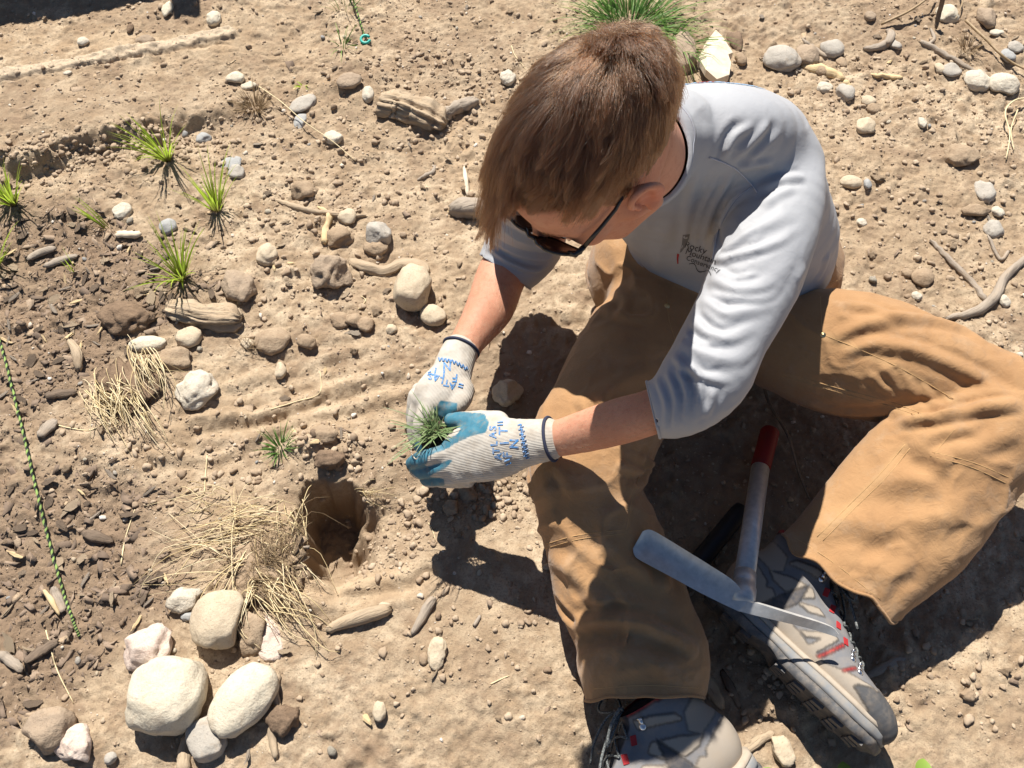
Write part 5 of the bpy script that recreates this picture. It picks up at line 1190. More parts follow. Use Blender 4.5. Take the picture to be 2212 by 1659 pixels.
# print across the upper back
def back_patch(poly, mat, nm='back_print', lift=.0007):
    P = np.array(poly, float); c = P.mean(0); bm = bmesh.new(); vs = [bm.verts.new((x, y, 0)) for x, y in P]; bm.faces.new(vs); bmesh.ops.triangulate(bm, faces=bm.faces[:])
    for _ in range(3):
        es = [e for e in bm.edges if e.calc_length() > 9]
        if es: bmesh.ops.subdivide_edges(bm, edges=es, cuts=1); bmesh.ops.triangulate(bm, faces=bm.faces[:])
    bm.verts.index_update(); V = [v.co[:2] for v in bm.verts]; F = [[v.index for v in q.verts] for q in bm.faces]; bm.free(); out = []
    for u, v in V:
        h, hn = None, None
        for dv in range(0, 40, 2):
            h, hn = cast(SB, u, v+dv)
            if h is not None: break
        if h is None: return
        out.append(h+hn*lift)
    mesh_obj(nm, np.array(out), F, mat, shirt, smooth=False, origin=np.array(out).mean(0))
BACKPRINT = [([(1455, 160), (1500, 158), (1560, 166), (1640, 178), (1655, 186), (1600, 182), (1540, 176), (1490, 168)], M_INKB), ([(1503, 157), (1540, 160), (1575, 168), (1545, 168)], M_INKR)]
for p, m in BACKPRINT: back_patch(p, m, lift=.0007 if m is M_INKB else .0011)

# ---- trousers -------------------------------------------------------
f = Field((.0, .08, -.02), (.86, 1.10, .32), .0037)
Z = (0, 0, 1)
f.chain([((.235, .915, .105), .105, .112, Z), ((.37, .925, .115), .125, .118, Z), ((.464, .915, .105), .102, .112, Z)], k=.02)
f.chain([((.370, .912, .13), .170, .120, (0, -1, 0)), ((.348, .900, .215), .152, .110, (0, -1, 0))], k=.02)
RT = [sec(1330, 610, 1560, 770, .125, .80), sec(1280, 690, 1500, 850, .140, .85), sec(1228, 780, 1440, 935, .150, .85), sec(1172, 885, 1412, 985, .155, .80), sec(1146, 985, 1383, 1040, .148, .80),
      sec(1154, 1075, 1388, 1090, .130, .80), sec(1172, 1170, 1428, 1160, .110, .75), sec(1198, 1275, 1474, 1262, .092, .68), sec(1238, 1370, 1506, 1362, .084, .66), sec(1246, 1440, 1530, 1422, .082, .68), sec(1262, 1505, 1512, 1492, .080, .70), sec(1275, 1560, 1495, 1550, .078, .68)]
f.chain(RT, k=.018)
LT = [sec(1640, 640, 1730, 840, .125, .85), sec(1830, 628, 1735, 880, .140, .85), sec(1935, 655, 1850, 903, .155, .85), sec(2050, 700, 1965, 905, .170, .85), sec(2150, 750, 2060, 890, .185, .8), sec(2262, 830, 2120, 905, .190, .8), sec(2290, 960, 2130, 900, .185, .75)]
f.chain(LT, k=.02)
LS = [sec(2262, 975, 2050, 880, .175, .75), sec(2215, 1025, 1985, 885, .155, .72), sec(2160, 1085, 1915, 915, .140, .66), sec(2110, 1160, 1858, 968, .122, .60), sec(2052, 1228, 1802, 1035, .108, .56), sec(1990, 1272, 1745, 1102, .098, .54), sec(1930, 1315, 1695, 1160, .090, .52), sec(1872, 1365, 1645, 1215, .086, .5)]
f.chain(LS, k=.008)
TV, TQ = f.mesh(3); N = normals(TV, TQ); wp = TV+.015*np.stack([fbm3(TV*14+k*9, 2, 70+k) for k in range(3)], 1); rg = (1-np.abs(vnoise3(wp*17, 71)))**4-.25; rg2 = (1-np.abs(vnoise3(wp*34+5, 72)))**3-.3
TV = TV+N*(.003*fbm3(TV*10, 3, 15)+.0066*rg*np.clip(.35+1.3*fbm3(TV*6, 2, 74), 0, 1.2)+.0022*rg2*np.clip(.3+1.3*fbm3(TV*8, 2, 75), 0, 1))[:, None]
FT = [
 # left thigh
 ([(1800, 735), (1870, 700), (1960, 685), (2060, 705), (2160, 760)], .010, .0065), ([(1805, 775), (1880, 745), (1975, 757), (2080, 800), (2170, 850)], .010, .0065), ([(1815, 655), (1880, 665), (1960, 690)], .008, .004),
 ([(1700, 850), (1800, 888), (1900, 892), (1980, 885)], .009, .005), ([(1870, 800), (1900, 830), (1925, 850)], .006, .003), ([(1905, 790), (1935, 825), (1955, 850)], .006, .003), ([(1940, 800), (1970, 840), (1985, 862)], .006, .003), ([(1985, 830), (2010, 860), (2020, 880)], .006, .003),
 # knee
 ([(2205, 872), (2130, 880), (2070, 895), (2000, 905), (1930, 912)], .0085, .0100), ([(2085, 850), (2060, 885), (2020, 908)], .0075, .0050), ([(2120, 925), (2050, 928), (1990, 950)], .010, .0060), ([(2200, 930), (2120, 960), (2060, 985)], .012, .005),
 # left shin
 ([(1930, 930), (1955, 965), (1985, 990), (2030, 1000)], 0.0163, -0.0039), ([(1975, 945), (2010, 985), (2060, 1000)], 0.0146, 0.0054), ([(1900, 1055), (1950, 1080), (2020, 1080), (2090, 1065)], 0.0182, -0.0039), ([(1890, 1020), (1960, 1050), (2040, 1050)], 0.0182, 0.0045), ([(1960, 1130), (2030, 1105), (2100, 1080)], 0.0201, 0.0064),
 ([(1760, 1180), (1830, 1165), (1900, 1180), (1950, 1200)], 0.0163, -0.0034), ([(1740, 1160), (1830, 1130), (1930, 1150)], 0.0182, 0.0045), ([(1860, 1250), (1920, 1220), (1975, 1190)], 0.0146, 0.0054), ([(1890, 1285), (1940, 1240), (1980, 1225)], 0.0109, 0.0045),
 # right thigh and lap
 ([(1330, 625), (1350, 650), (1340, 690)], .008, .006), ([(1300, 660), (1330, 680), (1400, 690)], .008, .004), ([(1420, 800), (1330, 830), (1240, 880)], .012, .004), ([(1460, 860), (1380, 900), (1300, 930)], .010, .004), ([(1620, 760), (1560, 800), (1500, 860)], .010, -.005),
 ([(1250, 860), (1275, 905), (1270, 940)], .007, .004), ([(1300, 850), (1310, 900)], .008, .005),
 # right shin
 ([(1375, 990), (1400, 1000), (1395, 1040), (1350, 1060)], .007, .006), ([(1330, 1000), (1380, 1020), (1410, 985)], .006, .005), ([(1180, 1020), (1210, 1060), (1200, 1110)], .009, -.004),
 ([(1185, 1205), (1240, 1240), (1290, 1290), (1310, 1340)], .012, .006), ([(1270, 1170), (1330, 1230), (1390, 1280), (1450, 1310)], .012, -.005), ([(1238, 1352), (1300, 1338), (1380, 1345), (1450, 1375), (1510, 1405)], .009, .010), ([(1240, 1385), (1310, 1375), (1390, 1390), (1460, 1420)], .010, -.006),
 ([(1300, 1470), (1380, 1440), (1470, 1450)], .012, .004), ([(1400, 1170), (1430, 1220), (1440, 1280)], .010, .005), ([(1195, 1290), (1225, 1330), (1240, 1350)], .006, -.006),
]
TV = folds(TV, TQ, FT); TV = relax(TV, TQ, 1)
# doubled cloth: knee panels stand proud of the leg
def panel(V, Q, poly, h=.0022, soft=3):
    bv = bvh_of(V, Q); uv = proj(V); N = normals(V, Q); ins = in_poly(uv, poly) & ((N*(CAM-V)).sum(1) > 0)
    d = CAM-V; vis = np.zeros(len(V), bool)
    for i in np.where(ins)[0]:
        dd = Vector(d[i]).normalized(); vis[i] = bv.ray_cast(Vector(V[i])+dd*.004, dd, 3)[0] is None
    m = (ins & vis).astype(float); n = len(V)
    for _ in range(2):
        a_ = np.zeros(n); c_ = np.zeros(n)
        for i in range(Q.shape[1]):
            p_, q_ = Q[:, i], Q[:, (i+1) % Q.shape[1]]; a_ += np.bincount(p_, m[q_], n)+np.bincount(q_, m[p_], n); c_ += np.bincount(p_, minlength=n)+np.bincount(q_, minlength=n)
        m = .5*m+.5*a_/np.maximum(c_, 1)
    return V+N*(h*m)[:, None]
KP_R = [(1143, 960), (1230, 930), (1395, 985), (1372, 1040), (1352, 1152), (1250, 1165), (1178, 1185), (1150, 1060)]
KP_L = [(2100, 840), (2060, 930), (2010, 985), (2020, 1000), (2100, 1010), (2175, 1050), (2190, 1040), (2290, 960), (2290, 850)]
TV = panel(TV, TQ, KP_R); TV = panel(TV, TQ, KP_L)
a, b = PX(1690, 1163, .09), PX(1898, 1312, .09); nn = np.cross(b-a, tocam(a)); nn = nn*(1 if nn[0] < 0 else -1)
TV, TQ, e = cut(TV, TQ, a, nn, near=PX(1760, 1290, .088), rad=.145); TV = waver(TV, a, nn, PX(1800, 1240, .09), .2, .014, 22); hl = TV[order_loop(e)]
a, b = PX(1283, 1506, .07), PX(1508, 1504, .07); nn = np.cross(b-a, tocam(a)); nn = nn*(1 if nn[1] < 0 else -1)
TV, TQ, e = cut(TV, TQ, a, nn, near=PX(1390, 1570, .068), rad=.13); TV = waver(TV, a, nn, PX(1390, 1505, .07), .16, .008, 22); hr = TV[order_loop(e)]
TV, TQ, e = cut(TV, TQ, (.35, .9, .262), (0, 0, 1)); wl = TV[order_loop(e)] if e else None
TV[:, 2] = np.maximum(TV[:, 2], gh(TV[:, 0], TV[:, 1])+.001)
seam = np.zeros(len(TV)); uvT = proj(TV)
def near_line(px, wd):
    P = np.array(px, float); d = np.full(len(uvT), 1e9)
    for a, b in zip(P[:-1], P[1:]):
        ab = b-a; t = np.clip(((uvT-a)@ab)/(ab@ab), 0, 1); d = np.minimum(d, np.linalg.norm(uvT-(a+t[:, None]*ab), axis=1))
    return np.clip(1.4-d/wd, 0, 1)
for px in ([(1955, 965), (1900, 1030), (1840, 1090), (1770, 1160)], [(1690, 810), (1810, 845), (1920, 875), (1990, 900)], [(1778, 723), (1850, 755), (1950, 800), (2060, 865)]): seam = np.maximum(seam, .4*near_line(px, 9))
trousers = mesh_obj('trousers', TV, TQ, M_CANVAS, person, origin=(.37, .7, .1), attrs={'seam': seam}); md = trousers.modifiers.new('thick', 'SOLIDIFY'); md.thickness = .002; md.offset = -1
TB = bvh_of(TV, TQ)
ring(hl, .0024, 'trouser_hem', M_CANVAS, trousers); ring(hr, .0024, 'trouser_hem', M_CANVAS, trousers)
for px in ([(1283, 1488), (1390, 1480), (1508, 1486)], [(1702, 1152), (1800, 1215), (1902, 1296)], [(1178, 1185), (1250, 1165), (1352, 1152)], [(1180, 1175), (1250, 1156), (1350, 1144)], [(1352, 1152), (1365, 1080), (1380, 1030)],
           [(2010, 985), (2100, 1010), (2182, 1048)], [(2014, 976), (2104, 1000), (2190, 1036)], [(2018, 980), (2055, 935), (2062, 928)], [(1778, 723), (1850, 752), (1950, 798), (2060, 862)], [(1690, 812), (1810, 847), (1920, 877), (1990, 900)], [(1690, 804), (1812, 839), (1924, 869), (1994, 894)],
           [(1955, 960), (1900, 1025), (1840, 1085), (1765, 1160)], [(1966, 968), (1912, 1034), (1850, 1094), (1778, 1168)], [(1772, 640), (1774, 680), (1776, 718)], [(1440, 640), (1445, 690), (1460, 740)], [(1700, 632), (1760, 628), (1808, 606)]):
    seam_line(px, TB, .00055, M_THREAD, 'stitching', trousers, lift=.0001)
for (u, v) in ((1778, 723), (1441, 661)):
    h, hn = cast(TB, u, v)
    if h is None: continue
    G = Geo(); s = nrm(np.cross(hn, [1, 0, .2])); b_ = np.cross(hn, s); prof = [(.0, .0022), (.0018, .002), (.0022, .0011), (.0036, .0013), (.0044, .0004)]; V = []; F = []
    for r, zz in prof:
        for k in range(12): a = k*math.pi/6; V.append(h+hn*zz+(s*math.cos(a)+b_*math.sin(a))*max(r, .0001))
    F = [(i*12+k, i*12+(k+1) % 12, (i+1)*12+(k+1) % 12, (i+1)*12+k) for i in range(4) for k in range(12)]
    mesh_obj('rivet', np.array(V), F, M_BRASS, trousers, origin=h)

# ---- body -----------------------------------------------------------
f = Field((-.16, .12, .0), (.80, 1.06, .70), .0055); fr = (-.18, -1, .02)
f.chain([((.365, .915, .10), .16, .10, fr), ((.335, .90, .28), .145, .10, fr), ((.284, .868, .37), .13, .085, fr), ((.236, .838, .440), .12, .06, fr), ((.205, .808, .470), .055, .028, fr)], k=.02)
def arm(secs, k=.015): f.chain(secs, k=k)
arm([((.27, .80, .44), .045, .045, fr), sec(1592, 430, 1732, 480, .455), sec(1560, 560, 1700, 600, .443), sec(1500, 720, 1620, 760, .428), sec(1470, 800, 1560, 880, .405), sec(1405, 838, 1432, 934, .372, .9), sec(1330, 860, 1355, 958, .335, .88), sec(1260, 885, 1280, 975, .290, .85), sec(1210, 904, 1226, 984, .262, .8), sec(1165, 916, 1178, 992, .238, .75)])
arm([((.10, .82, .46), .05, .05, fr), ((.05, .865, .38), .05, .05, fr), ((.02, .90, .29), .047, .047, fr), sec(1082, 490, 1190, 545, .185), sec(1056, 535, 1150, 592, .158), sec(1034, 575, 1128, 628, .150, .9), sec(1012, 640, 1108, 682, .152, .9), sec(992, 690, 1072, 722, .156, .88), sec(974, 728, 1044, 752, .160, .85), sec(960, 760, 1028, 780, .162, .8)])
def shrink(S, k=.72): return [(c, a*k, b*k, u) for c, a, b, u in S]
f.chain(shrink(RT[:-3], .62), k=.012); f.chain(shrink(LT, .66), k=.012); f.chain(shrink(LS[:-3], .46), k=.01)
NC = cl3.mean(0); SK = O-.045*Uh-.03*Fh
f.chain([((.195, .805, .48), .034, .034, fr), (NC-nax*.028+np.array([.004, .012, 0]), .046, .046, fr), (NC+nax*.004, .0565, .0565, fr), ((NC+SK)/2+nax*.006, .054, .056, fr), (SK, .050, .056, fr)], k=.012)
BV, BQ = f.mesh(2)
# head, finer
hh_ = .0021; lo = np.array([-.11, -.135, -.16]); hi = np.array([.11, .145, .14])
f = Field(lo, hi, hh_)
f.ball((0, -.019, .034), (.0715, .107, .086), .01); f.chain([((0, .052, .045), .058, .044, (0, 1, 0)), ((0, .050, .0), .060, .046, (0, 1, 0)), ((0, .048, -.05), .052, .045, (0, 1, 0)), ((0, .052, -.088), .034, .036, (0, 1, 0))], k=.02)
f.ball((0, .078, -.098), (.020, .016, .015), .02)
for s in (-1, 1):
    f.ball((s*.040, .068, -.022), (.022, .020, .018), .018); f.chain([((s*.060, .020, -.03), .014, .02, (1, 0, 0)), ((s*.054, .0, -.065), .014, .022, (1, 0, 0)), ((s*.034, .05, -.098), .014, .016, (1, 0, 0))], k=.03)
    f.ball((s*.031, .094, .006), (.018, .010, .012), .008, neg=True)                                  # eye sockets
    f.ball((s*.031, .079, .004), (.0165, .0125, .0135), .004)
f.chain([((-.048, .074, .022), .010, .009, (0, 1, 0)), ((-.02, .090, .025), .010, .009, (0, 1, 0)), ((0, .091, .024), .010, .008, (0, 1, 0)), ((.02, .090, .025), .010, .009, (0, 1, 0)), ((.048, .074, .022), .010, .009, (0, 1, 0))], k=.012)
f.chain([((0, .092, .018), .008, .008, (0, 1, 0)), ((0, .102, .0), .009, .010, (0, 1, 0)), ((0, .113, -.022), .011, .011, (0, 1, 0)), ((0, .112, -.032), .012, .009, (0, 1, 0))], k=.008)
for s in (-1, 1): f.ball((s*.012, .103, -.032), (.008, .010, .008), .005); f.ball((s*.006, .108, -.042), (.0035, .004, .004), .002, neg=True)
f.chain([((-.022, .086, -.062), .006, .006, (0, 1, 0)), ((0, .097, -.058), .008, .006, (0, 1, 0)), ((.022, .086, -.062), .006, .006, (0, 1, 0))], k=.006)
f.chain([((-.02, .086, -.071), .006, .006, (0, 1, 0)), ((0, .094, -.072), .009, .007, (0, 1, 0)), ((.02, .086, -.071), .006, .006, (0, 1, 0))], k=.006)
f.chain([((-.022, .0975, -.0655), .0016, .0016, (0, 1, 0)), ((0, .106, -.0655), .0016, .0016, (0, 1, 0)), ((.022, .0975, -.0655), .0016, .0016, (0, 1, 0))], k=.003, neg=True)
for s in (-1, 1):                                                                                     # ears
    R_ = np.array(Matrix.Rotation(s*.62, 3, 'Z') @ Matrix.Rotation(.15, 3, 'X')).T
    c = np.array([s*.079, .004, .001]); f.ball(c+[s*.004, -.006, .002], (.0075, .0175, .030), .005, R_)
    f.ball(c+[s*.0145, -.002, -.002], (.008, .0095, .014), .004, R_, neg=True); f.ball(c+[s*.0125, -.009, .014], (.004, .006, .010), .004, R_, neg=True)
    helix = [(.004, .012, .006), (.007, .012, .020), (.009, .002, .030), (.012, -.013, .028), (.014, -.021, .014), (.013, -.021, -.004), (.010, -.014, -.018), (.006, -.004, -.027)]
    f.chain([(c+[s*q[0], q[1], q[2]], .0042, .0042, (1, 0, 0)) for q in helix], k=.003); f.ball(c+[s*.007, -.002, -.025], (.006, .008, .009), .004); f.ball(c+[s*.004, .010, -.004], (.005, .004, .007), .003)
nk = (NC-nax*.02-O)@HM.T/HS**2
f.chain([((0, -.026, -.04), .058, .062, (0, 1, 0)), (tuple(np.array([0, -.028, -.045])*.45+nk*.55), .053, .057, (0, 1, 0)), (tuple(nk), .053, .058, (0, 1, 0))], k=.02)
HVl, HQ = f.mesh(2)
def hairline(p):
    """height above which the head carries hair (head-local)"""
    x, y, z = p[:, 0], p[:, 1]+.012, p[:, 2]; ph = np.degrees(np.arctan2(np.abs(x), y))
    return np.interp(ph, [0, 30, 50, 65, 78, 92, 104, 118, 180], [.076, .073, .062, .042, -.004, .042, .038, -.008, -.050])
sc_ = sstep(-.003, .006, HVl[:, 2]-hairline(HVl))*((np.abs(HVl[:, 0]) < .0735) | (HVl[:, 1] < -.045) | (HVl[:, 2] > .050))
HVw = O+HVl@HM
flush = np.clip(np.exp(-((np.linalg.norm(HVl-np.array([.084, -.008, -.006]), axis=1))/.03)**2)*.7+np.exp(-((np.linalg.norm(HVl-np.array([0, .11, -.025]), axis=1))/.02)**2)*.6, 0, 1)
nb = len(BV); V = np.vstack([BV, HVw]); Q = np.vstack([BQ, HQ+nb])
body = mesh_obj('body', V, Q, M_SKIN, person, origin=(.3, .8, .3), attrs={'scalp': np.r_[np.zeros(nb), sc_], 'flush': np.r_[np.zeros(nb), flush]})
for s in (-1, 1):
    e = mesh_obj('eye', HW(ICO3[0]*.0118+np.array([s*.031, .0815, .004])), ICO3[1], M_EYE, person, origin=HW((s*.031, .0815, .004)))
    mesh_obj('iris', HW(ICO2[0]*np.array([.0055, .0022, .0055])+np.array([s*.031, .0925, .002])), ICO2[1], M_IRIS, e, origin=HW((s*.031, .0925, .002)))
mesh_obj('earring', HW(ICO2[0]*np.array([.0022, .0030, .0030])+np.array([.089, -.002, -.025])), ICO2[1], M_BLACK, person, origin=HW((.089, -.002, -.025)))

# ---- hair: every lock combed out from the crown ----------------------
def make_strands(n, npt, seed):
    r = np.random.default_rng(seed); ctr = np.array([0, -.019, .034]); rad = np.array([.0715, .107, .086])
    d = r.normal(size=(n*4, 3)); d /= np.linalg.norm(d, axis=1, keepdims=True); p = ctr+d*rad
    ok = (p[:, 2] > hairline(p)) & (p[:, 2] > -.062); p = p[ok][:n]; return p, ctr, rad
CROWN = np.array([-.024, -.106, .078])
gw = nrm(np.array([0, 0, -1.])@HM.T)                                    # gravity in the head frame
def comb(p, ctr, rad, npt, lenf, lift, wob, r):
    P = [p]; n = len(p); q = p.copy(); toc = p-CROWN; dist = np.linalg.norm(toc, axis=1)
    front = sstep(-.05, .06, p[:, 1]); top = sstep(.02, .10, p[:, 2]); side = 1-top
    edge = p[:, 2]-hairline(p); sb_ = np.exp(-((p[:, 1]-.032)/.022)**2)*sstep(.045, .06, np.abs(p[:, 0])); sd_ = sstep(.035, .062, np.abs(p[:, 0]))*sstep(.085, .05, p[:, 2]); L = lenf*np.clip((.017-.008*sd_)+(.85-.35*sd_)*np.maximum(edge, 0)+.072*sstep(.004, -.040, p[:, 0])*front*(1-.75*sstep(-.040, -.062, p[:, 0]))+.012*sb_, .009, .060+.042*sstep(.0, -.04, p[:, 0])*front)*(1-.25*sstep(-.06, -.11, p[:, 1]))
    L = np.where(dist < .045, L*.9, L)
    swirl = np.cross(np.broadcast_to(nrm(CROWN-ctr), p.shape), nrm2(toc))
    jit = r.normal(0, .006, p.shape); rf_ = sstep(.014, -.022, p[:, 0])*sstep(.02, .07, p[:, 1])
    for i in range(npt-1):
        s = (i+1)/(npt-1); nn = (q-ctr)/rad**2; nn = nrm2(nn)
        t = nrm2(q-CROWN+jit)+.28*swirl*np.exp(-dist/.05)[:, None]+np.array([0, .35, 0])*(front*top)[:, None]+np.array([-.25, .1, 0])*(front*top*sstep(-.03, .005, p[:, 0]))[:, None]+np.array([.75, .35, 0])*rf_[:, None]*(.5+.8*s)+gw*(.15+.35*s)*(.25+.75*side[:, None])*(1-.6*rf_[:, None])+wob*1.0
        t = t-nn*((t*nn).sum(1)*(.93-.25*s*front-.50*s*rf_))[:, None]; t = nrm2(t)
        up = nn*(lift*(1.1-s)*1.0)[:, None]
        q = q+(t+up)*(L/(npt-1))[:, None]
        # stay outside the skull
        e = (q-ctr)/rad; k = np.linalg.norm(e, axis=1); mn = 1+.02+.03*s; push = k < mn
        q = np.where(push[:, None], ctr+(q-ctr)*(mn/k)[:, None], q); P.append(q)
    return np.stack(P, 1)
def nrm2(a): return a/(np.linalg.norm(a, axis=-1, keepdims=True)+1e-9)
r = np.random.default_rng(3); NPT = 11
gp, ctr, rad = make_strands(430, NPT, 1)
gd = np.linalg.norm(gp-CROWN, axis=1)
def lift_of(p, rr):
    d = np.linalg.norm(p-CROWN, axis=1); back = sstep(-.085, -.115, p[:, 1]) ; top = sstep(.0, .09, p[:, 2])
    return (.05+.36*top+.55*back*top)*rr
gw_ = fbm3(gp*28, 2, 3)[:, None]*np.array([.45, .25, .1])+r.normal(0, .13, (len(gp), 3))
guides = comb(gp, ctr, rad, NPT, r.uniform(.60, 1.18, len(gp)), lift_of(gp, r.uniform(.7, 1.3, len(gp))), gw_, r)
sp, _, _ = make_strands(30000, NPT, 2)
cr, _, _ = make_strands(30000, NPT, 4); cr = cr[np.linalg.norm(cr-CROWN*np.array([1, 1, 1]), axis=1) < .035][:2500]; sp = np.vstack([sp, cr])
# nearest guide
gi = np.zeros(len(sp), int)
for a in range(0, len(sp), 2000):
    gi[a:a+2000] = np.argmin(((sp[a:a+2000, None]-gp[None])**2).sum(-1), 1)
sw_ = fbm3(sp*28, 2, 3)[:, None]*np.array([.45, .25, .1])+r.normal(0, .16, (len(sp), 3))
S_ = comb(sp, ctr, rad, NPT, r.uniform(.75, 1.15, len(sp)), lift_of(sp, r.uniform(.5, 1.35, len(sp))), sw_, r)
t = np.linspace(0, 1, NPT)[None, :, None]
cl = (.12+.78*t**.9)*np.clip(r.normal(.85, .3, len(sp)), 0, 1.1)[:, None, None]; fly = r.uniform(0, 1, len(sp)) < .05; cl[fly] *= .15
off = (sp-gp[gi])[:, None, :]
S_ = S_*(1-cl)+(guides[gi]+off*(1-.75*t))*cl
S_ += (r.normal(0, .0004, S_.shape)*t)
# eyebrows and stubble share the same curves object's kind but sit apart
Sw = (O+S_.reshape(-1, 3)@HM).reshape(S_.shape)
def curves_obj(name, Sw, rad_root, rad_tip, mat, parent, origin, shade=None):
    hc = bpy.data.hair_curves.new(name); n, m = Sw.shape[:2]; hc.add_curves([m]*n)
    hc.points.foreach_set('position', (Sw-np.asarray(origin)).astype(np.float32).ravel())
    rr = np.tile(np.linspace(rad_root, rad_tip, m), n).astype(np.float32)
    at = hc.attributes.get('radius') or hc.attributes.new('radius', 'FLOAT', 'POINT'); at.data.foreach_set('value', rr)
    if shade is not None:
        a2 = hc.attributes.new('shade', 'FLOAT', 'CURVE'); a2.data.foreach_set('value', np.asarray(shade, np.float32))
    hc.materials.append(mat); o = bpy.data.objects.new(name, hc); COL.objects.link(o); o.parent = parent; o.location = Vector(origin)-PLOC(parent); return o
curves_obj('hair', Sw, .00018, .00008, M_HAIR, person, O, np.clip(.62*r.beta(1.6, 1.8, len(gp))[gi]+.38*r.uniform(0, 1, len(gi)), 0, 1))
EB = []
for s in (-1, 1):
    for k in range(160):
        a = r.uniform(0, 1); p = np.array([s*(.012+.036*a), .0995-.022*a*a+r.normal(0, .0008), .024+.006*math.sin(a*2.6)+r.normal(0, .0016)]); d = np.array([s*.006, .0012, .0022*(1-a*1.6)]); EB.append([p, p+d*.5+[0, .0006, 0], p+d])
EBw = np.array(EB); curves_obj('eyebrows', (O+EBw.reshape(-1, 3)@HM).reshape(EBw.shape), .00012, .00005, M_HAIR, person, O)

# ---- sunglasses ------------------------------------------------------
def hb(pts, rx, rz, name, mat, parent, closed=False):
    V, F = tube(HW(np.array(pts)), rx, 8, caps=not closed, squash=rz); return mesh_obj(name, V, F, mat, parent, origin=HW(np.array(pts)).mean(0))
gl = None
G = Geo()
def lens_outline(s, n=40, k=1.0):
    P = []
    for i in range(n):
        a = 2*math.pi*i/n; x = .0245*k*np.sign(math.cos(a))*abs(math.cos(a))**.75; z = .0205*k*np.sign(math.sin(a))*abs(math.sin(a))**.75
        if x > 0 and z > 0: z += .003*k
        X = s*(.0322+x); P.append((X, .1150-.020*(X/.068)**2*1.0+(z-.012)*.30, -.003+z))
    return np.array(P)
frame_parts = []
for s in (-1, 1):
    P = lens_outline(s); V, F = tube(HW(np.vstack([P, P[:2]])), .0022, 8, caps=False, squash=1.0); G.add(V, F)
V, F = tube(HW([(-.009, .1135, .007), (0, .1160, .009), (.009, .1135, .007)]), .0028, 8); G.add(V, F)
for s in (-1, 1):
    V, F = tube(HW([(s*.056, .1005, .012), (s*.0640, .0965, .012), (s*.0665, .084, .012)]), .0032, 8); G.add(V, F)
glasses = G.obj('sunglasses', M_BLACK, person, origin=HW((0, .1, .01)))
for s in (-1, 1):
    P = lens_outline(s, 40, .97); c = P.mean(0)+[0, .0012, 0]; rings = [c+(P-c)*k+np.array([0, .0022*(1-k*k), 0]) for k in (1, .75, .5, .25)]
    V = np.vstack(rings+[c[None]+[0, .0022, 0]]); F = [(a*40+i, a*40+(i+1) % 40, (a+1)*40+(i+1) % 40, (a+1)*40+i) for a in range(3) for i in range(40)]+[(120+i, 120+(i+1) % 40, 160) for i in range(40)]
    ln = mesh_obj('lens', HW(V), F, M_LENS, glasses, origin=HW(c)); md = ln.modifiers.new('t', 'SOLIDIFY'); md.thickness = .0018
    hb([(s*.0665, .086, .012), (s*.0690, .055, .012), (s*.0705, .03, .013), (s*.0700, .014, .017), (s*.0640, -.002, .020)], [.0024, .0022, .0020, .0018, .0016], 1.1, 'temple_arm', M_BLACK, glasses)
# ------------------------------------------------------------------ gloves
def pz(u, v, z): return PX(u, v, z)
def finger(f, J, R, k):
    f.chain([(pz(*j), r, r*.92, tocam(pz(*j))) for j, r in zip(J, R)], k=k, sub=4)
def soften(V, Q, A, it=2):
    n = len(V)
    for _ in range(it):
        acc = np.zeros_like(A); c_ = np.zeros(n)
        for i in range(Q.shape[1]):
            p_, q_ = Q[:, i], Q[:, (i+1) % Q.shape[1]]; c_ += np.bincount(p_, minlength=n)+np.bincount(q_, minlength=n)
            for d in range(A.shape[1]): acc[:, d] += np.bincount(p_, A[q_, d], n)+np.bincount(q_, A[p_, d], n)
        A = .4*A+.6*acc/np.maximum(c_, 1)[:, None]
    return A
def glove(secs, fingers, thumb, bluepoly, lat, text, hemline, lo, hi):
    f = Field(lo, hi, .0019)
    f.chain(secs, k=.006)
    for J, R in fingers: 
        g2 = Field(lo, hi, .0019)
        f.chain([(pz(*J[0]), R[0]*1.05, R[0], tocam(pz(*J[0]))), (pz(*(np.array(J[0])*.5+np.array(J[1])*.5)), R[0]*.95, R[0]*.9, tocam(pz(*J[0])))], k=.010)
        finger(f, J, R, .0022)
    finger(f, thumb[0], thumb[1], .008)
    V, Q = f.mesh(2); N = normals(V, Q)
    V = V+N*(.0006*fbm3(V*60, 3, 4))[:, None]
    uv = proj(V); coat = (N*(CAM-V)).sum(1) < -.12
    for p in bluepoly: coat |= in_poly(uv, p)
    coat = soften(V, Q, coat.astype(float)[:, None], 5)[:, 0]; coat = np.clip((coat-.5+.16*fbm3(V*120, 2, 9))*5+.5, 0, 1)
    ph = (V@lat)/.0019*2*math.pi
    o = mesh_obj('glove', V, Q, M_GLOVE, person, origin=V.mean(0), attrs={'coat': coat, 'rib': ph})
    bv = bvh_of(V, Q); return o, bv, V
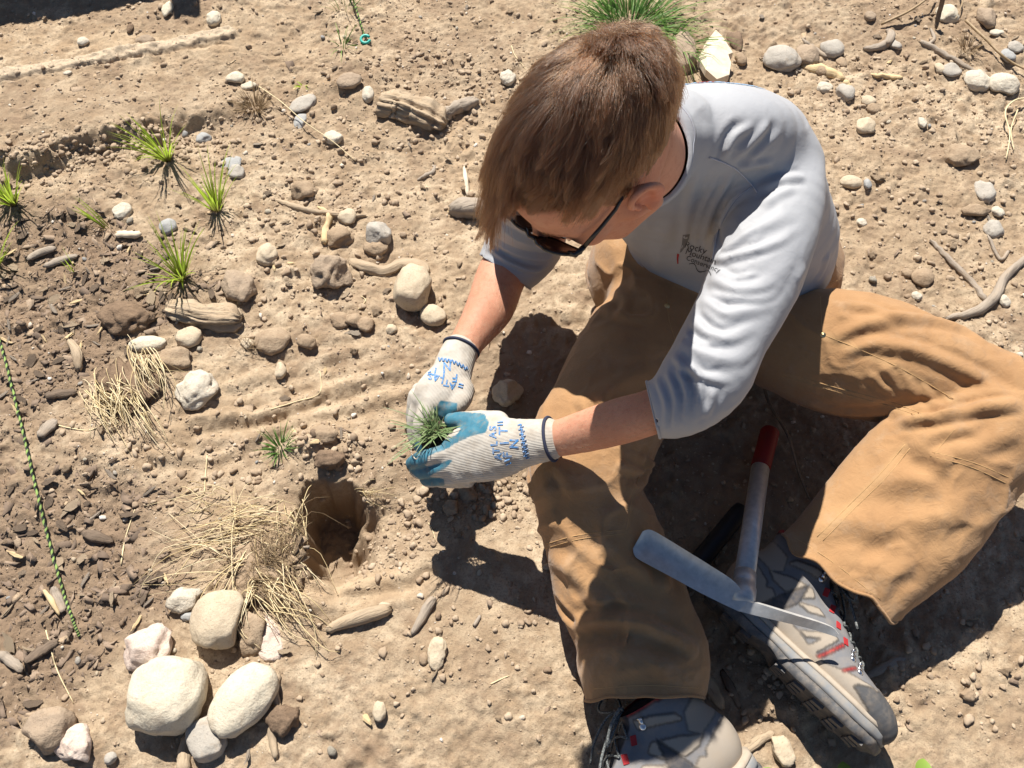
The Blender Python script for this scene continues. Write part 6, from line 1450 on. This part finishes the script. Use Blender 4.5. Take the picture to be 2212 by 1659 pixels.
# left hand (comes in from the right)
GL = [sec(1172, 905, 1200, 993, .252, .80), sec(1130, 906, 1142, 1008, .236, .74), sec(1085, 900, 1088, 1030, .218, .62), sec(1042, 905, 1040, 1042, .203, .52), sec(1008, 925, 996, 1044, .192, .44), sec(985, 950, 975, 1040, .184, .40)]
FL = [([(1000, 968, .192), (945, 983, .188), (905, 994, .176), (890, 1002, .160)], [.0130, .0125, .0115, .0100]),
      ([(995, 1002, .184), (945, 1012, .172), (908, 1018, .156), (896, 1016, .140)], [.0130, .0122, .0112, .0095]),
      ([(995, 1026, .172), (955, 1034, .156), (926, 1037, .140), (918, 1030, .124)], [.0125, .0115, .0105, .0090]),
      ([(1010, 1036, .160), (975, 1040, .142), (952, 1040, .128), (945, 1034, .115)], [.0110, .0100, .0092, .0080])]
TL = ([(1075, 915, .220), (1035, 909, .212), (1000, 908, .205), (975, 908, .198)], [.0185, .0150, .0130, .0112])
BL = [[(955, 885), (1000, 890), (1046, 893), (1056, 912), (1050, 935), (1020, 942), (1000, 950), (960, 972), (925, 985), (922, 1004), (880, 1014), (872, 985), (895, 975), (942, 958), (985, 940), (998, 925), (955, 925)], [(880, 1002), (930, 1008), (968, 994), (984, 990), (960, 1012), (925, 1030), (905, 1034), (885, 1020)], [(905, 1028), (960, 1034), (960, 1050), (905, 1050)]]
glL, bvL, vL = glove(GL, FL, TL, BL, nrm(PX(1090, 900, .22)-PX(1085, 1030, .21)), None, None, vL0 := np.array([-.19, .40, .06]), np.array([.115, .66, .33]))
GR = [sec(958, 745, 1032, 766, .165, .85), sec(944, 772, 1026, 784, .166, .78), sec(932, 800, 1018, 818, .168, .68), sec(908, 828, 1012, 848, .170, .55), sec(892, 852, 1002, 872, .170, .46), sec(890, 872, 985, 886, .166, .40)]
FR = [([(930, 872, .174), (912, 908, .168), (907, 945, .152), (914, 972, .140)], [.0130, .0122, .0112, .0098]),
      ([(908, 866, .164), (897, 905, .150), (896, 942, .132), (906, 965, .120)], [.0130, .0120, .0110, .0095]),
      ([(900, 856, .150), (893, 892, .132), (895, 925, .114), (904, 945, .104)], [.0125, .0115, .0105, .0090]),
      ([(906, 842, .138), (899, 872, .120), (900, 900, .104), (908, 916, .096)], [.0110, .0100, .0092, .0080])]
TR = ([(1000, 842, .166), (996, 866, .168), (976, 886, .166), (958, 896, .160)], [.0175, .0150, .0130, .0112])
BR = [[(948, 866), (975, 868), (990, 872), (986, 890), (975, 905), (945, 910)], [(895, 955), (930, 955), (930, 992), (890, 990)], [(938, 880), (955, 876), (952, 905), (935, 900)]]
glR, bvR, vR = glove(GR, FR, TR, BR, nrm(PX(935, 800, .165)-PX(1018, 818, .165)), None, None, np.array([-.19, .46, .05]), np.array([.03, .80, .25]))
def cuff_ring(secs0, name, parent, push):
    c, rs, ru, up = secs0; n = tocam(c)
    d = push; side = nrm(np.cross(d, n)); n2 = np.cross(side, d); L = [c+d*.003+side*math.cos(a)*(rs+.0008)+n2*math.sin(a)*(ru+.0008) for a in np.linspace(0, 2*math.pi, 48)]
    V, F = tube(np.array(L+[L[1]]), .0024, 8, caps=False); mesh_obj(name, V, F, M_GHEM, parent, origin=c)
cuff_ring(GL[0], 'glove_hem', glL, nrm(GL[0][0]-GL[1][0])); cuff_ring(GR[0], 'glove_hem', glR, nrm(GR[0][0]-GR[1][0]))
def glove_print(bv, parent, letters, strokes):
    for s, u, v, sz, an in letters:
        try: o, a, b = pxplane(u, v, bv, an)
        except Exception: continue
        V2, F2 = text2d(s, sz, bold=.0004); V2 = V2-(V2.max(0)+V2.min(0))/2; decal('lettering', V2, F2, o, a, b, bv, M_GINK, parent, .0007)
    for pts in strokes:
        H = [];
        for u, v in catmull(np.array(pts, float), 4) if len(pts) > 2 else np.linspace(pts[0], pts[1], 6):
            h, hn = cast(bv, u, v)
            if h is not None: H.append(h+hn*.0006)
        if len(H) > 2: V, F = tube(np.array(H), .0014, 5, True, squash=.5); mesh_obj('lettering', V, F, M_GINK, parent, origin=np.mean(H, 0))
def zz(u, v): return 796+.224*u, 708+.224*v
LT_ = [(c, *zz(x, y), .0135, 90) for c, x, y in (('A', 1250, 1240), ('T', 1232, 1185), ('L', 1212, 1115), ('A', 1200, 1035), ('S', 1200, 970))]+[(c, *zz(x, y), .017, 90) for c, x, y in (('F', 1340, 1222), ('I', 1312, 1112), ('T', 1300, 995), ('N', 1405, 1118))]
ST_ = [[zz(1312, 1288), zz(1362, 1268)], [zz(1325, 1322), zz(1375, 1302)], [zz(1245, 915), zz(1300, 912)], [zz(1245, 940), zz(1300, 938)]]+[[zz(1440+k*8, 945+k*42), zz(1475+k*8, 935+k*42), zz(1465+k*8, 965+k*42), zz(1500+k*8, 955+k*42)] for k in range(8)]
glove_print(bvL, glL, LT_, ST_)
RT_ = [(c, *zz(x, y), .0135, 180+a) for c, x, y, a in (('A', 808, 565, -14), ('T', 752, 535, -18), ('L', 702, 508, -22), ('A', 650, 485, -22), ('S', 598, 472, -22))]+[(c, *zz(x, y), .017, 180+a) for c, x, y, a in (('F', 832, 488, -12), ('I', 728, 440, -14), ('T', 645, 425, -18), ('N', 758, 376, -10))]
RS_ = [[zz(870, 540), zz(915, 555)], [zz(865, 565), zz(910, 580)], [zz(575, 440), zz(605, 425)], [zz(570, 458), zz(600, 448)]]+[[zz(680+k*34, 290+k*k*1.7), zz(692+k*34, 325+k*k*1.7), zz(705+k*34, 292+k*k*1.7), zz(716+k*34, 326+k*k*1.7)] for k in range(8)]
glove_print(bvR, glR, RT_, RS_)
# fair down on the forearms
AB = bvh_of(BV, BQ); r = np.random.default_rng(5); HH = []
for (px, along) in (([(1010, 640), (1108, 682), (1030, 760), (962, 738)], (-.45, .9)), ([(1034, 575), (1128, 628), (1108, 682), (1012, 640)], (-.45, .9)), ([(1200, 912), (1400, 840), (1428, 930), (1215, 985)], (-.95, .3))):
    P = np.array(px, float)
    for k in range(800):
        a, b = r.uniform(0, 1, 2); q = P[0]*(1-a)*(1-b)+P[1]*a*(1-b)+P[2]*a*b+P[3]*(1-a)*b; h, hn = cast(AB, *q)
        if h is None: continue
        t = tocam(h); E = nrm(np.array([0, 0, 1.])-t[2]*t); X = np.cross(E, t); d = nrm(X*along[0]-E*along[1]+r.normal(0, .5, 3)); d = nrm(d-hn*(d@hn)*.9+hn*.25); L = r.uniform(.004, .010)
        HH.append([h, h+d*L*.5+hn*.0006, h+d*L])
curves_obj('arm_hair', np.array(HH), .00007, .00003, M_ARMHAIR, person, NECK)

# ------------------------------------------------------------------ seedling in the hands
g = PX(944, 945, .155); seed_ = empty('seedling_plug', g, 'grass seedling with a dark soil plug cupped between the two gloves', 'seedling')
V, F = lump(ICO4, 31, .22, 1.5); ax = nrm(np.array([-.05, -.25, 1])); V = V*np.array([.026, .024, .036]); mesh_obj('soil_plug', V+g+[0, .0, .0], F, M_PLUG, seed_, origin=g)
top = PX(938, 934, .186); G = Geo(); r = np.random.default_rng(8)
TIPS = [(832, 905), (845, 970), (838, 1000), (862, 975), (870, 915), (862, 940), (1030, 914), (1030, 925), (905, 858), (920, 870), (942, 870), (935, 880), (925, 890), (982, 950), (975, 955), (943, 965), (900, 985), (890, 960), (880, 880), (888, 900), (960, 900), (965, 935), (915, 905), (950, 905), (908, 940), (930, 895), (900, 918), (945, 893), (1000, 918), (985, 935)]
for (u, v) in TIPS:
    for rep in range(2+(r.uniform() < .45)):
        zt = .186+r.uniform(.0, .05); tip = PX(u+r.normal(0, 6)*rep, v+r.normal(0, 6)*rep, zt); b = top+np.append(r.normal(0, .006, 2), 0); d = tip-b; L = np.linalg.norm(d)
        m = b+d*.5+np.array([0, 0, .16*L]); C = np.array([b*(1-t)**2+2*m*t*(1-t)+tip*t*t for t in np.linspace(0, 1, 8)]); wv = .00085*r.uniform(.7, 1.2)
        s = nrm(np.cross(d, [0, 0, 1])); V = []; T = []
        for i, p in enumerate(C): t = i/7; ww = wv*(1-t**5)*(.7+.3*min(1, 4*t)); V += [p-s*ww+[0, 0, ww*.4], p, p+s*ww+[0, 0, ww*.4]]; T += [min(1, .15+t*r.uniform(.6, 1.0))]*3
        G.add(V, [q for i in range(7) for q in ((3*i, 3*i+1, 3*i+4, 3*i+3), (3*i+1, 3*i+2, 3*i+5, 3*i+4))], np.array(T))
G.obj('blades', M_SEED, seed_, origin=top, attr='tone')
G = Geo()
for px in ([(972, 918), (978, 930), (972, 940), (966, 935)], [(968, 948), (982, 935), (978, 950)], [(893, 955), (888, 975), (898, 992), (905, 985)], [(955, 912), (968, 915), (975, 925)]):
    C = catmull(np.array([PX(u, v, .185+.004*i) for i, (u, v) in enumerate(px)]), 4); V, F = tube(C, .0007, 5); G.add(V, F)
G.obj('roots', M_ROOT, seed_, origin=top)

# ------------------------------------------------------------------ boots
def boot(Oh, fdir, udir, mirror, label, BS=.93):
    """local: x heel to toe, y towards the inner side, z sole to ankle"""
    fx = nrm(fdir); uz = nrm(udir-fx*(udir@fx)); my = np.cross(uz, fx)*mirror; fx = fx*BS; uz = uz*BS; my = my*BS
    def W(p): p = np.asarray(p, float); return Oh+np.outer(p[:, 0], fx)+np.outer(p[:, 1], my)+np.outer(p[:, 2], uz)
    f = Field((-.02, -.07, .0), (.34, .07, .185), .0018); Zu = (0, 0, 1)
    f.chain([((.030, 0, .056), .034, .044, Zu), ((.075, 0, .062), .036, .050, Zu), ((.125, 0, .064), .038, .052, Zu), ((.170, 0, .056), .042, .046, Zu), ((.215, .001, .045), .047, .036, Zu), ((.255, .003, .040), .047, .031, Zu), ((.285, .004, .036), .040, .027, Zu), ((.300, .004, .032), .030, .022, Zu)], k=.01)
    f.chain([((.070, 0, .05), .036, .060, (1, 0, 0)), ((.068, 0, .10), .036, .056, (1, 0, 0)), ((.066, 0, .132), .038, .053, (1, 0, 0)), ((.064, 0, .158), .039, .054, (1, 0, 0))], k=.018)
    f.chain([((.105, 0, .135), .022, .014, (1, 0, 1)), ((.145, 0, .112), .022, .012, (1, 0, 1)), ((.185, 0, .090), .022, .011, (1, 0, 1)), ((.222, 0, .072), .020, .010, (1, 0, 1))], k=.008)
    V, Q = f.mesh(2); N = normals(V, Q); xz = V[:, [0, 2]]
    suede, mesh_, dark, redc = np.array((.335, .285, .23)), np.array((.17, .17, .178)), np.array((.04, .04, .045)), np.array((.42, .03, .03))
    paint = np.tile(mesh_, (len(V), 1)); h = np.zeros(len(V)); side = np.abs(V[:, 1]) > .006
    def pan(poly, c, raise_=.0013, sel=None):
        m = in_poly(xz, poly); m &= side if sel is None else sel; paint[m] = c; h[m] = raise_
    pan([(0.0312, 0.0399), (0.0628, 0.0637), (0.108, 0.0431), (0.1326, 0.0442), (0.1764, 0.0317), (0.211, 0.0456), (0.2456, 0.0563), (0.2653, 0.0624), (0.3237, 0.0415), (0.3005, 0.0289), (0.2659, 0.015), (0.1727, 0.0122), (0.1106, 0.0103), (0.0667, 0.0228)], suede)
    pan([(-.03, -.01), (.05, -.01), (.062, .040), (.052, .066), (.020, .078), (-.03, .080)], suede); pan([(.004, .090), (.044, .083), (.058, .096), (.048, .118), (.015, .128), (-.03, .130)], suede*.92); pan([(.105, .0), (.32, .0), (.32, .040), (.255, .030), (.20, .034), (.15, .040), (.11, .048)], suede)
    pan([(0.0541, 0.1129), (0.06, 0.1234), (0.0856, 0.1367), (0.1095, 0.1435), (0.1108, 0.1304), (0.0812, 0.1213), (0.0586, 0.1115)], suede)
    pan([(0.0419, 0.0822), (0.0717, 0.0978), (0.1047, 0.1101), (0.117, 0.1012), (0.1007, 0.0808), (0.076, 0.0732), (0.0564, 0.0737)], suede)
    pan([(0.0981, 0.0735), (0.1301, 0.0936), (0.145, 0.0896), (0.1243, 0.0762)], suede)
    pan([(0.131, 0.0458), (0.1693, 0.0793), (0.1794, 0.0761), (0.1675, 0.0344), (0.1537, 0.0388), (0.1607, 0.0582), (0.1424, 0.0439)], suede)
    pan([(0.1716, 0.0351), (0.1864, 0.0781), (0.1913, 0.0763), (0.1764, 0.0334)], redc, .0006); pan([(0.2069, 0.0433), (0.2188, 0.0643), (0.2224, 0.0622), (0.2121, 0.0428)], redc, .0006)
    pan([(.066, .03), (.084, .03), (.105, .075), (.098, .110), (.082, .075)], dark * 1.6, .0008)
    pan([(.0, .146), (.115, .150), (.115, .175), (-.03, .19), (-.02, .146)], redc*.8, .0008, V[:, 2] > .1)
    top = (np.abs(V[:, 1]) < .017) & (V[:, 2] > .066) & (V[:, 0] > .10); paint[top] = dark; h[top] = 0
    cap = in_poly(xz, [(0.2337, 0.037), (0.2355, 0.0435), (0.2546, 0.0569), (0.2889, 0.0578), (0.3197, 0.0473), (0.3229, 0.0423), (0.2992, 0.0303), (0.257, 0.0209)]+[(.34, .06), (.34, .01)]); cap |= (V[:, 0] > .262+.5*np.maximum(0, .040-V[:, 2])) & (V[:, 2] > .018); paint[cap] = (.075, .075, .078); h[cap] = .0016
    h = soften(V, Q, h[:, None], 1)[:, 0]; lab_ = np.unique(paint.round(4), axis=0, return_inverse=True)[1].ravel().astype(float)[:, None]; sm_ = soften(V, Q, lab_, 2); edge_ = np.clip(np.abs(sm_-lab_)*2.2, 0, 1); paint = soften(V, Q, paint, 2)*(1-.55*edge_); V = V+N*h[:, None]
    keep_ = ~(V[Q][:, :, 2].min(1) > .152); Q2 = Q[keep_]
    o = mesh_obj('boot', W(V), Q2 if mirror > 0 else Q2[:, ::-1], M_BOOT, person, origin=Oh+fx*.14+uz*.05, attrs={'paint': paint})
    if label: o['label'] = label
    # sole
    def hw(x): return np.interp(x, [-.006, .0, .02, .06, .11, .15, .20, .25, .285, .305, .318], [0, .022, .034, .038, .034, .037, .047, .050, .042, .028, 0])
    xs = np.concatenate([np.linspace(-.006, .02, 8, endpoint=False), np.linspace(.02, .29, 46, endpoint=False), np.linspace(.29, .318, 9)]); up_ = np.stack([xs, hw(xs)], 1); out = np.vstack([up_, up_[-2:0:-1]*[1, -1]]); n = len(out); cen = np.array([.15, 0])
    nr = np.roll(out, -1, 0)-np.roll(out, 1, 0); nr = np.stack([-nr[:, 1], nr[:, 0]], 1); nr /= np.linalg.norm(nr, axis=1, keepdims=True); nr *= np.sign(((out-cen)*nr).sum(1))[:, None]
    rock_ = lambda x: .010*np.clip((x-.25)/.07, 0, 1)**2+.004*np.clip((.03-x)/.03, 0, 1)**2
    arch = lambda x: .008*np.exp(-((x-.115)/.022)**2)
    s_ = np.arange(n); lug = ((s_ % 5) < 3).astype(float)
    def build(levels, name, mat, parent):
        rows = [np.c_[out+nr*(off+lo_*lug)[:, None] if np.ndim(off+lo_*lug) else out, zz_+rock_(out[:, 0])+ar*arch(out[:, 0])] for zz_, off, lo_, ar in [(a, np.full(n, b), c, d) for a, b, c, d in levels]]
        V = np.concatenate(rows); F = [(i*n+k, i*n+(k+1) % n, (i+1)*n+(k+1) % n, (i+1)*n+k) for i in range(len(rows)-1) for k in range(n)]+[tuple(range(n)), tuple(range((len(rows)-1)*n, len(rows)*n))]
        q = mesh_obj(name, W(V), F, mat, parent, smooth=True, origin=Oh+fx*.15); bpy.context.view_layer.objects.active = q
        bm = bmesh.new(); bm.from_mesh(q.data); bmesh.ops.recalc_face_normals(bm, faces=bm.faces); bm.to_mesh(q.data); bm.free(); return q
    build([(-.012, -.004, .0025, 1), (-.012, -.0005, .0030, 1), (-.003, .0010, .0030, .6), (.0005, .0010, .0015, .4), (.003, -.001, 0, .3)], 'sole', M_RUBBER, o)
    build([(.0031, .0010, 0, .3), (.008, .0024, 0, .1), (.014, .0020, 0, 0), (.017, .0004, 0, 0)], 'midsole', M_MID, o)
    build([(.0172, .0008, 0, 0), (.0195, .0016, 0, 0), (.023, .0010, 0, 0), (.026, -.002, 0, 0)], 'rand', M_RAND, o)
    G = Geo()
    for k in range(9):
        for sg in (-1, 0, 1):
            x = .012+k*.034; y = sg*hw(x)*.55
            if abs(x-.115) < .02: continue
            bxV, bxF = box((x, y, -.0130+float(rock_(x))), (.009, .003*sg, 0), (0, .0085, 0), (0, 0, .003)); G.add(W(np.array(bxV)), bxF)
    tag(G.obj('tread', M_RUBBER, o, origin=Oh, smooth=False), kind='stuff')
    # laces over the tongue
    zt = lambda x: float(np.interp(x, [.10, .145, .185, .225, .25], [.1535, .1275, .1035, .0835, .072]))
    ey = [(.108, .022), (.128, .023), (.150, .023), (.172, .023), (.194, .022), (.214, .021), (.232, .019)]
    for k in range(len(ey)-1):
        for sg in (-1, 1):
            a, b = ey[k], ey[k+1]; C = W(np.array([(a[0], sg*a[1], zt(a[0])-.008), (a[0]*.7+b[0]*.3, sg*.009, zt(a[0]*.7+b[0]*.3)+.0015), (b[0]*.7+a[0]*.3, -sg*.009, zt(b[0]*.7+a[0]*.3)+.0015), (b[0], -sg*b[1], zt(b[0])-.008)])); tv, tf = tube(catmull(C, 4), .0017, 6); mesh_obj('lace', tv, tf, M_LACE, o, origin=C.mean(0))
    lb = bvh_of(V, Q)
    for k, (x, y) in enumerate(ey):
        for sg in (-1, 1):
            hh = lb.ray_cast(Vector((x-.004, sg*.12, zt(x)-.018)), Vector((0, -sg, 0)))
            if hh[0] is None: continue
            c = np.array(hh[0]); nx_ = np.array(hh[1]); t1 = nrm(np.cross(nx_, np.cross(np.array([-.35, 0, 1.]), nx_))); t2 = np.cross(nx_, t1); G = Geo()
            if k in (0, 5, 6):
                ring_ = [c+nx_*dz+(t1*math.cos(a)+t2*math.sin(a))*r_ for dz, r_ in ((0, .0050), (.0012, .0048), (.0026, .0030)) for a in np.linspace(0, 6.283, 14, endpoint=False)]; n_ = 14
                G.add(W(np.array(ring_)), [(q*n_+i, q*n_+(i+1) % n_, (q+1)*n_+(i+1) % n_, (q+1)*n_+i) for q in (0, 1) for i in range(n_)]+[tuple(range(2*n_, 3*n_))])
                bV, bF = box(c+t1*.0075+nx_*.0012, t1*.0052, t2*.0026, nx_*.0009); G.add(W(np.array(bV)), bF); bV, bF = box(c+t1*.0118+nx_*.0032, t1*.0010, t2*.0030, nx_*.0026); G.add(W(np.array(bV)), bF); G.obj('lace_hook', M_BSTEEL, o, origin=W(c[None])[0])
            else:
                bV, bF = box(c+t1*.004+nx_*.0006, t1*.0065, t2*.0042, nx_*.0008); G.add(W(np.array(bV)), bF); q_ = G.obj('lace_loop', M_RED, o, origin=W(c[None])[0], smooth=False); bv_ = q_.modifiers.new('b', 'BEVEL'); bv_.width = .0006; bv_.segments = 2
    bow = [[(.110, .004, .157), (.118, .030, .166), (.142, .046, .158), (.158, .040, .140), (.146, .022, .142), (.116, .004, .156)], [(.110, -.004, .157), (.104, -.024, .172), (.118, -.045, .176), (.132, -.038, .168), (.122, -.016, .160), (.112, -.002, .157)], [(.112, .004, .157), (.135, .016, .152), (.165, .020, .132), (.188, .028, .112)], [(.112, -.004, .157), (.130, -.018, .158), (.160, -.030, .140), (.180, -.040, .118)]]
    for C in bow: tv, tf = tube(catmull(W(np.array(C)), 5), .0019, 6); mesh_obj('lace', tv, tf, M_LACE, o, origin=W(np.array(C)).mean(0))
    return o, W
def pvec(u0, v0, z0, u1, v1, z1): return PX(u1, v1, z1)-PX(u0, v0, z0)
# left foot: lies on its outer side, toe to the lower right
Oh = PX(1533, 1278, .055); fd = pvec(1548, 1272, .055, 1880, 1596, .052); t = tocam(Oh); E = nrm(np.array([0, 0, 1.])-t[2]*t); X = np.cross(E, t)
ud = X*.66+E*.72-t*.16
BOOT_L, WL = boot(Oh, fd, ud, -1, None)
Oh2 = PX(1630, 1660, .050); fd2 = pvec(1630, 1660, .050, 1400, 1838, .046); t = tocam(Oh2); E = nrm(np.array([0, 0, 1.])-t[2]*t); X = np.cross(E, t)
ud2 = X*-.66+E*.75-t*.06
BOOT_R, WR = boot(Oh2, fd2, ud2, 1, None, 1.0)

# ------------------------------------------------------------------ digging tools
tool = empty('hand_mattock', PX(1604, 1290, .15), 'steel hand mattock with a red grip lying across the boot between the legs', 'garden tool')
a, b, c = PX(1664, 930, .035), PX(1643, 1008, .052), PX(1606, 1262, .150)
def lathe(P0, P1, prof, name, mat, parent, sides=24):
    d = nrm(P1-P0); L = np.linalg.norm(P1-P0); s = nrm(np.cross(d, [0, 0, 1])); b_ = np.cross(s, d); V = []
    for t, r_ in prof:
        for k in range(sides): a_ = 2*math.pi*k/sides; V.append(P0+d*L*t+(s*math.cos(a_)+b_*math.sin(a_))*max(r_, .0002))
    F = [(i*sides+k, i*sides+(k+1) % sides, (i+1)*sides+(k+1) % sides, (i+1)*sides+k) for i in range(len(prof)-1) for k in range(sides)]+[tuple(range(sides-1, -1, -1)), tuple(range((len(prof)-1)*sides, len(prof)*sides))]
    return mesh_obj(name, np.array(V), F, mat, parent, origin=(P0+P1)/2)
lathe(b, c, [(0, .0142), (1, .0142)], 'handle_tube', M_STEEL, tool)
gp_ = [(0, .011), (.02, .0142)]+[(.04+.92*i/40, .0148+(.0007 if i % 2 else 0)) for i in range(41)]+[(.98, .0150), (1, .0144)]
lathe(a, b+nrm(c-b)*.004, gp_, 'grip', M_REDGRIP, tool)
hd = PX(1605, 1300, .158)
lathe(c-nrm(c-b)*.02, hd+nrm(c-b)*.004, [(0, .0150), (.3, .0156), (.5, .0152), (.52, .0168), (.75, .0165), (1, .0150)], 'ferrule', M_STEEL, tool)
def plate(pairs, th, name, parent, mat, dish=0.0):
    """pairs: (left pixel, right pixel, z) along the blade"""
    rows = []; m = 7
    L = catmull(np.array([PX(*p[0], p[2]) for p in pairs]), 5); R = catmull(np.array([PX(*p[1], p[3]) for p in pairs]), 5); n = len(L)
    for i in range(n):
        T = L[min(i+1, n-1)]-L[max(i-1, 0)]+R[min(i+1, n-1)]-R[max(i-1, 0)]; nn_ = nrm(np.cross(R[i]-L[i], T)); nn_ = nn_*np.sign(nn_@tocam(L[i]))
        rows.append([[L[i]*(1-s)+R[i]*s-nn_*dish*4*s*(1-s)*np.linalg.norm(R[i]-L[i])*4*(i/n)*(1-i/n)*.8 for s in np.linspace(0, 1, m)], nn_])
    top_ = np.array([q for r_, k in rows for q in r_]); bot = np.array([q-k*th*(1-.75*i/n) for i, (r_, k) in enumerate(rows) for q in r_]); V = np.vstack([top_, bot]); N_ = n*m; F = []
    for i in range(n-1):
        for j in range(m-1):
            a_ = i*m+j; F.append((a_, a_+1, a_+m+1, a_+m)); F.append((N_+a_, N_+a_+m, N_+a_+m+1, N_+a_+1))
        F.append((i*m, (i+1)*m, N_+(i+1)*m, N_+i*m)); F.append((i*m+m-1, N_+i*m+m-1, N_+(i+1)*m+m-1, (i+1)*m+m-1))
    for j in range(m-1): F.append((j, N_+j, N_+j+1, j+1)); q_ = (n-1)*m+j; F.append((q_, q_+1, N_+q_+1, N_+q_))
    o = mesh_obj(name, V, F, mat, parent, origin=V.mean(0)); md = o.modifiers.new('e', 'EDGE_SPLIT'); md.split_angle = math.radians(50); return o
plate([((1618, 1298), (1594, 1320), .168, .160), ((1587, 1257), (1560, 1304), .172, .160), ((1540, 1225), (1508, 1278), .176, .162), ((1492, 1195), (1457, 1250), .178, .164), ((1440, 1163), (1405, 1222), .178, .165), ((1412, 1147), (1378, 1207), .177, .165), ((1399, 1144), (1370, 1198), .176, .165), ((1388, 1148), (1367, 1185), .175, .166)], .0045, 'adze_blade', tool, M_STEEL, .30)
plate([((1618, 1298), (1594, 1320), .168, .160), ((1660, 1311), (1650, 1334), .166, .154), ((1717, 1329), (1700, 1346), .160, .148), ((1765, 1343), (1752, 1359), .154, .143), ((1798, 1356), (1788, 1370), .150, .141), ((1812, 1371), (1806, 1376), .146, .142)], .006, 'pick_blade', tool, M_STEEL)
tool2 = empty('tool_handle', PX(1540, 1180, .02), 'black rubber tool handle lying in shadow under the steel mattock', 'garden tool')
a, b = PX(1606, 1096, .028), PX(1452, 1284, .030)
lathe(a, b, [(0, .008), (.02, .0135), (.08, .0150)]+[(.1+.6*i/24, .0146+(.0006 if i % 2 else 0)) for i in range(25)]+[(.74, .0150), (.8, .0125), (1, .0120)], 'grip', M_BLKRUB, tool2)


# ------------------------------------------------------------------ unseen plank screen, added only to cast the shadow in the top left corner
A0, A1 = np.array([-3.2, 1.683, 0]), np.array([-.72, 2.205, 0]); fd_ = nrm(A1-A0); fn_ = np.cross(fd_, [0, 0, 1])
shade_screen = empty('plank_shade_screen', (A0+A1)/2, 'unseen screen of weathered planks added to cast the shadow at the top left', 'shade_screen')
for i in range(4):
    p = A0+fd_*(.1+i*.76); z = float(gh(p[0], p[1])); V, F = box(p+fn_*.035+[0, 0, z+.28], fd_*.03, fn_*.03, (0, 0, .34)); mesh_obj('post', np.array(V), F, M_GREYWOOD, shade_screen, smooth=False, origin=p)
for k in range(4):
    c = (A0+A1)/2+np.array([0, 0, .09+k*.145]); V, F = box(c, fd_*1.266, fn_*.011, (0, 0, .0705)); mesh_obj('plank', np.array(V), F, M_GREYWOOD, shade_screen, smooth=False, origin=c)
